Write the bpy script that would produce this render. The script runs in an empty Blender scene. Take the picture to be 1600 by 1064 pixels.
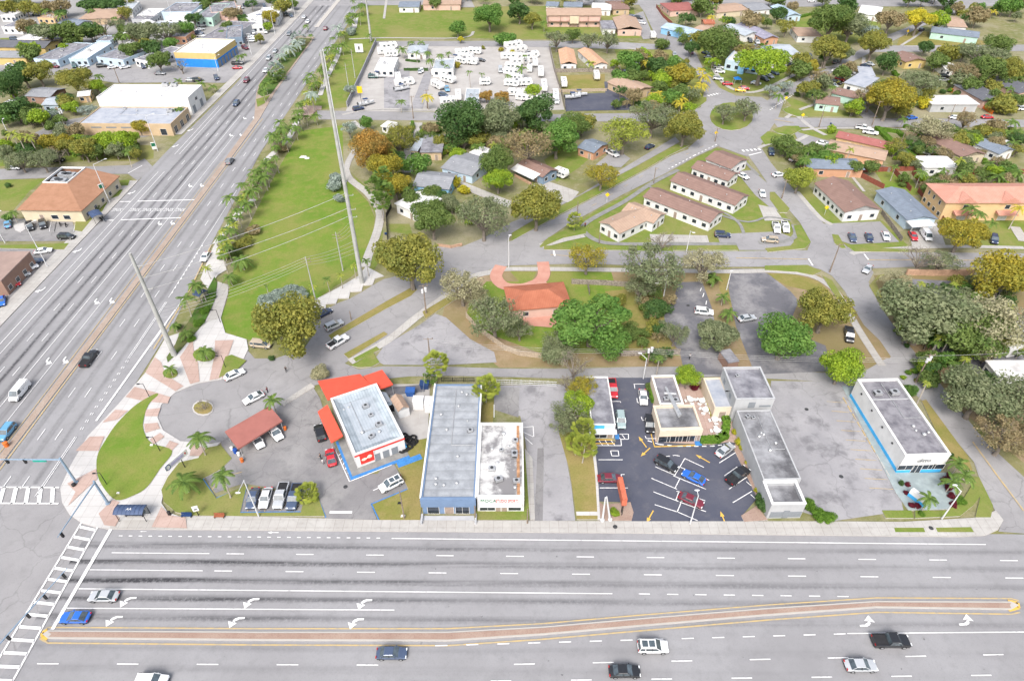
import bpy, bmesh, math, random
from mathutils import Vector, Matrix, noise as mnoise
R = math.radians
random.seed(7)
sc = bpy.context.scene
COL = sc.collection
# ------------------------------------------------------------------ camera
F, PITCH, H = 1030.0, R(40.02), 103.0
cam_d = bpy.data.cameras.new('camera')
cam = bpy.data.objects.new('camera', cam_d); COL.objects.link(cam)
cam.location = (0, 0, H); cam.rotation_euler = (math.pi/2 - PITCH, 0, 0)
cam_d.sensor_width = 36.0; cam_d.lens = 36.0*F/1600.0
cam_d.clip_start = 1.0; cam_d.clip_end = 20000.0
sc.camera = cam
# ------------------------------------------------------------------ sky and sun (bright overcast)
SUN_EL, SUN_AZ = R(50), R(195)      # azimuth measured from +Y clockwise
w = bpy.data.worlds.new('World'); sc.world = w; w.use_nodes = True
nt = w.node_tree; bg = nt.nodes['Background']
sky = nt.nodes.new('ShaderNodeTexSky'); sky.sky_type = 'NISHITA'; sky.sun_disc = False
sky.sun_elevation = SUN_EL; sky.sun_rotation = SUN_AZ; sky.air_density = 1.0; sky.dust_density = 5.0; sky.ozone_density = 1.0
hs = nt.nodes.new('ShaderNodeHueSaturation'); hs.inputs['Saturation'].default_value = 0.6
nt.links.new(sky.outputs[0], hs.inputs['Color']); nt.links.new(hs.outputs[0], bg.inputs['Color'])
bg.inputs['Strength'].default_value = 0.15
sd = bpy.data.lights.new('sun', 'SUN'); sd.energy = 1.5; sd.angle = R(22); sd.color = (1.0, 0.97, 0.93)
sun = bpy.data.objects.new('sun', sd); COL.objects.link(sun)
sdir = Vector((math.sin(SUN_AZ)*math.cos(SUN_EL), math.cos(SUN_AZ)*math.cos(SUN_EL), math.sin(SUN_EL)))
sun.rotation_euler = sdir.to_track_quat('Z', 'Y').to_euler(); sun.location = (0, 0, 300)
vs = sc.view_settings
vs.view_transform = 'Standard'; vs.look = 'None'; vs.gamma = 1.0; vs.use_curve_mapping = False
vs.exposure = 0.80
sc.cycles.max_bounces = 6; sc.cycles.diffuse_bounces = 3; sc.cycles.glossy_bounces = 2
sc.cycles.transmission_bounces = 3; sc.cycles.transparent_max_bounces = 4
sc.cycles.use_denoising = True
sc.cycles.caustics_reflective = False; sc.cycles.caustics_refractive = False
# ------------------------------------------------------------------ photograph point -> place on the ground (height z)
SP, CP = math.sin(PITCH), math.cos(PITCH)
def G(px, py, z=0.0):
    x = (px-800.0)/F; y = (py-532.0)/F
    t = (H-z)/(SP+y*CP)
    return Vector((x*t, (CP-y*SP)*t, z))
def scale_at(py, z=0.0):            # pixels per metre
    return (F*SP+(py-532.0)*CP)/(H-z)
def proj(v):
    d = Vector((v[0], v[1], v[2]-H)); zc = d.y*CP-d.z*SP; yc = -(d.y*SP+d.z*CP)
    return 800+F*d.x/zc, 532+F*yc/zc
# ------------------------------------------------------------------ materials
MATS = {}
def lin(c):
    return tuple(c) + (1.0,) if len(c) == 3 else tuple(c)
def mat(name, col, rough=0.85, var=0.12, scale=1.5, col2=None, detail=4.0, spec=0.3, metal=0.0, coords='Object', bump=0.0, sharp=None, coat=0.0):
    """noise-driven procedural material: col varied in value, optionally blended with col2 in blotches"""
    if name in MATS: return MATS[name]
    m = bpy.data.materials.new(name); m.use_nodes = True
    t = m.node_tree; b = t.nodes['Principled BSDF']
    if coords == 'World':
        g = t.nodes.new('ShaderNodeNewGeometry'); src = g.outputs['Position']
    else:
        g = t.nodes.new('ShaderNodeTexCoord'); src = g.outputs['Object']
    n = t.nodes.new('ShaderNodeTexNoise'); n.inputs['Scale'].default_value = scale; n.inputs['Detail'].default_value = detail
    n.inputs['Roughness'].default_value = 0.65
    t.links.new(src, n.inputs['Vector'])
    r = t.nodes.new('ShaderNodeValToRGB')
    c2 = col2 if col2 is not None else tuple(max(0, c*(1-2.2*var)) for c in col)
    c1 = col if col2 is not None else tuple(min(1, c*(1+1.2*var)) for c in col)
    lo, hi = sharp if sharp else (0.32, 0.68)
    r.color_ramp.elements[0].position = lo; r.color_ramp.elements[0].color = lin(c2)
    r.color_ramp.elements[1].position = hi; r.color_ramp.elements[1].color = lin(c1)
    t.links.new(n.outputs['Fac'], r.inputs['Fac'])
    t.links.new(r.outputs['Color'], b.inputs['Base Color'])
    b.inputs['Roughness'].default_value = rough; b.inputs['Metallic'].default_value = metal
    b.inputs['Specular IOR Level'].default_value = spec
    if coat: b.inputs['Coat Weight'].default_value = coat; b.inputs['Coat Roughness'].default_value = 0.08
    if bump:
        bn = t.nodes.new('ShaderNodeBump'); bn.inputs['Strength'].default_value = bump; bn.inputs['Distance'].default_value = 0.05
        t.links.new(n.outputs['Fac'], bn.inputs['Height']); t.links.new(bn.outputs[0], b.inputs['Normal'])
    MATS[name] = m; return m
def multi(name, layers, rough=0.9, spec=0.2, joints=0, cracks=0):
    """world-space layered noise: layers = [(scale, stretch_xyz, lo, hi, colour, amount)], first is base colour only"""
    if name in MATS: return MATS[name]
    m = bpy.data.materials.new(name); m.use_nodes = True
    t = m.node_tree; b = t.nodes['Principled BSDF']
    g = t.nodes.new('ShaderNodeNewGeometry')
    rgb = t.nodes.new('ShaderNodeRGB'); rgb.outputs[0].default_value = lin(layers[0]); cur = rgb.outputs[0]
    for i, (scl, st, lo, hi, c, amt) in enumerate(layers[1:]):
        mp = t.nodes.new('ShaderNodeMapping'); mp.inputs['Scale'].default_value = st; mp.inputs['Location'].default_value = (17.3*i, 9.1*i, 3.0*i)
        t.links.new(g.outputs['Position'], mp.inputs['Vector'])
        n = t.nodes.new('ShaderNodeTexNoise'); n.inputs['Scale'].default_value = scl; n.inputs['Detail'].default_value = 5.0; n.inputs['Roughness'].default_value = 0.62
        t.links.new(mp.outputs[0], n.inputs['Vector'])
        mr = t.nodes.new('ShaderNodeMapRange'); mr.inputs['From Min'].default_value = lo; mr.inputs['From Max'].default_value = hi
        mr.inputs['To Max'].default_value = amt
        t.links.new(n.outputs['Fac'], mr.inputs['Value'])
        mx = t.nodes.new('ShaderNodeMix'); mx.data_type = 'RGBA'
        t.links.new(mr.outputs[0], mx.inputs['Factor']); t.links.new(cur, mx.inputs['A']); mx.inputs['B'].default_value = lin(c)
        cur = mx.outputs['Result']
    if joints:      # sawn slab joints
        br = t.nodes.new('ShaderNodeTexBrick'); br.offset = 0.0; br.inputs['Scale'].default_value = 1.0; br.inputs['Brick Width'].default_value = joints; br.inputs['Row Height'].default_value = joints
        br.inputs['Mortar Size'].default_value = 0.028; br.inputs['Color1'].default_value = (1,1,1,1); br.inputs['Color2'].default_value = (.93,.93,.93,1); br.inputs['Mortar'].default_value = (.62,.60,.58,1)
        t.links.new(g.outputs['Position'], br.inputs['Vector']); mx = t.nodes.new('ShaderNodeMix'); mx.data_type = 'RGBA'; mx.blend_type = 'MULTIPLY'; mx.inputs['Factor'].default_value = 1.0
        t.links.new(cur, mx.inputs['A']); t.links.new(br.outputs['Color'], mx.inputs['B']); cur = mx.outputs['Result']
    if cracks:      # tarred cracks
        nz = t.nodes.new('ShaderNodeTexNoise'); nz.inputs['Scale'].default_value = .35; nz.inputs['Detail'].default_value = 4; t.links.new(g.outputs['Position'], nz.inputs['Vector'])
        ad = t.nodes.new('ShaderNodeVectorMath'); ad.operation = 'MULTIPLY_ADD'; t.links.new(nz.outputs['Color'], ad.inputs[0]); ad.inputs[1].default_value = (3,3,0); t.links.new(g.outputs['Position'], ad.inputs[2])
        vo = t.nodes.new('ShaderNodeTexVoronoi'); vo.feature = 'DISTANCE_TO_EDGE'; vo.inputs['Scale'].default_value = cracks; t.links.new(ad.outputs[0], vo.inputs['Vector'])
        mr = t.nodes.new('ShaderNodeMapRange'); mr.inputs['From Min'].default_value = .012; mr.inputs['From Max'].default_value = .0; mr.inputs['To Max'].default_value = .55; t.links.new(vo.outputs['Distance'], mr.inputs['Value'])
        n3 = t.nodes.new('ShaderNodeMath'); n3.operation = 'MULTIPLY'; t.links.new(mr.outputs[0], n3.inputs[0]); t.links.new(nz.outputs['Fac'], n3.inputs[1])
        mx = t.nodes.new('ShaderNodeMix'); mx.data_type = 'RGBA'; t.links.new(n3.outputs[0], mx.inputs['Factor']); t.links.new(cur, mx.inputs['A']); mx.inputs['B'].default_value = (.05,.05,.052,1); cur = mx.outputs['Result']
    t.links.new(cur, b.inputs['Base Color'])
    b.inputs['Roughness'].default_value = rough; b.inputs['Specular IOR Level'].default_value = spec
    MATS[name] = m; return m
def lanes_mat(name, base, axis, centres, slope=0.0, dark=(0.045, 0.045, 0.05), amt=0.75, width=0.75, limit=None):
    """asphalt with worn lanes: dark oil streaks broken by noise along each lane centre"""
    m = multi(name, base)
    t = m.node_tree; b = t.nodes['Principled BSDF']
    cur = b.inputs['Base Color'].links[0].from_socket
    g = t.nodes.new('ShaderNodeNewGeometry'); sp = t.nodes.new('ShaderNodeSeparateXYZ'); t.links.new(g.outputs['Position'], sp.inputs[0])
    def math_(op, a, bb):
        n = t.nodes.new('ShaderNodeMath'); n.operation = op
        for i, v in enumerate((a, bb)):
            if hasattr(v, 'default_value'): t.links.new(v, n.inputs[i])
            else: n.inputs[i].default_value = v
        return n.outputs[0]
    across, along = (sp.outputs['X'], sp.outputs['Y']) if axis == 'Y' else (sp.outputs['Y'], sp.outputs['X'])
    across = math_('ADD', across, math_('MULTIPLY', along, slope))
    st = (1.1, 0.035, 1) if axis == 'Y' else (0.035, 1.1, 1)
    mp = t.nodes.new('ShaderNodeMapping'); mp.inputs['Scale'].default_value = st; t.links.new(g.outputs['Position'], mp.inputs['Vector'])
    n1 = t.nodes.new('ShaderNodeTexNoise'); n1.inputs['Scale'].default_value = 1.0; n1.inputs['Detail'].default_value = 6; t.links.new(mp.outputs[0], n1.inputs['Vector'])
    n2 = t.nodes.new('ShaderNodeTexNoise'); n2.inputs['Scale'].default_value = 1.6; n2.inputs['Detail'].default_value = 6; n2.inputs['Roughness'].default_value = 0.75; t.links.new(g.outputs['Position'], n2.inputs['Vector'])
    wob = math_('MULTIPLY', math_('SUBTRACT', n2.outputs['Fac'], 0.5), 0.9)
    across = math_('ADD', across, wob)
    total = None
    for c, k in centres:
        d = math_('ABSOLUTE', math_('SUBTRACT', across, c), 0.0)
        mr = t.nodes.new('ShaderNodeMapRange'); mr.interpolation_type = 'SMOOTHSTEP'
        mr.inputs['From Min'].default_value = width; mr.inputs['From Max'].default_value = 0.05; mr.inputs['To Max'].default_value = k
        t.links.new(d, mr.inputs['Value'])
        total = mr.outputs[0] if total is None else math_('MAXIMUM', total, mr.outputs[0])
    f = math_('MULTIPLY', total, math_('ADD', -0.75, math_('MULTIPLY', n1.outputs['Fac'], 3.0)))
    n5 = t.nodes.new('ShaderNodeMath'); n5.operation = 'MULTIPLY_ADD'; n5.use_clamp = True; t.links.new(n2.outputs['Fac'], n5.inputs[0]); n5.inputs[1].default_value = 3.0; n5.inputs[2].default_value = -.55
    cl = t.nodes.new('ShaderNodeClamp'); t.links.new(f, cl.inputs['Value']); f = math_('MULTIPLY', cl.outputs[0], n5.outputs[0])
    if limit:
        mr = t.nodes.new('ShaderNodeMapRange'); mr.inputs['From Min'].default_value = limit[0]; mr.inputs['From Max'].default_value = limit[1]
        mr.inputs['To Min'].default_value = 1.0; mr.inputs['To Max'].default_value = limit[2]; t.links.new(along, mr.inputs['Value'])
        f = math_('MULTIPLY', f, mr.outputs[0])
    f = math_('MULTIPLY', f, amt)
    mx = t.nodes.new('ShaderNodeMix'); mx.data_type = 'RGBA'; t.links.new(f, mx.inputs['Factor'])
    t.links.new(cur, mx.inputs['A']); mx.inputs['B'].default_value = lin(dark)
    t.links.new(mx.outputs['Result'], b.inputs['Base Color'])
    return m
# ------------------------------------------------------------------ mesh builder
class MB:
    def __init__(s): s.v = []; s.f = []; s.m = []
    def add(s, vs, fs, mi=0):
        o = len(s.v); s.v += [tuple(v) for v in vs]; s.f += [tuple(i+o for i in f) for f in fs]; s.m += [mi]*len(fs); return s
    def box(s, x0, x1, y0, y1, z0, z1, mi=0, top=None):
        s.add([(x0,y0,z0),(x1,y0,z0),(x1,y1,z0),(x0,y1,z0),(x0,y0,z1),(x1,y0,z1),(x1,y1,z1),(x0,y1,z1)],
              [(0,3,2,1),(0,1,5,4),(1,2,6,5),(2,3,7,6),(3,0,4,7)], mi)
        o = len(s.v)-8; s.f.append((o+4,o+5,o+6,o+7)); s.m.append(mi if top is None else top); return s
    def obox(s, c, ang, sx, sy, z0, z1, mi=0):
        ca, sa = math.cos(ang), math.sin(ang)
        P = [(c[0]+ca*x-sa*y, c[1]+sa*x+ca*y) for x, y in ((-sx,-sy),(sx,-sy),(sx,sy),(-sx,sy))]
        return s.prism(P, z0, z1, mi)
    def prism(s, P, z0, z1, mi=0, top=None, cap=True):
        n = len(P); a = sum(P[i][0]*P[(i+1)%n][1]-P[(i+1)%n][0]*P[i][1] for i in range(n))
        if a < 0: P = P[::-1]
        s.add([(p[0],p[1],z0) for p in P]+[(p[0],p[1],z1) for p in P], [(i,(i+1)%n,n+(i+1)%n,n+i) for i in range(n)], mi)
        if cap:
            o = len(s.v)-2*n; s.f.append(tuple(o+n+i for i in range(n))); s.m.append(mi if top is None else top)
        return s
    def tube(s, p0, p1, r0, r1=None, n=6, mi=0, caps=True):
        r1 = r0 if r1 is None else r1
        p0, p1 = Vector(p0), Vector(p1); d = (p1-p0)
        if d.length < 1e-6: return s
        d.normalize(); a = d.orthogonal().normalized(); b = d.cross(a)
        vs = []
        for p, r in ((p0, r0), (p1, r1)):
            for i in range(n):
                t = 2*math.pi*i/n; vs.append(p+a*(r*math.cos(t))+b*(r*math.sin(t)))
        fs = [(i,(i+1)%n,n+(i+1)%n,n+i) for i in range(n)]
        if caps: fs += [tuple(range(n-1,-1,-1)), tuple(range(n,2*n))]
        return s.add(vs, fs, mi)
    def path(s, pts, rads, n=6, mi=0):
        for i in range(len(pts)-1): s.tube(pts[i], pts[i+1], rads[i], rads[i+1], n, mi, caps=(i in (0, len(pts)-2)))
        return s
    def ball(s, c, rx, ry, rz, n=8, mi=0):
        vs = [(c[0],c[1],c[2]+rz)]; rows = n//2
        for j in range(1, rows):
            ph = math.pi*j/rows
            for i in range(n):
                t = 2*math.pi*i/n; vs.append((c[0]+rx*math.sin(ph)*math.cos(t), c[1]+ry*math.sin(ph)*math.sin(t), c[2]+rz*math.cos(ph)))
        vs.append((c[0],c[1],c[2]-rz)); L = len(vs)-1; fs = []
        for i in range(n): fs.append((0,1+i,1+(i+1)%n))
        for j in range(rows-2):
            for i in range(n):
                a = 1+j*n+i; b = 1+j*n+(i+1)%n; fs.append((a,a+n,b+n,b))
        for i in range(n): fs.append((L,1+(rows-2)*n+(i+1)%n,1+(rows-2)*n+i))
        return s.add(vs, fs, mi)
    def mesh(s, name, mats, smooth=False):
        me = bpy.data.meshes.new(name); me.from_pydata(s.v, [], s.f)
        for m in mats: me.materials.append(m)
        if len(mats) > 1: me.polygons.foreach_set('material_index', s.m)
        if smooth: me.polygons.foreach_set('use_smooth', [True]*len(me.polygons))
        me.update(); return me
def link(name, me, parent=None, loc=(0,0,0), rot=0.0, scale=None):
    o = bpy.data.objects.new(name, me); COL.objects.link(o)
    o.location = loc; o.rotation_euler = (0,0,rot) if not isinstance(rot, (tuple, list)) else rot
    if scale is not None: o.scale = scale if isinstance(scale, (tuple, list)) else (scale,)*3
    if parent is not None: o.parent = parent
    return o
def empty(name, loc=(0,0,0), rot=0.0):
    o = bpy.data.objects.new(name, None); COL.objects.link(o); o.location = loc; o.rotation_euler = (0,0,rot); o.empty_display_size = 0.5; return o
# ------------------------------------------------------------------ labels: base phrase + place, made unique at the end
ZONES = []      # (px polygon, phrase)
LABELLED = []
def in_poly(x, y, P):
    c = False; j = len(P)-1
    for i in range(len(P)):
        if (P[i][1] > y) != (P[j][1] > y) and x < (P[j][0]-P[i][0])*(y-P[i][1])/(P[j][1]-P[i][1])+P[i][0]: c = not c
        j = i
    return c
def zone_of(px, py):
    for P, ph in ZONES:
        if in_poly(px, py, P): return ph
    return 'in the far neighbourhood'
def tag(o, desc, cat, group=None, px=None, fixed=False):
    """fixed: desc is the finished label; otherwise the place phrase and, if needed, an ordinal are added at the end"""
    o['category'] = cat
    if group: o['group'] = group
    LABELLED.append([o, desc, px, fixed]); return o
ORD = ['', 'second', 'third', 'fourth', 'fifth', 'sixth', 'seventh', 'eighth', 'ninth', 'tenth', 'eleventh', 'twelfth', 'thirteenth', 'fourteenth', 'fifteenth', 'sixteenth', 'seventeenth', 'eighteenth', 'nineteenth', 'twentieth', 'twenty-first', 'twenty-second', 'twenty-third', 'twenty-fourth']
def finish_labels():
    groups = {}
    for o, d, px, fixed in LABELLED:
        if px is None:
            mw = o.matrix_world if False else None
            px = proj(o.location)
        lab = d if fixed else d + ' ' + zone_of(px[0], px[1])
        groups.setdefault(lab, []).append((px, o))
    for lab, L in groups.items():
        if len(L) == 1: L[0][1]['label'] = lab; continue
        xs = [p[0] for p, _ in L]; ys = [p[1] for p, _ in L]
        if (max(ys)-min(ys))*1.6 > max(xs)-min(xs):
            L.sort(key=lambda q: -q[0][1]); first, last, fr = 'nearest', 'farthest', 'nearest'
        else:
            L.sort(key=lambda q: q[0][0]); first, last, fr = 'leftmost', 'rightmost', 'from left'
        for i, (p, o) in enumerate(L):
            if i == 0: s = first
            elif i == len(L)-1: s = last
            else: s = (ORD[i] + ' ' + fr) if i < len(ORD) else 'number %d %s' % (i+1, fr)
            o['label'] = lab + ', ' + s
def structure(o):
    o['kind'] = 'structure'; return o
def stuff(o):
    o['kind'] = 'stuff'; return o
# ------------------------------------------------------------------ ground sheets
def smooth_closed(P, k=4):
    out = []; n = len(P)
    for i in range(n):
        p0, p1, p2, p3 = P[i-1], P[i], P[(i+1)%n], P[(i+2)%n]
        for j in range(k):
            t = j/k
            out.append(tuple(0.5*((2*p1[a])+(-p0[a]+p2[a])*t+(2*p0[a]-5*p1[a]+4*p2[a]-p3[a])*t*t+(-p0[a]+3*p1[a]-3*p2[a]+p3[a])*t**3) for a in (0,1)))
    return out
def smooth_open(P, k=4):
    P = [P[0]]+list(P)+[P[-1]]; out = []
    for i in range(1, len(P)-2):
        p0, p1, p2, p3 = P[i-1], P[i], P[i+1], P[i+2]
        for j in range(k):
            t = j/k
            out.append(tuple(0.5*((2*p1[a])+(-p0[a]+p2[a])*t+(2*p0[a]-5*p1[a]+4*p2[a]-p3[a])*t*t+(-p0[a]+3*p1[a]-3*p2[a]+p3[a])*t**3) for a in (0,1)))
    out.append(tuple(P[-1])); return out
def area(name, P, z, m, px=True, smooth=False, side=None, base=0.0):
    """flat sheet (or slab with kerb sides when side material given) from photograph outline"""
    if smooth: P = smooth_closed(P)
    if px: W = [G(p[0], p[1], z) for p in P]
    else: W = [Vector((p[0], p[1], z)) for p in P]
    bm = bmesh.new(); vs = [bm.verts.new(v) for v in W]
    try: f = bm.faces.new(vs)
    except ValueError: bm.free(); return None
    bm.normal_update()
    if f.normal.z < 0: f.normal_flip()
    loop = list(f.verts)
    bmesh.ops.triangulate(bm, faces=[f])
    if side:
        n = len(loop); low = [bm.verts.new((v.co.x, v.co.y, base)) for v in loop]
        for i in range(n):
            q = bm.faces.new((low[i], low[(i+1)%n], loop[(i+1)%n], loop[i])); q.material_index = 1
    me = bpy.data.meshes.new(name); bm.to_mesh(me); bm.free()
    me.materials.append(m)
    if side: me.materials.append(side)
    return structure(link(name, me))
def ribbon_pts(P, wd, px=True, smooth=True):
    if smooth: P = smooth_open(P, 4)
    W = [G(p[0], p[1]) for p in P] if px else [Vector((p[0], p[1], 0)) for p in P]
    L, Rr = [], []
    for i, p in enumerate(W):
        d = (W[min(i+1, len(W)-1)]-W[max(i-1, 0)]); d.z = 0; d.normalize(); n = Vector((-d.y, d.x, 0))
        L.append(p+n*wd/2); Rr.append(p-n*wd/2)
    return L, Rr
def ribbon(name, P, wd, z, m, px=True, smooth=True, side=None):
    L, Rr = ribbon_pts(P, wd, px, smooth)
    b = MB(); n = len(L)
    b.add([(v.x, v.y, z) for v in L]+[(v.x, v.y, z) for v in Rr], [(i, n+i, n+i+1, i+1) for i in range(n-1)])
    if side:
        b.add([(v.x, v.y, z) for v in L]+[(v.x, v.y, 0) for v in L], [(i, i+1, n+i+1, n+i) for i in range(n-1)], 1)
        b.add([(v.x, v.y, z) for v in Rr]+[(v.x, v.y, 0) for v in Rr], [(i, n+i, n+i+1, i+1) for i in range(n-1)], 1)
    return structure(link(name, b.mesh(name, [m]+([side] if side else []))))
# ================================================================== ground, roads, pavements, markings
ASPH = [(0.250,0.248,0.256), (0.05,(1,1,1),0.40,0.65,(0.30,0.30,0.31),0.7), (0.6,(1,1,1),0.5,0.75,(0.17,0.17,0.175),0.35), (6.0,(1,1,1),0.5,0.8,(0.13,0.13,0.135),0.35), (1.1,(1,1,1),0.69,0.73,(0.07,0.07,0.075),0.75), (0.02,(1,1,1),0.52,0.60,(0.215,0.213,0.22),0.6)]
M_AVE = lanes_mat('avenue_asphalt', ASPH, 'Y', [(-119.4,0.9),(-115.7,1.0),(-112.4,0.9),(-108.9,0.45),(-105.2,0.35),(-125.2,0.25),(-99.4,0.45),(-95.8,0.5),(-92.0,0.45)], width=1.0, amt=0.9)
M_BLVD = lanes_mat('boulevard_asphalt', ASPH, 'X', [(65.6,0.8),(62.3,1.0),(58.9,1.0),(55.7,0.75),(52.4,0.7),(47.6,0.25),(44.4,0.2)], slope=0.0098, width=0.95, amt=1.0, limit=(-60,50,0.4))
M_ASPH = multi('street_asphalt', [(0.25,0.245,0.25), (0.04,(1,1,1),0.42,0.62,(0.31,0.305,0.31),0.8), (0.35,(1,1,1),0.5,0.75,(0.19,0.185,0.19),0.5), (5.0,(1,1,1),0.5,0.8,(0.14,0.14,0.145),0.35)], cracks=.12)
M_LOT = multi('worn_lot_asphalt', [(0.20,0.195,0.20), (0.06,(1,1,1),0.42,0.62,(0.29,0.285,0.28),0.8), (0.3,(1,1,1),0.52,0.7,(0.13,0.13,0.135),0.6), (4.0,(1,1,1),0.5,0.8,(0.11,0.11,0.115),0.4)], cracks=.12)
M_LOTP = multi('pale_lot_asphalt', [(0.255,0.252,0.265), (0.08,(1,1,1),0.42,0.6,(0.325,0.32,0.33),0.8), (0.25,(1,1,1),0.52,0.68,(0.15,0.148,0.158),0.8), (3.0,(1,1,1),0.5,0.8,(0.2,0.19,0.2),0.4)], cracks=.12)
M_LOTD = multi('fresh_sealed_asphalt', [(0.070,0.076,0.104), (0.08,(1,1,1),0.42,0.65,(0.105,0.108,0.132),0.8), (0.5,(1,1,1),0.55,0.75,(0.14,0.135,0.145),0.5), (4.0,(1,1,1),0.55,0.8,(0.050,0.053,0.07),0.5)], rough=0.75)
M_LOTM = multi('patchy_dark_lot', [(0.13,0.13,0.145), (0.12,(1,1,1),0.45,0.6,(0.26,0.255,0.26),0.8), (0.8,(1,1,1),0.52,0.75,(0.09,0.09,0.1),0.6), (4.0,(1,1,1),0.5,0.8,(0.08,0.08,0.09),0.4)])
M_CONC = multi('pavement_concrete', [(0.38,0.365,0.345), (0.15,(1,1,1),0.4,0.65,(0.45,0.44,0.42),0.8), (1.2,(1,1,1),0.5,0.75,(0.29,0.28,0.26),0.6), (6.0,(1,1,1),0.5,0.8,(0.32,0.31,0.29),0.35)], joints=1.7)
M_PLAZA = multi('plaza_concrete', [(0.47,0.46,0.45), (0.2,(1,1,1),0.4,0.65,(0.52,0.51,0.50),0.8), (1.5,(1,1,1),0.5,0.75,(0.38,0.37,0.36),0.4)], joints=2.4)
M_PINK = multi('pink_paving', [(0.40,0.29,0.25), (0.2,(1,1,1),0.4,0.65,(0.46,0.35,0.31),0.8), (2.5,(1,1,1),0.5,0.75,(0.33,0.24,0.20),0.6)], joints=2.4)
M_KERB = multi('kerb_concrete', [(0.42,0.40,0.37), (0.8,(1,1,1),0.45,0.7,(0.38,0.36,0.34),0.6)])
M_BRICK = multi('brick_paving', [(0.29,0.205,0.165), (0.25,(1,1,1),0.4,0.65,(0.35,0.27,0.22),0.8), (5.0,(1,1,1),0.48,0.7,(0.22,0.135,0.11),0.7)])
M_MEDN = multi('pale_brick_median', [(0.31,0.245,0.20), (0.25,(1,1,1),0.4,0.65,(0.37,0.31,0.265),0.8), (3.0,(1,1,1),0.48,0.7,(0.24,0.17,0.13),0.7)])
M_RED = multi('red_driveway_paint', [(0.44,0.22,0.17), (0.4,(1,1,1),0.4,0.65,(0.50,0.29,0.23),0.8), (4.0,(1,1,1),0.5,0.8,(0.34,0.17,0.13),0.5)])
M_DARKWALK = multi('dark_pavement', [(0.20,0.20,0.195), (0.7,(1,1,1),0.45,0.65,(0.27,0.27,0.26),0.8)])
M_SLATE = multi('green_grey_terrace', [(0.25,0.295,0.305), (0.5,(1,1,1),0.45,0.65,(0.33,0.39,0.40),0.8), (2.0,(1,1,1),0.5,0.8,(0.21,0.26,0.28),0.5)])
def grass_m(name, a, b_, c, d): return multi(name, [a, (0.09,(1,1,1),0.38,0.62,b_,0.9), (0.035,(1,1,1),0.45,0.64,c,0.8), (0.4,(1,1,1),0.46,0.7,c,0.7), (3.5,(1,1,1),0.45,0.8,d,0.55)], rough=0.95, spec=0.1)
M_LAWN = grass_m('lawn_grass', (0.130,0.190,0.034), (0.165,0.205,0.048), (0.235,0.215,0.085), (0.078,0.118,0.020))
M_PARK = grass_m('park_grass', (0.112,0.195,0.026), (0.150,0.215,0.036), (0.225,0.215,0.070), (0.072,0.125,0.015))
M_DRY = grass_m('dry_grass', (0.215,0.190,0.060), (0.170,0.185,0.045), (0.290,0.225,0.100), (0.110,0.105,0.030))
M_YARD = grass_m('yard_ground', (0.150,0.165,0.060), (0.215,0.200,0.095), (0.300,0.270,0.190), (0.080,0.095,0.030))
M_LEAF = grass_m('leaf_litter', (0.260,0.185,0.110), (0.310,0.240,0.160), (0.190,0.165,0.075), (0.180,0.125,0.065))
M_SAND = multi('pale_gravel', [(0.35,0.335,0.32), (0.12,(1,1,1),0.42,0.62,(0.42,0.405,0.39),0.8), (0.6,(1,1,1),0.5,0.75,(0.32,0.30,0.28),0.6), (5.0,(1,1,1),0.5,0.8,(0.33,0.31,0.28),0.4)])
M_URBAN = multi('town_ground', [(0.26,0.255,0.25), (0.06,(1,1,1),0.42,0.6,(0.33,0.325,0.32),0.8), (0.3,(1,1,1),0.5,0.72,(0.25,0.245,0.24),0.7)])
M_WHITE = mat('road_white', (0.74,0.74,0.74), col2=(0.40,0.40,0.41), scale=1.6, detail=8, sharp=(0.30,0.46), coords='World')
M_YELLOW = mat('road_yellow', (0.60,0.38,0.08), col2=(0.40,0.30,0.14), scale=1.6, detail=8, sharp=(0.30,0.46), coords='World')
M_FADED = mat('faded_yellow', (0.47,0.35,0.17), col2=(0.33,0.29,0.22), scale=1.2, detail=8, sharp=(0.34,0.56), coords='World')
M_BLUEPAINT = mat('blue_paint', (0.05,0.20,0.48), var=0.1, scale=2.0, coords='World')
M_PATCHD = mat('fresh_patch', (0.06,0.06,0.065), var=0.15, scale=2.0, coords='World')

# base ground
b = MB(); b.add([(-6000,-300,0),(6000,-300,0),(6000,9000,0),(-6000,9000,0)], [(0,1,2,3)])
structure(link('ground', b.mesh('ground', [M_YARD])))
ZC = {'l': 0.012, 'r': 0.080, 's': 0.22, 't': 0.31}
def Z(k):
    ZC[k] += {'l': 0.0012, 'r': 0.0012, 's': 0.0008, 't': 0.002}[k]
    return ZC[k]
def lawn(P, m=None, px=True, smooth=False): return area('lawn', P, Z('l'), m or M_LAWN, px, smooth)
def road(P, m=None, px=True, smooth=False, name='road'): return area(name, P, Z('r'), m or M_ASPH, px, smooth)
def lot(P, m, smooth=False, name='parking_lot'): return area(name, P, Z('r'), m, True, smooth)
def slab(name, P, m, smooth=False, side=None, px=True): return area(name, P, Z('s'), m, px, smooth, side or M_KERB)
def top(name, P, m, smooth=False): return area(name, P, Z('t'), m, True, smooth)
def walk(P, wd, m=None, name='path'): return ribbon(name, P, wd, Z('r'), m or M_CONC)

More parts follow.
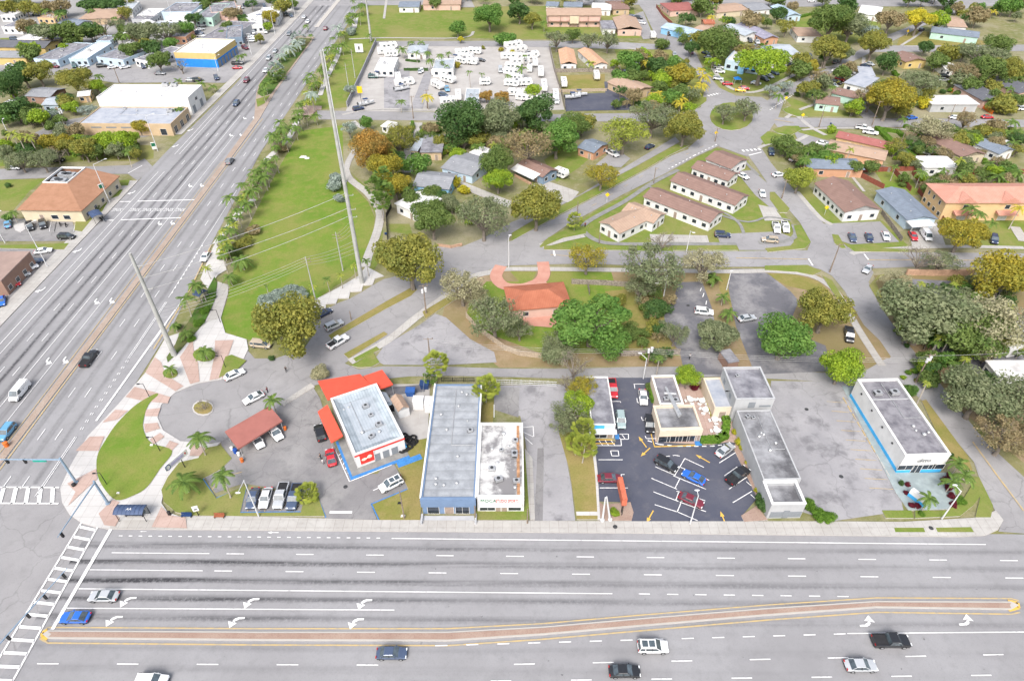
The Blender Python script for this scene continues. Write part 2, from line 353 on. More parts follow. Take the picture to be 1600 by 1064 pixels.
# --- broad lawns / yards underneath
lawn([(-200,-60),(490,-60),(487,5),(400,100),(280,110),(170,112),(0,122),(-200,130)], M_URBAN)
lawn([(0,60),(130,55),(130,75),(0,80)], M_LAWN)
lawn([(150,180),(260,160),(262,205),(225,215),(110,215),(40,215),(90,190)], M_LOT)
lawn([(-30,225),(140,222),(240,228),(240,248),(215,252),(140,252),(-30,262)], M_LAWN)
lawn([(-60,282),(70,280),(45,300),(20,330),(-60,330)], M_LAWN)
lawn([(350,525),(340,505),(355,470),(365,420),(380,370),(410,310),(440,255),(470,205),(535,196),(537,260),(552,292),(575,315),(586,340),(582,372),(566,415),(550,432),(520,450),(495,468),(488,490),(470,500),(440,520),(400,532)], M_PARK)
lawn([(547,268),(600,320),(597,400),(580,430),(572,415),(590,350),(575,305)], M_LAWN)
lawn([(462,186),(480,150),(505,110),(530,72),(556,28),(575,0),(720,0),(715,60),(590,64),(543,168),(500,172),(492,186)], M_LAWN)
lawn([(575,12),(850,10),(990,12),(1000,60),(850,62),(720,60),(580,60)], M_LAWN)
lawn([(590,68),(838,66),(860,74),(882,172),(700,175),(540,174)], M_SAND)
lawn([(860,74),(960,78),(990,100),(985,172),(884,174)], M_YARD)
lawn([(960,78),(1050,78),(1085,110),(1105,148),(1090,170),(990,176),(975,120)], M_LAWN)
lawn([(600,190),(870,192),(1070,182),(1095,205),(1040,235),(970,262),(860,312),(800,345),(720,384),(640,384),(605,330),(590,240)], M_YARD)
lawn([(850,250),(880,232),(930,240),(905,262),(870,285)], M_LAWN)
lawn([(607,350),(640,350),(645,368),(610,362)], M_LAWN)
lawn([(660,192),(690,192),(690,215),(662,215)], M_LAWN)
lawn([(845,385),(900,350),(930,330),(1010,290),(1080,250),(1120,232),(1165,245),(1190,285),(1230,340),(1262,385),(1200,395),(1000,394),(850,394)], M_LAWN)
lawn([(1080,60),(1160,90),(1260,130),(1225,152),(1195,146),(1130,145),(1098,100)], M_LAWN)
lawn([(1210,185),(1215,178),(1250,150),(1300,120),(1340,95),(1600,90),(1620,186)], M_YARD)
lawn([(1225,152),(1240,170),(1260,182),(1330,182),(1330,175),(1270,165),(1240,155)], M_LAWN)
lawn([(1190,225),(1205,204),(1300,201),(1600,200),(1640,392),(1330,392),(1290,350),(1240,290),(1205,250)], M_YARD)
lawn([(1200,220),(1215,204),(1250,202),(1310,202),(1310,218),(1240,216)], M_LAWN)
lawn([(1235,290),(1262,290),(1320,345),(1380,345),(1420,385),(1330,392),(1290,350)], M_LAWN)
lawn([(1410,48),(1450,50),(1540,65),(1545,75),(1400,74)], M_DRY)
lawn([(1230,25),(1290,20),(1380,30),(1375,50),(1330,70),(1260,62)], M_LAWN)
lawn([(1365,265),(1400,268),(1420,300),(1385,296)], M_PARK); lawn([(1395,268),(1425,280),(1440,305),(1420,305)], M_PARK)
lawn([(1480,345),(1600,345),(1640,392),(1500,388)], M_LAWN)
lawn([(800,420),(1140,421),(1280,430),(1330,470),(1400,560),(1380,575),(1100,572),(780,574),(690,500),(700,455),(760,425)], M_LEAF)
lawn([(735,470),(760,440),(905,440),(960,445),(1035,445),(1040,520),(1062,556),(960,552),(845,552),(760,520),(728,495)], M_PARK)
lawn([(945,455),(1030,448),(1040,520),(1060,552),(985,552),(970,500)], M_DRY)
lawn([(862,424),(955,425),(960,441),(905,441),(856,444)], M_PARK); lawn([(797,424),(838,425),(832,438),(812,441)], M_PARK)
lawn([(1120,426),(1160,430),(1150,455),(1142,480),(1125,455)], M_DRY)
lawn([(1195,427),(1240,428),(1280,440),(1300,460),(1255,452),(1230,447)], M_DRY)
lawn([(1365,430),(1600,430),(1640,620),(1600,722),(1500,640),(1440,572),(1390,500)], M_LEAF)
lawn([(1430,570),(1600,610),(1620,740),(1560,690),(1490,625)], M_LEAF)

# --- main roads (metres)
road([(-127.3,-40),(-84.8,-40),(-84.8,130),(-88.5,168),(-92.4,230),(-93,300),(-93,700),(-93,1400),(-127,1400),(-127,700),(-125,300),(-127.3,230)], M_AVE, px=False)
road([(-420,14),(420,4),(420,66.0),(94,68.4),(-73,70.0),(-84.5,79.5),(-127,79.5),(-420,74)], M_BLVD, px=False)
# plain intersection sheet over the crossing of the two
road([(-127.6,36),(-77.5,36),(-76.5,70.6),(-85,78.5),(-127.6,79)], M_ASPH, px=False)
# --- cross streets
road([(-120,268),(100,261),(160,260),(205,258),(226,248),(240,262),(215,283),(200,272),(160,272),(100,277),(-120,286)])
road([(-100,108),(100,101),(170,108),(280,108),(340,106),(400,96),(385,118),(350,130),(300,129),(180,130),(100,117),(-100,125)])
road([(495,173),(700,176),(870,179),(990,177),(1075,176),(1085,190),(1000,190),(870,190),(700,189),(498,187)])
road([(588,65),(850,64),(960,66),(1040,70),(1052,78),(960,77),(850,74),(588,72)])
road([(985,-30),(993,0),(1007,20),(1025,58),(1050,80),(1085,107),(1102,138),(1125,140),(1100,110),(1087,83),(1065,68),(1040,30),(1020,0),(1010,-30)])
road([(1102,136),(1125,138),(1150,150),(1190,152),(1200,158),(1228,150),(1215,186),(1205,200),(1190,225),(1186,240),(1168,245),(1120,228),(1082,240),(1075,232),(1105,205),(1078,195),(1075,176),(1095,168)])
road([(1196,160),(1228,134),(1287,110),(1340,80),(1388,55),(1420,42),(1475,20),(1560,-10),(1580,0),(1525,8),(1440,42),(1400,62),(1350,88),(1305,110),(1277,130),(1232,150),(1215,170)])
road([(1205,186),(1215,184),(1340,185),(1500,186),(1640,188),(1640,199),(1500,199),(1340,199),(1215,199)])
road([(1350,72),(1640,70),(1640,80),(1345,82)])
road([(900,-2),(1640,0),(1640,10),(1250,11),(1020,8),(900,8)]); road([(440,2),(720,0),(720,8),(440,10)])
road([(1165,238),(1190,232),(1205,255),(1232,288),(1282,343),(1300,366),(1330,391),(1360,418),(1365,426),(1357,441),(1372,473),(1390,500),(1412,530),(1450,574),(1500,640),(1542,692),(1600,745),(1680,820),(1680,840),(1560,830),(1567,812),(1555,798),(1532,752),(1522,722),(1487,680),(1440,625),(1412,600),(1375,590),(1392,557),(1375,532),(1350,508),(1335,483),(1320,455),(1300,431),(1282,421),(1262,416),(1262,390),(1267,378),(1250,348),(1220,313),(1200,288),(1183,262)])
road([(780,395),(850,391),(988,392),(1120,393),(1245,391),(1330,392),(1420,394),(1700,397),(1700,418),(1425,417),(1380,419),(1330,420),(1262,417),(1137,417),(1000,415),(905,412),(760,416)])
road([(1112,220),(1050,243),(1010,266),(950,298),(875,337),(800,376),(760,388),(760,422),(800,414),(850,392),(880,372),(843,381),(892,348),(915,336),(975,303),(1040,271),(1085,246),(1128,226)])
road([(1055,214),(972,264),(905,305),(800,347),(755,372),(720,386),(685,383),(640,425),(600,437),(740,431),(765,421),(790,383),(800,364),(840,340),(930,293),(990,262),(1062,222)])
road([(600,436),(582,446),(566,456),(546,467),(527,474),(509,484),(489,486),(492,520),(475,545),(430,560),(398,560),(385,545),(368,578),(347,592),(310,598),(275,612),(252,632),(246,652),(255,672),(282,689),(320,692),(345,692),(440,632),(488,603),(535,570),(547,562),(605,532),(660,484),(720,446),(765,421),(740,395),(690,388),(640,428)])
road([(488,603),(535,566),(560,577),(600,572),(700,573),(800,576),(900,576),(1000,573),(1125,573),(1250,580),(1340,586),(1385,560),(1440,560),(1430,600),(1340,600),(1250,594),(1130,588),(1000,592),(900,592),(800,589),(700,587),(640,588),(600,592),(556,586)], name='alley')
# --- driveways and lots
lot([(1110,150),(1150,170),(1140,185),(1110,175)], M_ASPH)
lot([(1052,470),(1060,441),(1097,440),(1112,480),(1120,520),(1130,585),(1070,585),(1062,550),(1040,520),(1036,470)], M_LOTM)
lot([(1142,420),(1178,420),(1200,428),(1235,455),(1248,470),(1240,490),(1230,515),(1290,540),(1300,580),(1180,585),(1150,510),(1138,450)], M_LOTM)
lot([(1425,436),(1510,440),(1560,470),(1640,520),(1640,640),(1560,600),(1470,560),(1425,500)], M_LOTM)
lot([(585,562),(600,540),(655,508),(680,490),(697,496),(735,530),(772,550),(776,566),(700,570),(600,570)], M_LOTP)
lot([(772,602),(892,600),(884,640),(872,668),(880,690),(893,760),(899,813),(834,814),(829,745),(821,690),(813,650),(772,640)], M_LOTP)
lot([(772,604),(812,606),(810,652),(772,640)], M_LOT); lot([(840,700),(850,700),(848,813),(835,813)], M_LOT)
lot([(956,590),(1018,590),(1024,630),(1026,690),(1100,696),(1144,686),(1152,700),(1188,772),(1160,805),(1165,817),(986,817),(986,785),(936,783),(930,720),(925,690),(945,686),(962,690),(950,620)], M_LOTD)
lot([(1205,595),(1322,596),(1338,640),(1398,740),(1412,798),(1300,814),(1255,800),(1240,760),(1215,680),(1200,640)], M_LOTP)
lot([(345,690),(440,632),(488,603),(500,622),(520,690),(548,742),(590,740),(610,716),(639,764),(580,789),(592,820),(510,820),(497,770),(375,770),(376,806),(470,802),(474,770),(380,755),(352,764),(337,770),(320,745),(352,722)], M_LOT)
lot([(372,768),(480,766),(478,802),(373,806)], M_LOT)
lot([(1018,592),(1120,590),(1190,600),(1190,700),(1140,690),(1110,695),(1024,690)], M_PINK, name='courtyard')
lot([(612,600),(672,600),(668,690),(640,705),(605,660)], M_SAND, name='yard')
lot([(600,606),(665,600),(664,612),(606,618)], M_LOTM)
# apartment parking pads, drives
lot([(1015,366),(1105,368),(1108,379),(1018,378)], M_CONC); lot([(1120,366),(1215,362),(1240,372),(1240,391),(1155,391),(1150,380),(1125,380)], M_ASPH)
lot([(1150,268),(1175,266),(1215,300),(1230,325),(1210,330),(1180,305)], M_ASPH)
lot([(1185,320),(1210,325),(1225,345),(1195,345)], M_CONC)
lot([(1280,350),(1375,346),(1405,378),(1330,382),(1300,372)], M_ASPH)
lot([(1420,350),(1465,348),(1478,385),(1425,385)], M_CONC)
lot([(-40,342),(112,342),(118,362),(125,372),(112,377),(-40,377)], M_LOT); lot([(-40,388),(100,390),(90,410),(30,470),(-40,500)], M_LOT)
lot([(690,282),(700,275),(800,315),(795,325)], M_CONC, name='driveway'); lot([(930,258),(962,232),(985,248),(970,262)], M_ASPH, name='driveway')
lot([(640,192),(660,192),(655,225),(640,225)], M_CONC, name='driveway'); lot([(632,225),(648,225),(645,270),(628,270)], M_CONC, name='driveway')
lot([(826,288),(852,282),(905,300),(890,318),(870,310)], M_CONC, name='driveway')
lot([(882,148),(980,144),(988,172),(884,174)], M_LOTD); lot([(880,118),(945,116),(945,142),(876,142)], M_DRY, name='yard')
lot([(944,128),(980,126),(985,146),(946,146)], M_LOTD)
lot([(1130,118),(1180,100),(1220,105),(1215,130),(1190,140)], M_LAWN, name='yard')
lot([(1005,18),(1022,60),(1005,62),(985,25)], M_ASPH)
lot([(600,110),(640,108),(640,170),(600,172)], M_LOTP); lot([(664,112),(676,112),(660,172),(640,172)], M_LOTP)
lot([(1240,205),(1300,222),(1290,232),(1250,226)], M_ASPH, name='driveway'); lot([(1330,165),(1345,160),(1372,183),(1350,186)], M_ASPH, name='driveway')
lot([(1410,208),(1440,205),(1475,245),(1440,255)], M_LEAF, name='yard')
lot([(700,-2),(735,-2),(742,12),(700,12)], M_URBAN)
# walks
for P, wd in [([(767,426),(800,421),(1000,423),(1140,425),(1205,424),(1262,430),(1297,448),(1315,470),(1338,510),(1362,548),(1378,572)],1.9),
              ([(547,566),(605,533),(650,497),(690,468),(735,435),(767,426)],2.2),
              ([(535,180),(590,171),(700,174)],1.6),([(545,62),(600,60),(720,60),(740,50)],1.6),([(600,30),(604,0)],1.4),
              ([(1330,398),(1345,394),(1420,388),(1500,386),(1600,388)],1.6),
              ([(1245,300),(1280,340),(1300,352)],1.6),([(1232,168),(1262,196),(1290,212)],1.8),([(1228,185),(1255,170),(1335,140),(1350,90)],1.6),([(1253,204),(1300,201),(1420,203)],1.4),
              ([(1114,108),(1130,130),(1150,142),(1175,145),(1200,138),(1255,112),(1300,105)],2.0),
              ([(980,76),(1000,80),(1030,95),(1052,110)],1.5),([(1185,232),(1205,225),(1240,222),(1262,212)],1.6),
              ([(1408,72),(1440,50),(1420,44)],1.4),([(1412,73),(1560,74)],1.4),
              ([(540,266),(547,281),(575,303),(592,328),(593,348),(586,373),(575,401),(571,418)],2.6),([(540,268),(545,252),(555,235)],2.2),([(575,204),(560,197),(552,190)],2.0),
              ([(1330,275),(1350,300)],1.0),([(1585,355),(1600,378)],3.0)]:
    walk(P, wd)
for P, wd in [([(1060,266),(1017,288),(975,316),(925,343),(911,356),(918,368),(940,379),(975,382),(1050,382),(1150,382)],1.7),([(1185,380),(1225,378),(1243,368),(1240,352)],1.6),([(1100,322),(1135,335),(1155,350),(1162,366)],1.0),([(1160,250),(1185,275)],1.2)]:
    walk(P, wd, M_DARKWALK)
walk([(845,385),(880,375),(912,368)], 2.6)
walk([(1008,290),(1150,345),(1200,340),(1235,345)], 0.9, M_DARKWALK)
for P in ([(783,416),(775,432),(785,446),(805,450),(825,448),(843,440),(850,428),(848,410)],): walk(P, 3.4, M_RED, 'driveway')
lot([(792,446),(852,440),(860,446),(850,462),(795,462)], M_RED, name='driveway'); lot([(815,487),(855,487),(870,500),(868,512),(815,508)], M_RED, name='terrace')
# avenue-side paths
for P, wd in [([(338,382),(353,362),(370,338),(385,320),(398,312)],2.4),([(415,252),(440,228),(455,210),(470,175)],2.4),([(500,150),(508,128),(528,88),(530,72)],2.2),([(553,45),(556,28)],3.0)]:
    walk(P, wd, M_PLAZA)
lot([(337,380),(350,402),(355,421),(340,430),(325,452),(313,436),(333,386)], M_PLAZA, name='plaza'); lot([(340,440),(357,445),(356,459),(350,480),(345,497),(330,530),(318,508),(330,482),(337,464)], M_CONC)
lot([(470,165),(503,166),(502,172),(495,172),(482,186),(466,186)], M_PINK, name='plaza')
# west side pavements
ribbon('sidewalk', [(-129.6,60),(-129.6,150),(-129.6,207)], 4.4, Z('s'), M_CONC, px=False, smooth=False, side=M_KERB)
ribbon('sidewalk', [(-129.4,246),(-128.2,290),(-127,330),(-126.4,420),(-126.4,600)], 3.6, Z('s'), M_CONC, px=False, smooth=False, side=M_KERB)
ribbon('sidewalk', [(-420,78.5),(-140,75.5),(-129,79)], 4, Z('s'), M_CONC, px=False, smooth=False, side=M_KERB)
slab('lawn', [(0,446/1.0*0.86),(108,380),(100,390),(0,388)], M_LAWN); slab('lawn', [(118,345),(140,330),(148,337),(128,362),(116,360)], M_LAWN); slab('lawn', [(150,318),(168,316),(160,330),(148,338)], M_LAWN)
slab('lawn', [(172,300),(192,296),(186,306),(174,310)], M_LAWN); slab('lawn', [(186,282),(203,281),(200,290),(184,291)], M_LAWN)
slab('sidewalk', [(20,352),(37,348),(40,358),(32,363),(24,360)], M_PLAZA)
# --- boulevard north pavement
slab('sidewalk', [(165,826),(600,829.5),(1000,832.5),(1200,835),(1500,838),(1540,836),(1560,827),(1568,812),(1556,797),(1530,808),(1410,815),(1300,814),(1000,814),(600,812),(372,806),(240,806),(165,812)], M_CONC)
slab('lawn', [(1397,824),(1443,824),(1446,831),(1399,831)], M_LAWN); slab('lawn', [(1462,824),(1517,823),(1522,831),(1465,831)], M_LAWN)
# --- plaza on the corner
slab('plaza', [(172,826),(148,823),(128,817),(108,803),(97,785),(94,762),(110,727),(137,681),(184,632),(227,582),(259,527),(280,520),(300,525),(318,505),(345,497),(352,520),(385,530),(388,545),(375,572),(347,592),(310,598),(275,612),(252,632),(246,652),(255,672),(282,689),(330,693),(345,690),(322,715),(275,742),(256,765),(252,785),(262,800),(280,806),(240,812),(172,812)], M_PLAZA)
for P in [[(242,558),(227,582),(274,611),(287,603),(258,585),(252,566)],[(301,529),(281,558),(297,600),(312,596),(309,565),(303,550)],[(210,604),(196,620),(228,627),(262,630),(266,620),(240,612)],
          [(225,640),(251,637),(246,650),(227,650)],[(225,662),(246,660),(250,669),(227,676)],[(234,686),(250,676),(257,682),(240,694)],[(256,702),(265,688),(279,693),(267,705)],
          [(180,640),(160,660),(184,655),(200,641)],[(140,682),(118,704),(154,704),(163,681)],[(105,755),(150,732),(152,748),(125,772),(106,790),(118,768)],[(176,780),(187,784),(182,789),(178,800),(187,810),(180,822),(163,820),(154,802)],
          [(252,791),(237,823),(292,825),(290,808),(266,805)],[(336,532),(365,531),(356,557),(343,591),(327,594),(335,556)],[(300,693),(322,700),(312,712),(296,712)]]:
    top('plaza', P, M_PINK)
top('lawn', [(240,616),(247,617),(232,632),(224,657),(225,674),(237,692),(269,704),(250,732),(230,760),(210,773),(182,781),(162,762),(152,740),(152,712),(165,687),(182,662),(210,634)], M_PARK, smooth=True)
top('lawn', [(266+12*math.cos(t*.5236), 583+8*math.sin(t*.5236)) for t in range(12)], M_PARK); top('lawn', [(319+18*math.cos(t*.5236), 554+11*math.sin(t*.5236)) for t in range(12)], M_PARK)
top('lawn', [(352,557),(362,554),(385,563),(370,578),(342,590)], M_LAWN)
top('planting_bed', [(335,432),(339,442),(337,465),(330,482),(318,505),(301,525),(282,547),(262,566),(260,558),(274,537),(280,522),(296,500),(306,480),(316,467),(327,447)], grass_m('planting_bed', (0.05,0.11,0.02), (0.08,0.15,0.03), (0.16,0.13,0.07), (0.03,0.07,0.012)))
slab('plaza', [(317+11*math.cos(t*.5236), 637+8.4*math.sin(t*.5236)) for t in range(12)] if False else [(317+17*math.cos(t*.5236), 637+12*math.sin(t*.5236)) for t in range(12)], M_PLAZA)
top('lawn', [(317+15*math.cos(t*.5236), 637+10*math.sin(t*.5236)) for t in range(12)], M_DRY)
# restaurant corner lawn
slab('lawn', [(262,745),(280,722),(310,715),(318,700),(345,695),(362,716),(345,733),(316,748),(338,778),(386,757),(374,806),(300,805),(275,800),(256,784),(252,765)], M_LAWN)
slab('lawn', [(478,766),(492,762),(508,806),(374,806),(375,801),(470,800)], M_LAWN)
slab('lawn', [(638,764),(615,716),(640,690),(668,684),(660,780),(656,812),(594,812),(582,788)], M_DRY)
slab('lawn', [(740,790),(826,790),(827,812),(741,812)], M_LAWN); slab('lawn', [(819,705),(824,705),(830,790),(820,790)], M_LAWN); slab('lawn', [(742,615),(772,615),(770,660),(744,660)], M_DRY)
slab('lawn', [(873,675),(882,672),(905,680),(928,690),(932,725),(937,790),(936,811),(901,811),(890,735)], M_DRY)
slab('sidewalk', [(924,690),(929,690),(934,740),(938,812),(934,812),(930,742)], M_PLAZA); slab('sidewalk', [(900,799),(935,799),(935,805),(901,805)], M_PLAZA)
slab('planter', [(937,784),(942,788),(985,784),(990,800),(987,813),(938,813)], M_BRICK); slab('planter', [(1158,805),(1182,790),(1200,812),(1163,815)], M_BRICK); slab('planter', [(1150,690),(1162,712),(1190,770),(1182,775),(1146,700)], M_BRICK)
slab('sidewalk', [(820,700),(832,716),(836,812),(828,812)], M_CONC)
# right building terrace and lawns
slab('terrace', [(1315,603),(1335,603),(1424,738),(1490,738),(1500,760),(1484,795),(1420,797),(1400,770)], M_SLATE)
slab('lawn', [(1378,797),(1424,797),(1428,809),(1384,809)], M_LAWN); slab('lawn', [(1430,797),(1480,797),(1505,780),(1520,755),(1500,745),(1530,745),(1552,790),(1548,808),(1524,808),(1532,775),(1520,790),(1500,806),(1430,809)], M_LAWN)
slab('lawn', [(1440,626),(1447,624),(1512,712),(1520,735),(1500,735),(1470,690)], M_DRY)
slab('lawn', [(552,560),(588,541),(594,546),(556,565)], M_LAWN); slab('lawn', [(549,571),(583,550),(593,566),(580,573),(560,574)], M_LAWN); slab('lawn', [(537,553),(600,518),(606,522),(545,560)], M_DRY)
slab('plaza', [(572,416),(600,431),(586,435),(582,445),(567,446),(565,455),(547,456),(545,466),(528,466),(525,474),(509,475),(509,483),(489,484),(492,468),(512,458),(540,443),(560,431)], M_PLAZA)
slab('sidewalk', [(440,628),(486,598),(492,604),(443,634)], M_CONC)
slab('road_median', [(641,450),(652,452),(642,462),(600,484),(560,507),(519,531),(513,524),(560,496),(610,467)], M_DRY)
slab('road_median', [(800,376),(800,364),(840,341),(930,294),(990,263),(1056,226),(1076,228),(1045,243),(1008,265),(948,297),(873,336)], M_LAWN)
slab('road_median', [(843,385),(857,371),(890,356),(920,352),(915,365),(880,372),(845,387)], M_LAWN)
slab('lawn', [(660,487),(735,442),(745,447),(700,475),(665,498)], M_DRY)
for P in [[(1050,384),(1150,383),(1153,391),(1052,391)],[(850,384),(905,382),(985,386),(985,391),(850,390)],[(1203,300),(1210,300),(1234,326),(1230,332),(1218,332),(1203,312)],[(1240,352),(1252,352),(1267,378),(1258,388),(1200,394),(1195,388),(1235,384),(1246,372)],[(1300,366),(1310,367),(1322,388),(1315,388),(1304,380)],[(1325,386),(1420,389),(1420,394),(1335,393)],[(1195,415),(1262,414),(1284,424),(1270,430),(1245,425),(1195,422)],[(1284,430),(1300,438),(1320,470),(1335,490),(1325,488),(1300,455)],[(1358,446),(1372,430),(1385,428),(1368,440),(1384,478),(1375,476)],
          [(1223,171),(1236,166),(1250,172),(1262,182),(1245,182),(1228,176)],[(1207,203),(1225,197),(1248,197),(1252,203),(1235,212),(1215,208)],[(1188,215),(1200,205),(1235,214),(1225,222),(1195,226)]]:
    slab('verge', P, M_LAWN)
slab('roundabout_island', [(1143+34*math.cos(t*.3927), 182+22*math.sin(t*.3927)) for t in range(16)], M_LAWN)
slab('roundabout_island', [(1060,175),(1090,152),(1104,152),(1104,158),(1085,172),(1060,178)], M_LAWN)

# --- boulevard and avenue medians
def W(x, y): return (x, y)
SL = -0.0098
def blvd(P): return [(x, y+0) for x, y in P]
mt = [(75,982),(400,984),(700,984),(850,976),(1000,963),(1200,947),(1370,936),(1580,937)]; mbm = [(1580,954),(1370,951),(1200,963),(1000,980),(850,993),(700,1003),(400,1002),(75,999)]
slab('road_median', [(66,990)]+[(x, y+2) for x, y in mt]+[(1592,945)]+[(x, y-2) for x, y in mbm], M_KERB)
top('road_median', [(80,990)]+[(x, y+4.5) for x, y in mt]+[(1578,945)]+[(x, y-4.5) for x, y in mbm], M_BRICK)
slab('road_median', [(-102.85,82),(-101.3,82),(-101.2,130),(-101.5,225),(-102.0,262),(-104,290),(-104.8,320),(-105.6,375),(-115.5,378),(-116,372),(-114.3,303),(-111.8,290),(-104.3,262),(-103.5,222),(-102.8,160)], M_MEDN, px=False)
area('planting_bed', [(-105.2,290),(-105.6,320),(-106.3,372),(-115.2,374),(-113.9,303),(-111.4,290),(-108,286)], Z('t'), MATS['planting_bed'], px=False)
area('lawn', [(-104.8,278),(-105.2,288),(-108,285),(-109.8,283),(-106.5,274)], Z('t'), M_LAWN, px=False)
slab('road_median', [(-110.5,395),(-108,395),(-107,700),(-110,700)], M_KERB, px=False)

# ------------------------------------------------------------------ markings: one object per kind of paint
mk = {'w': MB(), 'y': MB(), 'f': MB(), 'b': MB()}
ZM = {'w': 0.200, 'y': 0.204, 'f': 0.196, 'b': 0.208}
def line(k, a, b_, wd=0.14, z=None):
    a, b_ = Vector((a[0], a[1], 0)), Vector((b_[0], b_[1], 0)); d = (b_-a)
    if d.length < 1e-4: return
    d.normalize(); n = Vector((-d.y, d.x, 0))*wd/2; z = z or ZM[k]
    mk[k].add([(p.x, p.y, z) for p in (a-n, b_-n, b_+n, a+n)], [(0,1,2,3)])
def pline(k, P, wd=0.14):
    Wp = [G(*p, ZM[k]) for p in P]
    for i in range(len(Wp)-1): line(k, Wp[i], Wp[i+1], wd)
def dashes(k, a, b_, on, period, wd=0.14, start=0.0):
    a, b_ = Vector((a[0], a[1], 0)), Vector((b_[0], b_[1], 0)); L = (b_-a).length; d = (b_-a)/L; s = start
    while s < L:
        line(k, a+d*s, a+d*min(s+on, L), wd); s += period
def pdash(k, P, on, period, wd=0.14):
    Wp = [G(*p, ZM[k]) for p in P]
    for i in range(len(Wp)-1): dashes(k, Wp[i], Wp[i+1], on, period, wd)
def poly(k, pts):
    a = sum(pts[i][0]*pts[(i+1)%len(pts)][1]-pts[(i+1)%len(pts)][0]*pts[i][1] for i in range(len(pts)))
    if a < 0: pts = pts[::-1]
    mk[k].add([(p[0], p[1], ZM[k]+0.003) for p in pts], [tuple(range(len(pts)))])
def arrow(k, c, ang, kind='left', s=1.0):
    """lane arrow; ang = travel direction in degrees"""
    ca, sa = math.cos(R(ang)), math.sin(R(ang))
    def T(x, y): return (c[0]+s*(ca*x-sa*y), c[1]+s*(sa*x+ca*y))
    if kind == 'straight':
        poly(k, [T(-1.6,-.12),T(0.5,-.12),T(0.5,.12),T(-1.6,.12)]); poly(k, [T(0.5,-.42),T(1.7,0),T(0.5,.42)])
    else:
        f = 1 if kind == 'left' else -1
        arc = [(-1.7,0),(-0.7,0.05),(-0.1,0.35),(0.2,0.75)]
        for i in range(3):
            (x0,y0),(x1,y1) = arc[i], arc[i+1]; w_ = .16+.07*i
            poly(k, [T(x0,f*(y0-w_)),T(x1,f*(y1-w_-.04)),T(x1-.08*i,f*(y1+w_)),T(x0-.06*i,f*(y0+w_))])
        poly(k, [T(-0.65,f*0.85),T(0.95,f*0.55),T(0.35,f*1.75)])
def by(x, y0): return y0+SL*x
# boulevard
line('w', (-21.5, by(-21.5,67.3)), (84, by(84,67.1)), .16)
dashes('w', (-70.5, by(-70.5,67.35)), (-22.5, by(-22.5,67.35)), .65, 1.78, .16)
for y0, xs in ((63.95, -70.2), (60.65, -72.5)): line('w', (xs, by(xs,y0)), (-53.0, by(-53,y0)), .14)
for y0, st in ((63.95, -50.0), (60.65, -51.0)): dashes('w', (st, by(st,y0)), (130, by(130,y0)), 3.05, 12.25, .16)
line('w', (-72.6, by(-72.6,57.15)), (16.7, by(16.7,57.15)), .16); line('w', (-72.8, by(-72.8,53.75)), (-19.2, by(-19.2,53.95)), .16)
dashes('w', (21.1, 56.95), (58, 56.45), 1.85, 4.7, .16)
dashes('w', (-85.0, 45.6), (-12, 45.3), 3.3, 12.25, .16); dashes('w', (0.3, 45.45), (140, 48.2), 3.2, 12.1, .16)
dashes('w', (-12, 48.3), (53, 50.2), 1.9, 4.85, .16); line('w', (53.2, 50.25), (130, 50.9), .16)
dashes('w', (-100, 41.9), (140, 44.6), 3.1, 12.1, .16)
pline('f', [(66,986)]+[(x, y-2.5) for x, y in mt]+[(1592,938)], .22); pline('f', [(62,997)]+[(x, y+5) for x, y in reversed(mbm)]+[(1594,956)], .24)
pline('y', [(74,984),(66,988),(66,994),(74,998)], .5); pline('y', [(1575,938),(1590,941),(1592,949),(1576,953)], .5)
for x, x2 in ((-64.3,-64.6),(-43.9,-44.8),(-25.2,-25.5)): arrow('w', (x+0.5, by(x,55.6)), 180, 'left', .95); arrow('w', (x2, by(x,52.35)), 180, 'left', .95)
arrow('w', (57.4, 51.5), 0, 'left', 1.0); arrow('w', (73.4, 51.7), 0, 'left', 1.0); arrow('w', (-43, by(-43,68.3)), 180, 'straight', .6); arrow('w', (-66.5, by(-66,68.3)), 180, 'straight', .35)
# crosswalks
def ladder(a0, a1, b0, b1, n, wd=.6):
    line('w', a0, a1, .3); line('w', b0, b1, .3)
    for i in range(n):
        t = (i+.5)/n; p = Vector(a0).lerp(Vector(a1), t); q = Vector(b0).lerp(Vector(b1), t); line('w', p, q, wd)
ladder((-78.6,71.0),(-79.2,40), (-75.2,70.2),(-75.0,40), 15, .5)
line('w', (-72.6,69.4), (-73.3,50.9), .6)
ladder((-127,78.9),(-86.8,78.7), (-127,75.2),(-85.0,75.0), 17, .72)
ladder((96.5,72.3),(112,72.0), (95.5,69.0),(112,68.6), 6, .7)
# avenue
for x, y0, y1 in ((-123.4,100,214),(-121.3,100,214),(-123.2,228,276),(-121.5,228,276),(-123.2,300,420)): line('w', (x,y0), (x,y1), .14)
line('w', (-110.9,78.9), (-110.9,265), .14); line('w', (-106.9,79), (-106.9,245), .12)
dashes('w', (-117.5,113.0-3.05-24.4), (-117.5,600), 3.05, 12.2, .15); dashes('w', (-113.9,113.0-3.05-24.4), (-113.9,600), 3.05, 12.2, .15)
dashes('w', (-97.6,81.4-3.05), (-97.6,600), 3.05, 12.35, .15); dashes('w', (-94.0,81.4-3.05), (-94.0,600), 3.05, 12.35, .15)
dashes('w', (-110.9,275), (-110.9,600), 3.05, 12.2, .14)
for dx in (0, .38): line('w', (-90.3+dx,76.5), (-90.3+dx,91.5), .13); line('w', (-90.3+dx,116), (-90.3+dx,138), .13)
line('w', (-90.3,140), (-91.6,200), .13)
for i in range(11):
    for dx in (-.12,.3): line('w', (-90.1+dx,93.5+2.1*i), (-90.1+dx,94.2+2.1*i), .14)
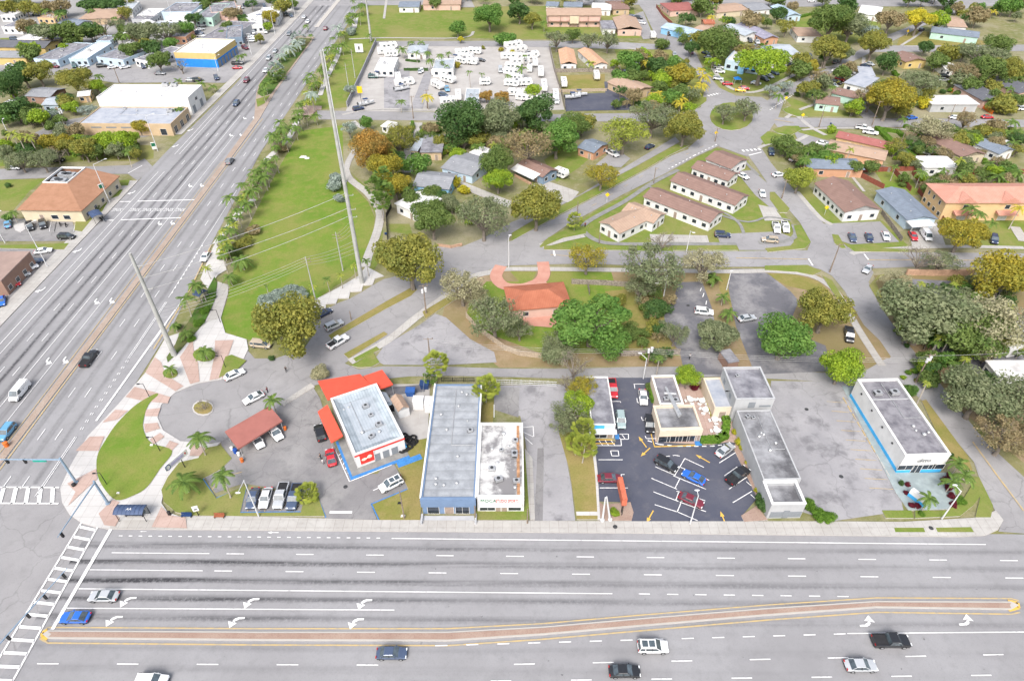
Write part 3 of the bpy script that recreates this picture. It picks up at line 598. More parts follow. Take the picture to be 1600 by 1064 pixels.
dashes('w', (-90.2,142), (-90.6,166), .7, 2.1, .25)
line('w', (-88.1,96), (-86.4,135), .45); line('w', (-86.6,120), (-86.3,140), .12); pline('f', [(240,545),(268,500),(298,450),(330,383)], .35)
line('f', (-100.75,78), (-100.9,262), .25); line('f', (-103.3,84), (-104.1,222), .18)
for y in (114.5,137.8,178,203,245,262): arrow('w', (-108.9,y), -90, 'left', 1.0); arrow('w', (-105.1,y+.3), -90, 'left', 1.0)
for y in (143,162.5,198,235,250): arrow('w', (-125.2,y), -90, 'right', 1.0)
line('w', (-121.2,180.5), (-103.2,181.8), .45); line('w', (-127,180.2), (-123.4,180.3), .45)
line('w', (-121.2,192.5), (-103.2,193.5), .45); line('w', (-127,192.2), (-123.4,192.3), .45)
pline('w', [(200,271),(222,259)], .3)
# side streets
pdash('w', [(1120,226),(1085,243),(1045,264)], .9, 2.2, .4); pdash('f', [(1100,228),(1005,274),(900,337)], 2.5, 9, .12); pline('f', [(860,398),(905,401)], .2); pline('f', [(1150,403),(1262,405)], .25); pline('f', [(1355,406),(1420,406),(1560,407)], .25)
pline('w', [(1263,404),(1270,415)], .4); pline('w', [(1350,397),(1357,406)], .4); pline('w', [(865,392),(867,400)], .5)
pline('f', [(1520,690),(1560,745),(1600,798)], .3); pline('f', [(1210,187),(1240,192)], .4); pdash('w', [(1203,172),(1245,144)], .8, 1.8, .6)
pline('w', [(1190,238),(1170,243)], .5); pdash('w', [(1160,236),(1190,233)], .8, 1.6, 1.6); pdash('w', [(1106,150),(1124,146)], .8, 1.6, 1.6)
# restaurant lot bays
for P in [[(1024,729),(1054,742)],[(1052,743),(1103,764)],[(1054,743),(1070,716)],[(1070,716),(1100,730)],[(1062,729),(1108,750)],[(1018,747),(1058,764)],[(1055,762),(1062,748)],[(1021,768),(1060,783)],[(1056,781),(1061,767)],[(1057,767),(1102,782)],[(1023,788),(1060,800)],[(1058,800),(1064,785)],[(1062,784),(1103,799)],[(1060,800),(1090,813)],
          [(1124,723),(1152,705)],[(1132,743),(1152,729)],[(1139,764),(1167,745)],[(1145,785),(1175,767)],[(1150,709),(1162,718)],[(1166,752),(1177,761)],[(1173,772),(1180,779)],
          [(935,718),(973,718)],[(970,741),(976,741)],[(937,762),(981,762)],[(954,704),(966,704),(967,712),(956,712),(954,704)],[(990,600),(1007,600)],[(991,600),(992,607)],[(955,627),(969,627),(970,629)],[(995,622),(996,629),(999,629)],[(1002,651),(1004,657),(1008,656)],[(1008,681),(1010,685),(1028,685)],
          [(931,696),(971,696),(970,686),(962,678)],[(936,688),(942,696)],[(945,687),(951,696)],[(954,687),(961,696)],[(968,678),(982,678),(982,686),(970,686)],[(972,679),(977,686)]]:
    pline('w', P, .16)
pdash('w', [(1012,688),(1030,694),(1060,697),(1110,697),(1128,695)], .9, 1.6, .22); pdash('w', [(1040,713),(1055,711),(1066,713)], .9, 1.5, .16)
def pxarrow(a, b_, s=.75):
    p, q = G(*a), G(*b_); d = q-p; arrow('y', (p+q)/2, math.degrees(math.atan2(d.y, d.x)), 'straight', s)
for a, b_ in (((1008,697),(1000,686)),((1014,702),(1003,712)),((1106,722),(1090,713)),((1018,803),(1013,812)),((1132,816),(1128,806))): pxarrow(a, b_, .95)
pline('y', [(922,687),(957,687)], .3); pline('y', [(1027,670),(1030,688),(1086,688)], .3)
for P in ([(960,678),(967,678),(968,686),(961,686)],[(1085,689),(1096,689),(1097,696),(1086,696)]): poly('b', [tuple(G(*p, .2))[:2] for p in P])
# bays of the pale lot (faded yellow) and wheel-stop side
for i in range(10):
    x, y = 1322+i*8.6, 628+i*15.0
    pline('f', [(x-30-i*1.2, y-1), (x-4, y+1)], .12)
# red-white restaurant lot: blue kerb walk, hatching
pline('w', [(524,703),(546,752),(612,726),(610,720),(556,740)], .16)
for i in range(6): pline('w', [(528+4*i, 712+7*i), (536+2.2*i, 706+5*i)], .14)
for i in range(8): pline('w', [(553+7.5*i, 748-3*i), (563+6.5*i, 738-2.6*i)], .14)
pline('w', [(583,766),(594,761)], .16)
for x in (397,424,448,470): pline('f', [(x,764),(x-11,800)], .14)
pline('f', [(331,765),(337,758)], .15); pline('f', [(360,742),(378,737)], .15)
pline('b', [(317,747),(337,778),(372,764)], .16); pline('b', [(386,757),(375,800),(478,799)], .16); pline('b', [(636,764),(580,787),(592,812)], .2); pline('b', [(490,761),(509,808)], .2)
pline('w', [(515,800),(550,800)], .5)
# drive beside the white-roofed shop
for P in ([(815,668),(833,666),(834,682)],[(818,675),(833,682)],[(820,683),(832,694)],[(772,632),(772,652)]): pline('w', P, .14)
for P in ([(1046,95),(1050,95)],[(1096,450),(1094,455)],[(1100,458),(1098,464)],[(1104,470),(1103,476)]): pline('w', P, .2)
for i in range(6): pline('w', [(1560+8*i, 500+14*i), (1585+8*i, 488+14*i)], .15)
for x in (80,88,88,118): pline('w', [(x,347),(x-3,362)], .12)
structure(link('white_road_markings', mk['w'].mesh('white_road_markings', [M_WHITE])))
structure(link('yellow_road_markings', mk['y'].mesh('yellow_road_markings', [M_YELLOW])))
structure(link('faded_yellow_road_markings', mk['f'].mesh('faded_yellow_road_markings', [M_FADED])))
structure(link('blue_road_markings', mk['b'].mesh('blue_road_markings', [M_BLUEPAINT])))
# painted words
def text_mesh(s, size, depth, m, font_shear=0.0):
    c = bpy.data.curves.new('lettering', 'FONT'); c.body = s; c.size = size; c.align_x = 'CENTER'; c.align_y = 'CENTER'; c.extrude = depth; c.shear = font_shear; c.resolution_u = 2
    o = bpy.data.objects.new('tmp', c); COL.objects.link(o)
    dg = bpy.context.evaluated_depsgraph_get(); me = bpy.data.meshes.new_from_object(o.evaluated_get(dg))
    bpy.data.objects.remove(o); me.materials.clear(); me.materials.append(m); me.name = 'lettering'; return me
tm = text_mesh('XING', 2.2, 0.001, M_WHITE)
for x in (-125.3,-119.5,-115.8,-112.5,-108.9,-105.2):
    o = link('road_lettering', tm, None, (x,187.0,.206), math.pi, (.55,1.35,1)); structure(o)
# ================================================================== vehicles
def paint(name, c, metal=0.0): return mat(name, c, rough=0.32, var=0.03, scale=0.8, spec=0.5, coat=0.6, metal=metal)
PAINTS = {'white': paint('white_car_paint', (0.74,0.75,0.76)), 'silver': paint('silver_car_paint', (0.50,0.52,0.54), 0.25), 'grey': paint('grey_car_paint', (0.22,0.23,0.25), 0.25),
          'black': paint('black_car_paint', (0.016,0.017,0.02)), 'dark blue': paint('dark_blue_car_paint', (0.02,0.035,0.085)), 'blue': paint('blue_car_paint', (0.02,0.13,0.55)), 'light blue': paint('light_blue_car_paint', (0.12,0.32,0.52)),
          'red': paint('red_car_paint', (0.48,0.02,0.03)), 'maroon': paint('maroon_car_paint', (0.16,0.02,0.035)), 'tan': paint('tan_car_paint', (0.42,0.35,0.26)), 'green': paint('dark_green_car_paint', (0.03,0.09,0.085)), 'pale green': paint('pale_green_car_paint', (0.36,0.46,0.46), 0.2), 'slate': paint('slate_car_paint', (0.07,0.10,0.17), 0.2), 'yellow': paint('yellow_machine_paint', (0.75,0.45,0.02)), 'orange': paint('orange_paint', (0.7,0.16,0.03))}
M_GLASS = mat('car_glass', (0.075,0.10,0.115), rough=0.05, var=0.3, scale=0.5, spec=0.9, coat=1.0)
M_TYRE = mat('tyre_rubber', (0.018,0.018,0.019), rough=0.9); M_RIM = mat('wheel_rim', (0.42,0.43,0.44), rough=0.35, metal=0.6)
M_LAMPW = mat('headlamp_lens', (0.75,0.78,0.80), rough=0.15); M_LAMPR = mat('tail_lamp_lens', (0.42,0.015,0.015), rough=0.2); M_TRIM = mat('black_trim', (0.025,0.025,0.027), rough=0.6)
# profile per kind: length, width, stations (x fraction, half-width factor, deck z), greenhouse (x0,x1 base, x2,x3 roof, z base, z roof)
KINDS = {
 'sedan': dict(L=4.75, Wd=1.84, deck=[(0,.80,.62),(.03,.92,.72),(.14,.99,.95),(.30,1,.98),(.72,1,.98),(.76,1,.96),(.95,.95,.74),(.99,.84,.66),(1,.78,.58)], gh=(.13,.74,.27,.57,.96,1.44)),
 'coupe': dict(L=4.65, Wd=1.90, deck=[(0,.82,.66),(.03,.93,.80),(.14,1,.96),(.30,1,.95),(.68,.99,.92),(.95,.95,.70),(.99,.84,.62),(1,.78,.55)], gh=(.08,.70,.26,.50,.94,1.34)),
 'suv': dict(L=4.75, Wd=1.92, deck=[(0,.86,.70),(.02,.95,1.0),(.10,1,1.06),(.70,1,1.06),(.76,1,1.04),(.95,.96,.90),(.99,.88,.80),(1,.82,.64)], gh=(.015,.75,.07,.58,1.04,1.70)),
 'minivan': dict(L=5.0, Wd=1.95, deck=[(0,.86,.70),(.02,.95,1.0),(.10,1,1.06),(.78,1,1.06),(.84,1,1.0),(.97,.94,.82),(1,.82,.62)], gh=(.012,.86,.05,.66,1.04,1.76)),
 'van': dict(L=5.6, Wd=2.02, deck=[(0,.92,.70),(.012,.99,1.2),(.10,1,1.25),(.80,1,1.25),(.86,1,1.12),(.98,.94,.90),(1,.84,.66)], gh=(.010,.88,.025,.74,1.23,2.15)),
 'pickup': dict(L=5.75, Wd=2.02, deck=[(0,.92,.80),(.01,.98,1.08),(.40,1,1.08),(.72,1,1.10),(.78,1,1.10),(.96,.96,1.0),(1,.88,.70)], gh=(.37,.75,.41,.64,1.08,1.86)),
}
def car_parts(kind):
    K = KINDS[kind]; L, Wd = K['L'], K['Wd']; hw = Wd/2
    def X(f): return (f-.5)*L
    body = MB(); rows = []
    for f, k, z in K['deck']:
        w_ = hw*k; x = X(f); z0 = .30 if .04 < f < .96 else .36
        rows.append([(x,-w_*.93,z0),(x,-w_,z0+.22),(x,-w_*.985,z*.86),(x,-w_*.88,z),(x,0,z+.035),(x,w_*.88,z),(x,w_*.985,z*.86),(x,w_,z0+.22),(x,w_*.93,z0)])
    vs = [p for r in rows for p in r]; n = 9; fs = []
    for i in range(len(rows)-1):
        for j in range(n-1): fs.append((i*n+j,(i+1)*n+j,(i+1)*n+j+1,i*n+j+1))
    fs.append(tuple(range(n-1,-1,-1))[::-1]); fs.append(tuple((len(rows)-1)*n+j for j in range(n-1,-1,-1)))
    body.add(vs, fs, 0)
    body.box(X(.03),X(.97),-hw*.9,hw*.9,.17,.34,1)  # dark underbody plate, added to stop light leaking through and deepen the shade beneath
    a0, a1, r0, r1, zb, zr = K['gh']; wb, wr = hw*.93, hw*.76
    if kind in ('suv','minivan','van','pickup'): wr = hw*.84
    # roof and pillars (body colour)
    body.add([(X(r0),-wr,zr-.05),(X(r1),-wr,zr-.05),(X(r1),wr,zr-.05),(X(r0),wr,zr-.05),(X(r0)+.08,-wr*.9,zr),(X(r1)-.08,-wr*.9,zr),(X(r1)-.08,wr*.9,zr),(X(r0)+.08,wr*.9,zr)],
             [(0,1,5,4),(1,2,6,5),(2,3,7,6),(3,0,4,7),(4,5,6,7),(3,2,1,0)], 0)
    for s in (-1, 1):
        for fb, fr in ((a0, r0), (a1, r1)): body.tube((X(fb),s*wb,zb-.03),(X(fr),s*wr,zr-.03),.055,.05,4,0,False)
        if kind != 'pickup':
            mb_, mr_ = (.45, .43) if kind != 'coupe' else (.36,.36)
            body.tube((X(mb_),s*wb,zb-.03),(X(mr_),s*wr,zr-.03),.05,.045,4,1,False)
        if kind in ('suv','minivan','van'): body.tube((X(.22),s*wb,zb-.03),(X(.22),s*wr,zr-.03),.08,.07,4,0,False)
        body.box(X(a1)-.55,X(a1)-.38,s*(hw+.02)-.09,s*(hw+.02)+.09,zb-.02,zb+.13,0)
    body.box(X(0)-.01,X(0)+.10,-hw*.8,hw*.8,.34,.50,1); body.box(X(1)-.10,X(1)+.012,-hw*.62,hw*.62,.34,.56,1)
    if kind == 'pickup':
        body.box(X(.03),X(.36),-hw*.80,hw*.80,1.085,1.125,1)
        for s in (-1,1): body.box(X(.012),X(.37),s*hw*.92-.07,s*hw*.92+.07,1.08,1.18,0)
        body.box(X(.010),X(.03),-hw*.88,hw*.88,1.08,1.18,0)
    if kind == 'van':
        for s in (-1,1): body.box(X(.03),X(.60),s*wb*.97-.03,s*wb*.97+.03,zb-.05,zr-.12,0)
    if kind in ('suv',): 
        for s in (-1,1): body.tube((X(.12),s*wr*.92,zr+.05),(X(.52),s*wr*.92,zr+.05),.025,.025,4,1)
    def quad(pts): q = MB(); q.add(pts, [(0,1,2,3)]); return q
    e = .012
    ws = quad([(X(a1),-wb*.96,zb+e),(X(a1),wb*.96,zb+e),(X(r1),wr*.95,zr-.05),(X(r1),-wr*.95,zr-.05)])
    rw = quad([(X(a0),wb*.96,zb+e),(X(a0),-wb*.96,zb+e),(X(r0),-wr*.95,zr-.05),(X(r0),wr*.95,zr-.05)])
    sw = []
    for s in (-1, 1):
        q = MB(); pts = [(X(a0)+.04,s*wb,zb),(X(a1)-.04,s*wb,zb),(X(r1),s*(wr+.01),zr-.05),(X(r0),s*(wr+.01),zr-.05)]
        q.add(pts if s < 0 else pts[::-1], [(0,1,2,3)]); sw.append(q)
    wheel = MB(); rad, wd = (.34,.12) if kind in ('sedan','coupe') else (.38,.13)
    wheel.tube((0,-wd,0),(0,wd,0),rad,rad,12,0); wheel.tube((0,-wd-.012,0),(0,wd+.012,0),rad*.62,rad*.62,10,1)
    wheels = [(X(f), s*(hw-.10), rad) for f in ((.19,.81) if kind != 'pickup' else (.20,.80)) for s in (-1,1)]
    hl = MB(); hl.box(X(1)-.20,X(1)-.04,-.19,.19,-.07,.07); tl = MB(); tl.box(X(0)-.012,X(0)+.12,-.17,.17,-.09,.09)
    zh = {'sedan':.66,'coupe':.63,'suv':.82,'minivan':.80,'van':.86,'pickup':.92}[kind]
    sun = None
    return dict(body=body, ws=ws, rw=rw, sw=sw, wheel=wheel, wheels=wheels, hl=hl, tl=tl, hlp=[(0,s*hw*.66,zh) for s in (-1,1)], tlp=[(0,s*hw*.70,zh+.06) for s in (-1,1)], roof=(X(r0),X(r1),wr,zr))
CARM = {}
def car_meshes(kind):
    if kind in CARM: return CARM[kind]
    P = car_parts(kind); D = dict(P)
    D['m_body'] = P['body'].mesh('car_body', [PAINTS['white'], M_TRIM]); D['m_ws'] = P['ws'].mesh('windscreen', [M_GLASS]); D['m_rw'] = P['rw'].mesh('rear_window', [M_GLASS])
    D['m_sw'] = [q.mesh('side_window', [M_GLASS]) for q in P['sw']]; D['m_wheel'] = P['wheel'].mesh('wheel', [M_TYRE, M_RIM]); D['m_hl'] = P['hl'].mesh('headlight', [M_LAMPW]); D['m_tl'] = P['tl'].mesh('tail_light', [M_LAMPR])
    a = MB()     # single-mesh version for vehicles only a few pixels long
    a.add(P['body'].v, [], 0)
    for f, m in zip(P['body'].f, P['body'].m): a.f.append(f); a.m.append(m)
    for q in [P['ws'], P['rw']]+P['sw']: a.add(q.v, q.f, 2)
    for p in P['wheels']: a.add([(v[0]+p[0],v[1]+p[1],v[2]+p[2]) for v in P['wheel'].v], P['wheel'].f, 3)
    for p in P['hlp']: a.add([(v[0]+p[0],v[1]+p[1],v[2]+p[2]) for v in P['hl'].v], P['hl'].f, 4)
    for p in P['tlp']: a.add([(v[0]+p[0],v[1]+p[1],v[2]+p[2]) for v in P['tl'].v], P['tl'].f, 5)
    D['m_all'] = a.mesh('car', [PAINTS['white'], M_TRIM, M_GLASS, M_TYRE, M_LAMPW, M_LAMPR]); CARM[kind] = D
    return D
CATN = {'sedan':'car','coupe':'car','suv':'car','minivan':'minivan','van':'van','pickup':'pickup truck'}
OBJN = {'sedan':'parked_car','coupe':'sports_car','suv':'family_car','minivan':'minivan','van':'delivery_van','pickup':'pickup_truck'}
def paint_slot(o, m):
    o.material_slots[0].link = 'OBJECT'; o.material_slots[0].material = m
SUNM = {}
def car(px, py, kind, colr, dx=1.0, dy=0.0, ang=None, group=None, note='', sunroof=False, label=None):
    g = G(px, py, .75); loc = (g.x, g.y, .13)
    if ang is None:
        q = G(px+dx*4, py+dy*4, .75)-g; ang = math.atan2(q.y, q.x)
    else: ang = R(ang)
    D = car_meshes(kind); pm = PAINTS[colr]; kn = {'sedan':'sedan','coupe':'coupe','suv':'estate car' if False else 'SUV','minivan':'minivan','van':'van','pickup':'pickup truck'}[kind]
    desc = label or ((colr+' '+kn+(' '+note if note else '')))
    if py < 300:
        o = link(OBJN[kind], D['m_all'], None, loc, ang); paint_slot(o, pm)
        return tag(o, desc, CATN[kind], group or 'cars on the streets and lots', (px, py), fixed=bool(label))
    r = empty(OBJN[kind], loc, ang)
    b_ = link('body', D['m_body'], r); paint_slot(b_, pm)
    link('windscreen', D['m_ws'], r); link('rear_window', D['m_rw'], r)
    for m in D['m_sw']: link('side_window', m, r)
    for p in D['wheels']: link('wheel', D['m_wheel'], r, p)
    for p in D['hlp']: link('headlight', D['m_hl'], r, p)
    for p in D['tlp']: link('tail_light', D['m_tl'], r, p)
    if sunroof:
        if kind not in SUNM:
            x0, x1, wr, zr = D['roof']; q = MB(); q.box(x0+.25,(x0+x1)/2-.05,-wr*.62,wr*.62,zr-.01,zr+.012); q.box((x0+x1)/2+.10,x1-.2,-wr*.62,wr*.62,zr-.01,zr+.012); SUNM[kind] = q.mesh('sunroof', [M_GLASS])
        link('sunroof', SUNM[kind], r)
    return tag(r, desc, CATN[kind], group or 'cars on the streets and lots', (px, py), fixed=bool(label))
RD = 'cars driving on the wide roads'
for a in [(162,931,'sedan','silver',-1,0,'silver sedan waiting in the left-turn lane above the blue sports car'),(117,964,'coupe','blue',-1,0,'bright blue sports coupe waiting at the stop line beside the brick median'),(237,1064,'suv','white',1,0,'white SUV cut off by the bottom edge of the picture'),
          (612,1020,'sedan','slate',1,0,'dark slate-blue sedan driving alone just below the brick median'),(976,1048,'sedan','black',1,0,'glossy black sedan driving below the white SUV with two sunroof panels'),(1392,1001,'pickup','black',1,0,'long black pickup truck below the right end of the brick median'),(1345,1039,'sedan','silver',1,0,'silver sedan driving below the black pickup truck')]:
    car(a[0],a[1],a[2],a[3],a[4],a[5],group=RD,label=a[6])
car(1020,1010,'suv','white',1,0,group=RD,sunroof=True,label='white SUV with two dark sunroof panels driving below the brick median')
for a in [(31,612,'van','white',-90,'white panel van driving towards the junction on the left avenue'),(139,560,'pickup','black',90,'black pickup truck driving away beside the avenue median'),(10,675,'suv','light blue',-90,'light blue SUV beside the orange barrier on the avenue'),(321,401,'sedan','white',-90,'white sedan stopped in the kerbside bus bay of the avenue'),(359,252,'suv','grey',90,'grey SUV driving away on the avenue north of the painted words'),(369,162,'suv','slate',-90,'slate-blue SUV coming down the avenue past the white flat-roofed building'),(385,126,'suv','maroon',-90,'dark maroon SUV coming down the avenue past the blue and yellow garage')]:
    car(a[0],a[1],a[2],a[3],ang=a[4],group=RD,label=a[5])
for x,y,k,c,an in [(475,27,'sedan','white',-90),(481,34,'sedan','white',-90),(509,45,'suv','maroon',90),(452,53,'suv','grey',-90),(420,91,'suv','silver',-90),(415,110,'sedan','white',-90),(430,80,'sedan','silver',-90)]: car(x,y,k,c,ang=an,group=RD)
for a in [(366,585,'sedan','white',2.2,-1,'white sedan parked on the rim of the turning circle beside the small lawn'),(396,621,'coupe','white',-2,1,'white coupe with dark roof standing between turning circle and red canopy'),(402,688,'sedan','white',.6,1,'white sedan poking out left under the red carwash canopy'),(430,676,'suv','white',.8,1,'white SUV poking out right under the red carwash canopy'),
          (500,676,'suv','black',-.3,-1,'black SUV parked along the left red awning'),(517,714,'coupe','red',-.2,-1,'red coupe with open door parked in front of the restaurant'),(395,778,'sedan','slate',-.3,1,'slate sedan, leftmost in the row of four beside the lawn'),(415,777,'sedan','white',-.3,1,'white sedan second in the row of four beside the lawn'),(439,774,'pickup','silver',-.3,1,'silver pickup truck with dark bed in the row of four'),(460,776,'pickup','slate',-.3,1,'dark slate pickup truck beside the round palmetto bush'),(611,756,'suv','white',-1,.5,'white SUV with dark sunroof in the bay beside the hatched walk'),
          (957,607,'pickup','red',.15,1,'red pickup truck behind the narrow grey-roofed shop'),(1005,620,'sedan','white',.12,1,'white sedan beside the clipped hedges of the tan restaurant'),(970,656,'suv','pale green',.12,1,'pale grey-green SUV beside the narrow shop with the blue sign'),(1015,663,'suv','black',.1,1,'black SUV parked tight against the tan restaurant wall'),(1133,703,'sedan','silver',1,-.75,'silver sedan nose-in at the yellow shrubs'),(1153,743,'pickup','black',1,-.8,'black pickup truck with open bed nose-in at the long grey wall'),(1041,725,'suv','black',1,.55,'black estate car slanted in the middle bays of the dark lot'),(1084,745,'coupe','blue',-1,-.5,'bright blue coupe slanted in the middle bays of the dark lot'),(1080,781,'sedan','maroon',1,.45,'maroon sedan slanted under the lamp post in the dark lot'),(953,747,'sedan','maroon',1,0,'dark red sedan beside the low orange sign wall'),
          (528,534,'pickup','white',1,-.6,'white pickup truck parked on the diagonal street below the big olive tree'),(522,508,'suv','silver',1,-.45,'silver SUV parked at the toothed kerb behind the olive tree'),(505,489,'sedan','dark blue',1,-.5,'dark blue car half hidden by the olive tree at the toothed kerb'),(408,538,'minivan','tan',1,.1,'tan minivan parked under the olive tree by the turning circle'),
          (1356,420,'sedan','silver',-.8,1,'silver sedan with dark roof turning at the four-way junction'),(1332,371,'sedan','slate',.4,1,'slate sedan, leftmost of three in the pad by the brown roof'),(1358,371,'sedan','dark blue',.4,1,'dark blue sedan, middle of three in the pad by the brown roof'),(1384,369,'sedan','white',.4,1,'white sedan, rightmost of three in the pad by the brown roof'),(1213,356,'pickup','white',.3,1,'left white pickup truck on the grass verge'),(1227,355,'pickup','white',.3,1,'right white pickup truck on the grass verge'),(1203,375,'suv','tan',-1,-.1,'tan SUV parked below the two white pickup trucks'),(1129,367,'suv','dark blue',1,.05,'dark blue SUV parked at the end of the apartment lawn'),
          (1191,302,'sedan','white',.4,1,'white sedan parked at the end of the second brown-roofed apartment block'),(1100,487,'suv','white',1,.1,'white SUV standing alone in the dark patchy lot'),(1167,497,'sedan','silver',1,-.15,'silver sedan parked under the small palms between two lots'),(1327,523,'pickup','black',.1,1,'black pickup truck in the shade of the olive-gold tree'),(1540,452,'pickup','white',-.6,1,'left white pickup truck under the yellow-olive tree'),(1555,458,'pickup','silver',-.7,1,'silver pickup truck under the yellow-olive tree'),(1427,369,'sedan','red',.6,1,'red car parked before the grey-roofed blue house'),(1447,368,'van','white',.7,1,'white van parked before the grey-roofed blue house'),(1553,374,'suv','dark blue',.3,1,'dark blue SUV half hidden by the orange tree before the townhouses'),
          (12,350,'sedan','light blue',0,-1,'pale blue sedan at the left end of the tiled restaurant bays'),(47,354,'suv','black',.15,1,'black SUV beside the planter of the tiled restaurant'),(67,351,'suv','black',.1,1,'black off-roader with spare wheel before the tiled restaurant'),(104,370,'suv','black',1,0,'black SUV crosswise in the drive of the tiled restaurant'),(67,392,'sedan','white',1,-.15,'white sedan at the top of the slanted row by the avenue'),(54,409,'sedan','slate',1,-.3,'slate sedan second in the slanted row by the avenue'),(45,419,'sedan','white',1,-.35,'white sedan third in the slanted row by the avenue'),(32,431,'sedan','silver',1,-.35,'silver sedan fourth in the slanted row by the avenue'),(17,446,'coupe','red',1,-.3,'red coupe at the bottom of the slanted row by the avenue'),(2,470,'sedan','blue',0,1,'blue car cut off by the left edge beside the avenue')]:
    car(a[0],a[1],a[2],a[3],a[4],a[5],label=a[6],sunroof=('sunroof' in a[6]))
for x,y,k,c,dx,dy in [(1161,275,'sedan','white',1,.5),(1217,273,'sedan','white',1,-.1),(1242,249,'sedan','white',1,-.2),(1205,238,'suv','dark blue',.3,1),(1015,229,'sedan','dark blue',1,-.5),(957,240,'pickup','white',1,.5),(1062,98,'sedan','white',.5,1),(1054,85,'sedan','silver',.5,1),(1080,82,'sedan','maroon',.7,1),(1045,53,'suv','black',.6,1),(1056,53,'sedan','silver',.6,1),(1003,36,'sedan','white',1,.2),(998,28,'suv','black',1,.1),(987,25,'sedan','dark blue',1,.1),
   (1103,83,'sedan','dark blue',1,.3),(1107,90,'sedan','silver',1,.3),(1112,98,'sedan','white',1,.3),(1123,105,'suv','silver',1,.1),(1125,112,'suv','white',1,.1),(1137,131,'sedan','red',1,0),(1181,130,'sedan','silver',1,.1),(1195,124,'suv','black',1,.5),(1203,119,'sedan','silver',1,.5),(1211,114,'suv','slate',1,.5),(1219,110,'suv','black',1,.5),(1251,92,'sedan','slate',.6,1),(1258,91,'sedan','silver',.6,1),(1265,89,'suv','slate',.6,1),(1235,102,'suv','black',1,.2),
   (1172,64,'suv','black',.8,1),(1183,66,'pickup','silver',.8,1),(1180,73,'sedan','grey',1,.5),(1310,112,'pickup','white',1,.2),(1322,117,'pickup','white',1,.2),(1318,107,'suv','silver',1,.2),(1313,124,'suv','red',1,.3),(1308,129,'suv','black',1,.3),(1302,134,'suv','silver',1,.3),(1335,113,'pickup','white',.7,1),(1352,103,'sedan','dark blue',1,.3),(1359,100,'sedan','silver',1,.3),(1278,149,'suv','dark blue',1,.2),(1285,224,'sedan','white',1,.2),(1341,172,'suv','black',.8,1),(1349,200,'pickup','white',1,.15),(1360,207,'pickup','white',1,.15),(1475,125,'sedan','white',1,.05),(1475,119,'suv','black',1,.05),(1425,184,'sedan','blue',1,-.1),(1493,184,'sedan','white',1,.1),(1543,183,'sedan','red',1,0),(1420,228,'pickup','white',1,.6),(1436,234,'van','white',1,.6),(1448,239,'pickup','silver',1,.6),(1457,236,'suv','silver',1,.6),(1598,170,'suv','white',1,0),(1325,52,'suv','black',1,.1),(1268,2,'sedan','white',1,0),(1306,97,'suv','grey',1,-.6),(1440,47,'suv','dark blue',1,-.5),(1541,15,'suv','black',1,-.4),
   (85,104,'suv','maroon',1,.1),(116,103,'suv','green',0,1),(131,105,'sedan','white',1,-.3),(159,103,'suv','black',1,-.1),(176,105,'sedan','white',1,-.2),(195,105,'sedan','white',1,-.2),(224,104,'suv','dark blue',.5,1),(29,19,'suv','red',1,0),(52,18,'sedan','white',1,0),(57,23,'sedan','slate',1,0),(26,33,'suv','slate',1,.2),(78,8,'sedan','white',1,.1),(89,22,'suv','grey',.3,1),(23,61,'suv','slate',1,0),(371,106,'coupe','red',1,0),(371,99,'pickup','black',1,0),(360,72,'suv','blue',.2,1),(366,75,'sedan','black',.5,1),(381,72,'sedan','tan',.7,1),(313,46,'sedan','silver',1,-.1),(316,40,'sedan','silver',1,-.1),(325,35,'sedan','white',1,-.1),(332,33,'sedan','white',1,-.1),(308,36,'sedan','silver',1,.1),(311,52,'suv','slate',1,0),(314,56,'sedan','white',1,0),(356,37,'sedan','white',1,.1),(372,35,'suv','grey',.4,1),(349,27,'suv','black',1,0),(376,12,'sedan','silver',1,.2),(385,9,'suv','slate',1,.2),(390,57,'suv','white',1,0),(392,60,'sedan','white',1,0),(388,46,'sedan','grey',.4,1),(393,64,'sedan','silver',1,0),(413,10,'suv','dark blue',.4,1),(396,51,'sedan','white',.5,1),(440,20,'suv','silver',.6,1),(447,23,'suv','black',.6,1),(455,25,'suv','slate',.6,1),(415,50,'sedan','white',.2,1),(396,50,'suv','dark blue',.4,1),(207,55,'suv','black',1,.3),(212,60,'suv','black',1,.2),(383,75,'suv','maroon',1,.4),(15,102,'sedan','white',1,.1),(12,75,'sedan','slate',1,0),(297,125,'sedan','silver',1,0),(250,115,'sedan','grey',1,0),(338,122,'suv','dark blue',.4,1),(309,125,'suv','black',1,-.1),(22,262,'sedan','silver',1,0),(90,250,'suv','black',1,0),
   (751,94,'coupe','black',1,.1),(659,110,'sedan','white',0,1),(656,112,'sedan','silver',0,1),(583,120,'suv','green',1,0),(693,149,'suv','slate',1,.25),(698,139,'pickup','light blue',.5,1),(782,110,'van','silver',.1,1),(560,170,'suv','dark blue',1,-.2),(870,158,'van','white',.1,1),(893,82,'suv','green',.3,1),(978,95,'sedan','dark blue',.4,1),(977,115,'suv','slate',.3,1),(996,97,'sedan','white',.4,1),(905,30,'sedan','grey',1,0),(1122,123,'suv','silver',1,.1),(1455,135,'sedan','silver',1,0),(1163,138,'sedan','red',1,.1),(1157,141,'sedan','yellow',1,.1)]:
    car(x,y,k,c,dx,dy)
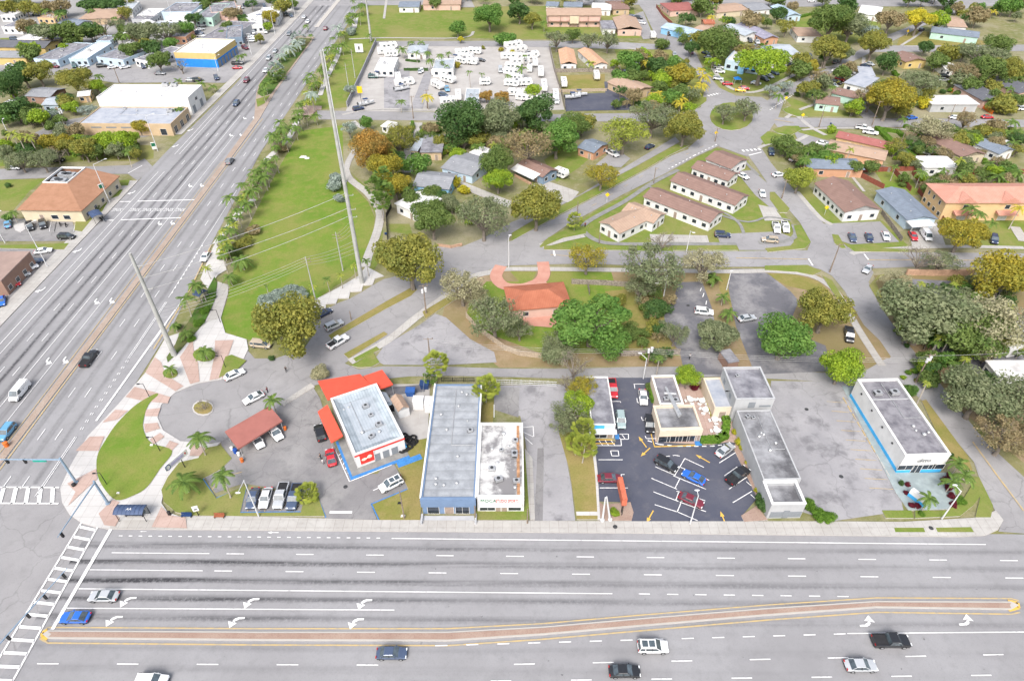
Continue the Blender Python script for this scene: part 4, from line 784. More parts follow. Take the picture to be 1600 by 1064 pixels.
# ================================================================== buildings
def wallm(name, c, v=0.05): return mat(name, c, rough=0.9, var=v, scale=0.45, spec=0.15)
WM = {k: wallm(k.replace(' ', '_')+'_render_wall', c) for k, c in {'white':(0.66,0.66,0.65),'cream':(0.56,0.49,0.36),'tan':(0.50,0.38,0.25),'mint':(0.42,0.60,0.52),'blue':(0.24,0.46,0.66),'sky':(0.46,0.57,0.66),'grey':(0.40,0.41,0.43),'blue grey':(0.20,0.27,0.35),'yellow':(0.55,0.42,0.18),'orange':(0.50,0.28,0.18),'peach':(0.60,0.42,0.23),'pink':(0.58,0.40,0.34),'brown':(0.28,0.18,0.14),'deep blue':(0.03,0.22,0.62),'azure':(0.07,0.40,0.74),'light tan':(0.62,0.53,0.42),'red':(0.62,0.05,0.04),'steel blue':(0.15,0.22,0.34),'pale grey':(0.40,0.41,0.42),'light orange':(0.60,0.36,0.22)}.items()}
def roofm(name, c, c2=None, v=0.12, scale=0.8, **k): return mat(name, c, rough=0.9, var=v, scale=scale, col2=c2, spec=0.15, **k)
def rows_roof(name, c, period, amt=0.25, axis=1, c2=None):
    """shingle, tile or seam rows across the slope (object space) over blotchy noise"""
    m = roofm(name, c, c2, 0.13, 0.5); t = m.node_tree; b = t.nodes['Principled BSDF']
    cur = b.inputs['Base Color'].links[0].from_socket
    tc = t.nodes.new('ShaderNodeTexCoord'); wv = t.nodes.new('ShaderNodeTexWave'); wv.bands_direction = 'XYZ'[axis]; wv.wave_profile = 'SAW'
    wv.inputs['Scale'].default_value = 6.2832/(20*period)*1.0; wv.inputs['Distortion'].default_value = 0.6; wv.inputs['Detail'].default_value = 2
    t.links.new(tc.outputs['Object'], wv.inputs['Vector'])
    mr = t.nodes.new('ShaderNodeMapRange'); mr.inputs['From Min'].default_value = 0.55; mr.inputs['To Max'].default_value = amt; t.links.new(wv.outputs['Fac'], mr.inputs['Value'])
    mx = t.nodes.new('ShaderNodeMix'); mx.data_type = 'RGBA'; t.links.new(mr.outputs[0], mx.inputs['Factor']); t.links.new(cur, mx.inputs['A']); mx.inputs['B'].default_value = lin(tuple(x*.5 for x in c)); t.links.new(mx.outputs['Result'], b.inputs['Base Color'])
    return m
RM = {'blotched': roofm('blotched_white_roof', (0.62,0.62,0.61), (0.20,0.195,0.20), scale=0.22, sharp=(0.43,0.58), detail=9), 'brown': rows_roof('brown_shingle', (0.25,0.165,0.14), 0.9, .3, 1, (0.20,0.13,0.11)), 'tan': rows_roof('tan_shingle', (0.40,0.29,0.22), 0.9, .25, 1, (0.34,0.24,0.18)), 'grey': rows_roof('grey_shingle', (0.27,0.28,0.30), 0.9, .25, 1, (0.21,0.22,0.24)), 'dark': rows_roof('dark_shingle', (0.10,0.105,0.125), 0.9, .3, 1, (0.14,0.145,0.16)),
      'slate': rows_roof('slate_shingle', (0.20,0.235,0.29), 0.9, .25, 1, (0.15,0.18,0.22)), 'red': rows_roof('dull_red_shingle', (0.33,0.13,0.12), 0.9, .25, 1, (0.26,0.10,0.09)), 'orange': rows_roof('orange_barrel_tile', (0.40,0.15,0.09), 0.45, .4, 0, (0.32,0.11,0.065)), 'salmon': rows_roof('salmon_tile', (0.52,0.27,0.21), 0.5, .35, 0, (0.45,0.22,0.165)), 'terracotta': rows_roof('terracotta_tile', (0.36,0.20,0.13), 0.5, .35, 1, (0.29,0.155,0.095)), 'apricot': rows_roof('apricot_tile', (0.54,0.34,0.23), 0.5, .3, 0, (0.47,0.28,0.18)),
      'white': roofm('white_roof_membrane', (0.60,0.60,0.60), (0.33,0.32,0.32), scale=0.22, sharp=(0.28,0.46), detail=8), 'pale': rows_roof('pale_metal_roof', (0.40,0.44,0.48), 0.6, .3, 0, (0.31,0.35,0.39)), 'pale blue': rows_roof('pale_blue_metal_roof', (0.36,0.46,0.55), 0.6, .25, 0), 'purple': rows_roof('purple_grey_shingle', (0.28,0.27,0.34), .9, .25, 1),
      'tar': roofm('grey_tar_roof', (0.28,0.28,0.305), (0.13,0.13,0.15), scale=0.35, sharp=(0.35,0.6), detail=7), 'dark tar': roofm('dark_tar_roof', (0.10,0.097,0.115), (0.24,0.235,0.255), scale=0.5, sharp=(0.42,0.72), detail=8), 'stained': roofm('stained_tar_roof', (0.30,0.305,0.32), (0.10,0.10,0.108), scale=0.22, sharp=(0.36,0.62), detail=7), 'sheet': rows_roof('grey_metal_sheet', (0.35,0.37,0.395), 2.2, .5, 1, (0.225,0.24,0.26)), 'blue tar': roofm('blue_grey_tar', (0.25,0.28,0.34), (0.38,0.40,0.44), scale=0.3, sharp=(0.4,0.7), detail=7)}
M_WIN = mat('window_glass', (0.03,0.04,0.055), rough=0.08, var=0.25, scale=0.7, spec=0.7); M_FRAME = mat('white_frame', (0.62,0.62,0.61), rough=0.6, var=0.03)
M_DOOR = mat('panel_door', (0.30,0.24,0.20), rough=0.6); M_GDOOR = mat('garage_door', (0.50,0.49,0.47), rough=0.6); M_METAL = mat('galvanised_metal', (0.48,0.49,0.50), rough=0.45, metal=0.5, var=0.06); M_DARKM = mat('dark_metal', (0.05,0.052,0.055), rough=0.5); M_SHUT = mat('grey_shutter', (0.21,0.23,0.25), rough=0.6, var=0.06, scale=2)
def frame(A, B, C, z):
    a, b_, c = G(*A, z), G(*B, z), G(*C, z)
    u = (b_-a); u.z = 0; L = u.length; u.normalize(); n = Vector((-u.y, u.x, 0)); d = (c-a).dot(n)
    if d < 0: a, u, n = b_, -u, -n; d = -d
    return a, math.atan2(u.y, u.x), L, d
UNIT = {}
def win_mesh(w_, h_, kind):
    k = (round(w_, 1), round(h_, 1), kind)
    if k in UNIT: return UNIT[k]
    m = MB(); f = .07
    if kind == 'shutter': m.box(-w_/2,w_/2,-.05,0,0,h_,0)
    elif kind in ('door','garage'): m.box(-w_/2,w_/2,-.05,0,0,h_,0); m.box(-w_/2-.08,-w_/2,-.07,0,0,h_+.08,1); m.box(w_/2,w_/2+.08,-.07,0,0,h_+.08,1)
    else:
        m.box(-w_/2,w_/2,-.03,0,0,h_,0)
        for x in (-w_/2,w_/2-f): m.box(x,x+f,-.07,-.0,0,h_,1)
        m.box(-w_/2,w_/2,-.068,0,-f,0,1); m.box(-w_/2,w_/2,-.068,0,h_,h_+f,1)
        n = max(1, int(w_/1.3))
        for i in range(1, n): m.box(-w_/2+w_*i/n-.03,-w_/2+w_*i/n+.03,-.06,0,0,h_,1)
    mats = {'door':[M_DOOR,M_FRAME],'garage':[M_GDOOR,M_FRAME],'shutter':[M_SHUT],'glass':[M_WIN,M_FRAME]}[kind]
    UNIT[k] = m.mesh({'door':'door','garage':'garage_door','shutter':'shutter','glass':'window'}[kind], mats); return UNIT[k]
def opening(parent, L, D, side, s, z0, w_, h_, kind='glass', o=0.0):
    """place a window or door on a wall: side f/b/l/r, s = fraction along the wall"""
    e = 0.004
    if side == 'f': loc, r = (o+s*(L-2*o), o-e, z0), 0
    elif side == 'b': loc, r = (o+s*(L-2*o), D-o+e, z0), math.pi
    elif side == 'l': loc, r = (o-e, o+s*(D-2*o), z0), -math.pi/2
    else: loc, r = (L-o+e, o+s*(D-2*o), z0), math.pi/2
    return link({'door':'door','garage':'garage_door','shutter':'shutter','glass':'window'}[kind], win_mesh(w_, h_, kind), parent, loc, r)
vm = MB(); vm.tube((0,0,0),(0,0,.35),.18,.18,8); vm.tube((0,0,.35),(0,0,.5),.3,.12,8); VENT = vm.mesh('roof_vent', [M_METAL])
HJ = 0.0
def house(label, A, B, C, h, kind, wall, roof, rise=1.3, over=.45, f=2, r=2, l=2, door=True, name='house', garage=None, cat='house', fixed=True, low=None):
    global HJ
    if kind == 'flat': HJ = (HJ+.013) % .16; h += HJ
    a, ang, L, D = frame(A, B, C, h)
    e = empty(name, (a.x, a.y, 0), ang); o = over
    b = MB(); b.box(o, L-o, o, D-o, 0, h, 0)
    ridge = 'x' if kind in ('gx','hx') else 'y'
    rm = RM[roof] if isinstance(roof, str) else roof
    if kind.startswith('g'):
        if ridge == 'x':
            for x in (o, L-o): b.add([(x,o,h),(x,D-o,h),(x,D/2,h+rise*(1-2*o/D))], [(0,1,2),(2,1,0)], 0)
        else:
            for y in (o, D-o): b.add([(o,y,h),(L-o,y,h),(L/2,y,h+rise*(1-2*o/L))], [(0,1,2),(2,1,0)], 0)
    link('wall', b.mesh('wall', [WM[wall]]), e)
    q = MB(); t = .14
    def shell(P, F):
        n = len(P); q.add([(x,y,z+t) for x,y,z in P]+[(x,y,z) for x,y,z in P], F+[tuple(i+n for i in reversed(f_)) for f_ in F])
    if kind == 'flat':
        q.box(0, L, 0, D, h+.002, h+.28)
    else:
        if kind == 'gx': P = [(0,0,h),(L,0,h),(L,D/2,h+rise),(0,D/2,h+rise),(L,D,h),(0,D,h)]; F = [(0,1,2,3),(3,2,4,5)]; E = [(0,1),(1,2),(2,4),(4,5),(5,3),(3,0)]
        elif kind == 'gy': P = [(0,0,h),(0,D,h),(L/2,D,h+rise),(L/2,0,h+rise),(L,D,h),(L,0,h)]; F = [(0,3,2,1),(3,5,4,2)]; E = [(0,3),(3,5),(5,4),(4,2),(2,1),(1,0)]
        elif kind == 'hx': k = min(D/2, L*.45); P = [(0,0,h),(L,0,h),(L,D,h),(0,D,h),(k,D/2,h+rise),(L-k,D/2,h+rise)]; F = [(0,1,5,4),(1,2,5),(2,3,4,5),(3,0,4)]; E = [(0,1),(1,2),(2,3),(3,0)]
        else: k = min(L/2, D*.45); P = [(0,0,h),(L,0,h),(L,D,h),(0,D,h),(L/2,k,h+rise),(L/2,D-k,h+rise)]; F = [(0,1,4),(1,2,5,4),(2,3,5),(3,0,4,5)]; E = [(0,1),(1,2),(2,3),(3,0)]
        shell(P, F); n = len(P); base = len(q.v)-2*n
        for i, j in E: q.f.append((base+n+i, base+n+j, base+j, base+i)); q.m.append(0)
    ro = link('roof', q.mesh('roof', [rm]), e)
    for side, n in (('f', f), ('r', r), ('l', l)):
        if not n: continue
        for i in range(n):
            s = (i+.5)/n
            if side == 'f' and door and i == n//2: opening(e, L, D, side, s, .05, 1.0, 2.1, 'door', o)
            else: opening(e, L, D, side, s, 1.0, 1.5, 1.2, 'glass', o)
    if kind in ('gx','gy') and not label.startswith('small') and cat == 'house':
        for i in range(3):
            fx = (.2,.55,.8)[i]; y = D*(.30 if i != 1 else .68)
            if kind == 'gx': link('roof_vent', VENT, ro, (L*fx, y, h+t+rise*(1-abs(2*y/D-1))-.1), 0, .7)
            else: link('roof_vent', VENT, ro, (L*(.3 if i != 1 else .68), D*fx, h+t+rise*.62-.1), 0, .7)
    if garage: 
        for s in garage: opening(e, L, D, 'f', s, .05, 2.6, 2.2, 'garage', o)
    return tag(e, label, cat, 'houses of the neighbourhood' if cat == 'house' else None, ((A[0]+B[0]+C[0])/3, (A[1]+B[1]+C[1])/3), fixed=fixed), L, D
ACM = None
def ac_mesh():
    global ACM
    if ACM is None:
        m = MB(); m.box(-1.1,1.1,-.8,.8,.12,1.15,0); m.tube((0,0,1.15),(0,0,1.22),.55,.55,12,1); m.box(-1.15,1.15,-.85,.85,0,.12,1); m.box(-1.115,-1.10,-.6,.6,.3,.9,1); ACM = m.mesh('air_conditioner', [M_METAL, M_DARKM])
    return ACM
def flat(label, A, B, C, h, wall, roof, par=.6, f=(), r=(), l=(), units=(), band=None, name='shop_building', cap=None, th=.25, cat='building'):
    global HJ; HJ = (HJ+.013) % .16; h += HJ
    a, ang, L, D = frame(A, B, C, h); e = empty(name, (a.x, a.y, 0), ang)
    b = MB(); zt = h
    b.box(0,L,0,th,0,zt); b.box(0,L,D-th,D,0,zt); b.box(0,th,th,D-th,0,zt); b.box(L-th,L,th,D-th,0,zt)
    link('wall', b.mesh('wall', [WM[wall]]), e)
    q = MB(); q.box(th,L-th,th,D-th,h-par-.2,h-par); link('roof', q.mesh('roof', [RM[roof]]), e)
    if cap:
        c = MB(); k = .06
        c.box(-k,L+k,-k,th+k,zt,zt+.09); c.box(-k,L+k,D-th-k,D+k,zt,zt+.09); c.box(-k,th+k,th+k,D-th-k,zt,zt+.09); c.box(L-th-k,L+k,th+k,D-th-k,zt,zt+.09); link('coping', c.mesh('coping', [WM[cap]]), e)
    if band:
        bm_, bh = band; c = MB(); k = .035; c.box(-k,L+k,-k,0,0,bh); c.box(-k,0,0,D,0,bh); c.box(L,L+k,0,D,0,bh); c.box(-k,L+k,D,D+k,0,bh); link('painted_base', c.mesh('painted_base', [WM[bm_]]), e)
    for side, lst in (('f', f), ('r', r), ('l', l)):
        for (s, z0, w_, hh, kd) in lst:
            o = opening(e, L, D, side, s, z0, w_, hh, kd)
            if band: o.location += Vector({'f':(0,-.04,0),'r':(.04,0,0),'l':(-.04,0,0)}[side])
    for (sx, sy, rot, k) in units: link('air_conditioner', ac_mesh(), e, (sx*L, sy*D, h-par), rot, k*.72)
    if L*D > 90:
        vr = random.Random(int(A[0]))
        for i in range(5): link('roof_vent', VENT, e, (L*vr.uniform(.12,.88), D*vr.uniform(.1,.9), h-par-.05), 0, vr.uniform(.7,1.5))
        pm_ = MB(); y = D*vr.uniform(.3,.7); x = L*vr.uniform(.25,.75); pm_.tube((x,y,h-par+.1),(x,D*.95,h-par+.1),.06,.06,5); pm_.tube((x,y,h-par+.12),(L*.92,y,h-par+.12),.06,.06,5); link('pipe', pm_.mesh('pipe', [M_METAL]), e)
    tag(e, label, cat, None, ((A[0]+B[0]+C[0])/3, (A[1]+B[1]+C[1])/3), fixed=True)
    return e, L, D
def row(n, z0, w_, hh, kd='glass', a=0., b_=1.): return [(a+(b_-a)*(i+.5)/n, z0, w_, hh, kd) for i in range(n)]
# ---- shops along the boulevard
e, L, D = flat('long grey metal-roofed shop with a blue-grey fascia over its front', (658,778), (742,778), (676,600), 4.7, 'steel blue', 'sheet', .25, f=[(.2,.1,2.2,2.3,'glass'),(.5,.1,1.6,2.3,'door'),(.75,.1,2.6,2.3,'glass')], units=[(.83,.55,.3,.7)], th=.3)
b = MB(); b.box(-.15,L+.15,-.55,-.002,2.75,4.95); link('fascia', b.mesh('fascia', [WM['steel blue']]), e)
b = MB(); b.box(-.3,.02,0,D,4.6,4.93); b.box(L-.02,L+.3,0,D,4.6,4.93); link('gutter', b.mesh('gutter', [WM['white']]), e)
b = MB(); [b.box(x,x+.35,-2.5,-.6,0,.9) for x in (-.25, L-.1)]; b.box(0,L,-2.6,-.58,.0,.19); link('porch', b.mesh('porch', [WM['grey']]), e)
for x, y in ((.4,.1),(.62,.33),(.35,.56),(.55,.78),(.6,.92),(.2,.7)): link('roof_vent', VENT, e, (x*L, y*D, 4.45))
e, L, D = flat('white shop with stained white roof and green and red lettering', (745,775), (819,775), (748,660), 4.7, 'white', 'blotched', .55, f=[(.22,.5,3.0,1.7,'glass'),(.45,.1,1.1,2.2,'door'),(.57,.1,1.1,2.2,'door'),(.8,.5,2.4,1.7,'glass')], r=row(4,1.2,1.2,1.2), units=[(.3,.36,0,.8),(.45,.22,.4,.9),(.8,.55,1.57,1.0),(.82,.75,0,.7),(.84,.2,.1,.8),(.5,.62,.2,.5)], th=.3)
b = MB(); b.box(.4,L-.4,-.9,-.001,2.55,2.75); link('canopy', b.mesh('canopy', [WM['white']]), e)
b = MB(); b.box(L-1.3,L-.75,.5,D-.5,4.26,4.32); link('rust_strip', b.mesh('rust_strip', [mat('rusty_flashing', (0.40,0.22,0.12), var=.2, scale=.9)]), e)
M_GRN = mat('green_letters', (0.01,0.14,0.07), rough=.5); M_REDL = mat('red_letters', (0.55,0.03,0.025), rough=.5)
link('lettering', text_mesh('MOCA', 1.3, .03, M_GRN), e, (L*.24,-.04,3.3), (math.pi/2,0,0), (.75,1,1)); link('lettering', text_mesh('STUDIO SPORTS', 1.3, .03, M_REDL), e, (L*.64,-.04,3.3), (math.pi/2,0,0), (.44,1,1))
# red and white restaurant
e, L, D = flat('white restaurant with metal mansard roof, red trim and red awnings', (554,711), (631,683), (580,602), 4.1, 'white', 'pale', .9, f=[(.42,.3,1.2,2.0,'shutter'),(.60,.3,1.3,2.0,'shutter'),(.78,.3,1.3,2.0,'shutter')], units=[(.6,.72,.1,.8),(.62,.55,.1,.6),(.68,.36,.1,.8),(.45,.22,.3,.7)], th=.3, cap='white')
q = MB(); i_, z1, z2 = 2.0, 3.95, 3.3
for P in ([(.3,.3),(L-.3,.3),(L-i_,i_),(i_,i_)],[(L-.3,.3),(L-.3,D-.3),(L-i_,D-i_),(L-i_,i_)],[(L-.3,D-.3),(.3,D-.3),(i_,D-i_),(L-i_,D-i_)],[(.3,D-.3),(.3,.3),(i_,i_),(i_,D-i_)]):
    q.add([(P[0][0],P[0][1],z1),(P[1][0],P[1][1],z1),(P[2][0],P[2][1],z2),(P[3][0],P[3][1],z2)], [(0,1,2,3)])
link('mansard', q.mesh('mansard', [rows_roof('seamed_pale_metal', (0.34,0.39,0.43), .6, .5, 0)]), e)
b = MB(); b.box(-.12,L+.12,-.12,-.06,3.55,3.95); link('red_trim', b.mesh('red_trim', [WM['red']]), e)
b = MB(); b.box(.8,3.6,-.16,-.01,1.0,3.45,0); b.box(.7,.8,-.17,-.005,.9,3.5,1); b.box(3.6,3.7,-.17,-.005,.9,3.5,1); b.box(.8,3.6,-.17,-.005,.9,1.0,1); link('sign_panel', b.mesh('sign_panel', [WM['red'], WM['white']]), e)
M_CREAM = mat('cream_letters', (0.75,0.70,0.55)); b = MB(); b.ball((1.6,-.16,2.2),.55,.05,.38,8); b.ball((2.75,-.16,2.5),.5,.05,.5,8); b.tube((1.6,-.2,2.2),(2.7,-.2,2.5),.1,.1,5); link('sign_emblem', b.mesh('sign_emblem', [M_CREAM]), e)
b = MB(); b.box(-1.5,-.03,-1.6,D*.5,.0,.32); b.box(-.03,L+.1,-1.6,-.03,.0,.32); link('walkway', b.mesh('walkway', [M_DARKWALK]), e); b = MB(); b.box(-2.0,-1.503,-2.2,D*.5,0,.30); b.box(-1.503,L+.1,-2.2,-1.603,0,.30); b.box(L*.72,L+2.2,-3.6,-2.203,0,.28); link('blue_kerb', b.mesh('blue_kerb', [M_BLUEPAINT]), e)
b = MB(); b.box(L+.001,L+.35,.2,D-.2,0,1.1); link('painted_base', b.mesh('painted_base', [WM['azure']]), e)
M_AWN = mat('orange_red_canvas', (0.60,0.085,0.050), rough=.8, var=.05, scale=.5)
def awning(label, P, z, zf, posts, lab_m=None):
    W_ = [G(*p, z) for p in P]; c = sum(W_, Vector())/len(W_); e = empty('awning', (c.x, c.y, 0)); b = MB(); n = len(W_)
    zs = [zf[i] for i in range(n)]
    b.add([(w_.x-c.x,w_.y-c.y,zs[i]) for i, w_ in enumerate(W_)]+[(w_.x-c.x,w_.y-c.y,zs[i]-.35) for i, w_ in enumerate(W_)], [tuple(range(n)), tuple(range(2*n-1,n-1,-1))]+[(i,n+i,n+(i+1)%n,(i+1)%n) for i in range(n)])
    link('canvas', b.mesh('canvas', [lab_m or M_AWN]), e)
    for i in posts:
        k = W_[i]-c; k = k*.93; m = MB(); m.tube((k.x,k.y,0),(k.x,k.y,zs[i]-.2),.07,.07,6); link('post', m.mesh('post', [M_METAL]), e)
    return tag(e, label, 'awning', None, (sum(p[0] for p in P)/n, sum(p[1] for p in P)/n), fixed=True)
awning('large orange-red awning along the rear wall of the white restaurant', [(512,626),(580,603),(562,583),(496,594)], 3.3, [3.6,3.6,3.1,3.1], (2,3))
awning('small orange-red awning at the rear corner beside the sheds', [(586,611),(614,600),(597,577),(568,588)], 3.2, [3.4,3.2,3.1,3.3], (1,2,3))
awning('orange-red side awning above the black SUV', [(517,690),(536,682),(512,634),(496,642)], 3.2, [3.0,3.6,3.6,3.0], (0,3))
e = awning('dusty red flat carwash canopy on posts beside the turning circle', [(372,701),(441,657),(421,634),(351,674)], 3.3, [3.3,3.3,3.3,3.3], (0,1,2,3), mat('dusty_red_sheet', (0.32,0.125,0.105), var=.06, scale=.3)); e['category'] = 'canopy'
# tan restaurant, narrow shop, grey hall
e, L, D = flat('front block of the tan restaurant with dark glass under a flat roof', (1031,671), (1097,669), (1021,634), 3.9, 'light tan', 'stained', .55, f=[(.22,.1,3.6,2.0,'glass'),(.5,.1,3.6,2.0,'glass'),(.76,.1,3.0,2.0,'glass'),(.95,.1,1.0,2.0,'door')], th=.3, cap='light tan')
b = MB(); b.box(-.1,L+.1,-.5,-.002,2.35,4.1); link('fascia', b.mesh('fascia', [WM['light tan']]), e); b = MB(); b.box(-.9,L*.88,-1.3,-1.15,0,.3); b.box(-.9,-.75,-1.15,D*.35,0,.3); link('yellow_kerb', b.mesh('yellow_kerb', [M_YELLOW]), e)
e, L, D = flat('rear kitchen block of the tan restaurant with ducts on its roof', (1031,632), (1068,631), (1021,587), 3.8, 'light tan', 'dark tar', .4, units=[(.7,.12,.2,.9),(.35,.2,.1,.7)], th=.3, cap='white')
b = MB()
for x0, y0, x1, y1 in ((.45,.55,.62,-.45),(.55,.3,.7,-.4),(.3,.35,.8,.3)): b.tube((x0*L,y0*D,4.1),(x1*L,y1*D,4.2),.28,.28,8)
link('duct', b.mesh('duct', [M_METAL]), e)
e, L, D = flat('narrow grey-roofed shop with a blue and white sign band', (924,663), (962,663), (931,588), 4.0, 'white', 'tar', .3, f=[(.4,.1,3.2,2.1,'glass'),(.82,.1,1.1,2.1,'door')], th=.25)
b = MB(); b.box(-.3,L+.3,-1.3,-.002,2.45,2.6); link('canopy', b.mesh('canopy', [WM['white']]), e); b = MB(); b.box(.3,L*.55,-.07,-.003,2.85,3.8,0); b.box(L*.55,L-.3,-.07,-.003,2.85,3.8,1); link('sign_band', b.mesh('sign_band', [WM['azure'], WM['sky']]), e)
b = MB(); b.box(-.5,L,-1.75,-1.6,0,.3); link('yellow_kerb', b.mesh('yellow_kerb', [M_YELLOW]), e)
flat('low tan annex of the grey hall beside the courtyard', (1117,637), (1146,636), (1100,590), 3.5, 'light tan', 'blue tar', .4, f=[(.5,.1,1.4,2.1,'door')], r=())
e, L, D = flat('two-storey pale grey block at the alley end of the long hall', (1150,624), (1211,623), (1131,574), 6.6, 'pale grey', 'tar', .45, f=[(.45,4.2,1.4,1.6,'shutter'),(.8,4.4,2.4,.5,'shutter')], l=[(.3,4.2,1.1,1.3,'shutter'),(.75,4.2,1.1,1.3,'shutter')], units=[(.3,.75,.2,.5)], cap='pale grey')
e, L, D = flat('long pale grey hall with a stained flat roof', (1193,749), (1252,748), (1150,641), 4.6, 'pale grey', 'stained', .2, units=[(.25,.9,.5,.6),(.4,.88,.2,.5)])
e, L, D = flat('small pale grey front block with shutters and sunken dark roof', (1206,788), (1260,787), (1194,752), 4.1, 'pale grey', 'stained', .8, f=[(.25,.35,2.3,1.6,'shutter'),(.53,.1,1.1,2.2,'shutter'),(.8,.35,2.3,1.6,'shutter')], cap='white', th=.4)
# right white and blue building
e, L, D = flat('white building with blue painted base and dark flat roof', (1415,712), (1486,710), (1345,593), 5.1, 'white', 'dark tar', .35, f=[(.15,1.15,3.2,1.3,'glass'),(.36,.1,1.0,2.35,'glass'),(.47,.1,1.0,2.35,'glass'),(.66,1.15,2.6,1.3,'glass'),(.88,1.15,2.4,1.3,'glass')], band=('azure',1.1), units=[(.28,.80,.1,1.0),(.68,.80,.1,1.1)], th=.35, cap='white')
b = MB(); b.box(.5,L-.5,D*.72,D*.72+.2,4.75,5.05); link('roof_kerb', b.mesh('roof_kerb', [WM['pale grey']]), e)
link('lettering', text_mesh('ditto', 1.4, .03, mat('grey_letters', (0.16,0.17,0.18)), .35), e, (L*.47,-.05,3.7), (math.pi/2,0,0))
for s in (.2,.4,.62,.85):
    b = MB(); b.box(-.2,-.002,s*D-.2,s*D+.2,3.9,4.2); link('wall_lamp', b.mesh('wall_lamp', [M_DARKM]), e)
# sheds and bins behind the restaurant
house('small shed with pale metal roof and blue front behind the restaurant', (600,634), (613,629), (594,617), 2.3, 'gy', 'sky', 'pale', .7, .1, 0, 0, 0, False, 'shed', cat='shed')
house('beige-roofed white garden shed behind the restaurant', (622,644), (640,637), (614,622), 2.4, 'gy', 'white', 'tan', .9, .1, 0, 0, 0, False, 'shed', cat='shed')
house('low white container store in the gravel yard', (644,629), (661,629), (644,619), 2.2, 'flat', 'white', 'white', 0, .05, 0, 0, 0, False, 'shed', cat='shed')
house('square white store against the grey metal-roofed shop', (662,634), (674,634), (662,620), 2.3, 'flat', 'white', 'white', 0, .05, 0, 0, 0, False, 'shed', cat='shed')
house('dark wooden shed by the alley tree', (1138,568), (1155,565), (1135,547), 2.4, 'flat', 'brown', 'tar', 0, .05, 0, 0, 0, False, 'shed', cat='shed')
house('white bungalow roof showing under the right-hand oaks', (1560,590), (1640,590), (1553,564), 3.2, 'flat', 'white', 'white', 0, .3, 3, 0, 2)
# ---- tiled restaurant by the avenue
e, L, D = house('cream restaurant with terracotta tile roof and sunken plant well', (26,328), (127,330), (80,273), 4.2, 'flat', 'cream', 'terracotta', 0, .6, 0, 5, 0, False, 'restaurant_building', cat='restaurant')
for c in list(e.children):
    if c.name.startswith('roof'): bpy.data.objects.remove(c)
x0, x1, y0, y1, zr = L*.10, L*.50, D*.52, D*.985, 7.0
q = MB(); P = [(0,0,4.25),(L,0,4.25),(L,D,4.25),(0,D,4.25),(x0,y0,zr),(x1,y0,zr),(x1,y1,zr),(x0,y1,zr)]
q.add(P+[(a_,b_,4.05) for a_,b_,_ in P[:4]], [(0,1,5,4),(1,2,6,5),(2,3,7,6),(3,0,4,7),(8,9,1,0),(9,10,2,1),(10,11,3,2),(11,8,0,3)]); link('roof', q.mesh('roof', [RM['terracotta']]), e)
q = MB(); t = .3
q.box(x0,x1,y0,y0+t,zr-.2,zr+.35); q.box(x0,x1,y1-t,y1,zr-.2,zr+.35); q.box(x0,x0+t,y0+t,y1-t,zr-.2,zr+.35); q.box(x1-t,x1,y0+t,y1-t,zr-.2,zr+.35); link('roof_well', q.mesh('roof_well', [WM['white']]), e)
q = MB(); q.add([(x0,y0,5.3),(x1,y0,5.3),(x1,y1,5.3),(x0,y1,5.3)], [(0,1,2,3)]); link('roof_deck', q.mesh('roof_deck', [RM['pale blue']]), e)
for sx, sy in ((.24,.65),(.32,.62),(.24,.82),(.34,.80)): link('air_conditioner', ac_mesh(), e, (sx*L, sy*D, 5.31), .1, 1.5)
for s in (.30,.52,.72): opening(e, L, D, 'f', s, 1.0 if s > .4 else .1, 2.2 if s > .4 else 1.2, 1.3 if s > .4 else 2.2, 'glass' if s > .4 else 'door', .6)
house('salmon flat roof with red edge at the left border', (-80,441), (2,440), (42,394), 4.5, 'flat', 'brown', mat('salmon_flat_roof', (0.30,0.22,0.19), var=.07, scale=.3), 0, .1, 0, 4, 0, False, 'shop_building', cat='shop')
# ---- commercial block top left
flat('white warehouse with bright flat roof beside the avenue', (150,152), (293,153), (173,132), 7.2, 'white', 'white', .3, f=[], r=[(.2,.1,2.5,3,'shutter'),(.45,4,2.2,1.2,'glass'),(.7,.1,2.5,3,'shutter')], units=[(.6,.95,0,1.5),(.7,.95,0,1.5)], name='warehouse', cat='warehouse')
flat('tan shop with blue-grey flat roof in front of the white warehouse', (122,193), (266,194), (157,167), 4.6, 'tan', 'blue tar', .3, f=row(4,2.9,4.0,.5,'shutter',.1,.75)+[(.9,.3,2.4,2.4,'glass')], r=row(3,.3,2.6,2.4), units=[(.3,.9,0,.8),(.85,.75,0,1.3)], cat='shop')
e, L, D = flat('blue and yellow tyre garage with white flat roof', (271,82), (336,84), (298,60), 6.5, 'yellow', 'white', .3, r=row(6,.1,2.8,3.0,'shutter'), band=('deep blue',3.8), name='garage_building', cat='garage', cap='white')
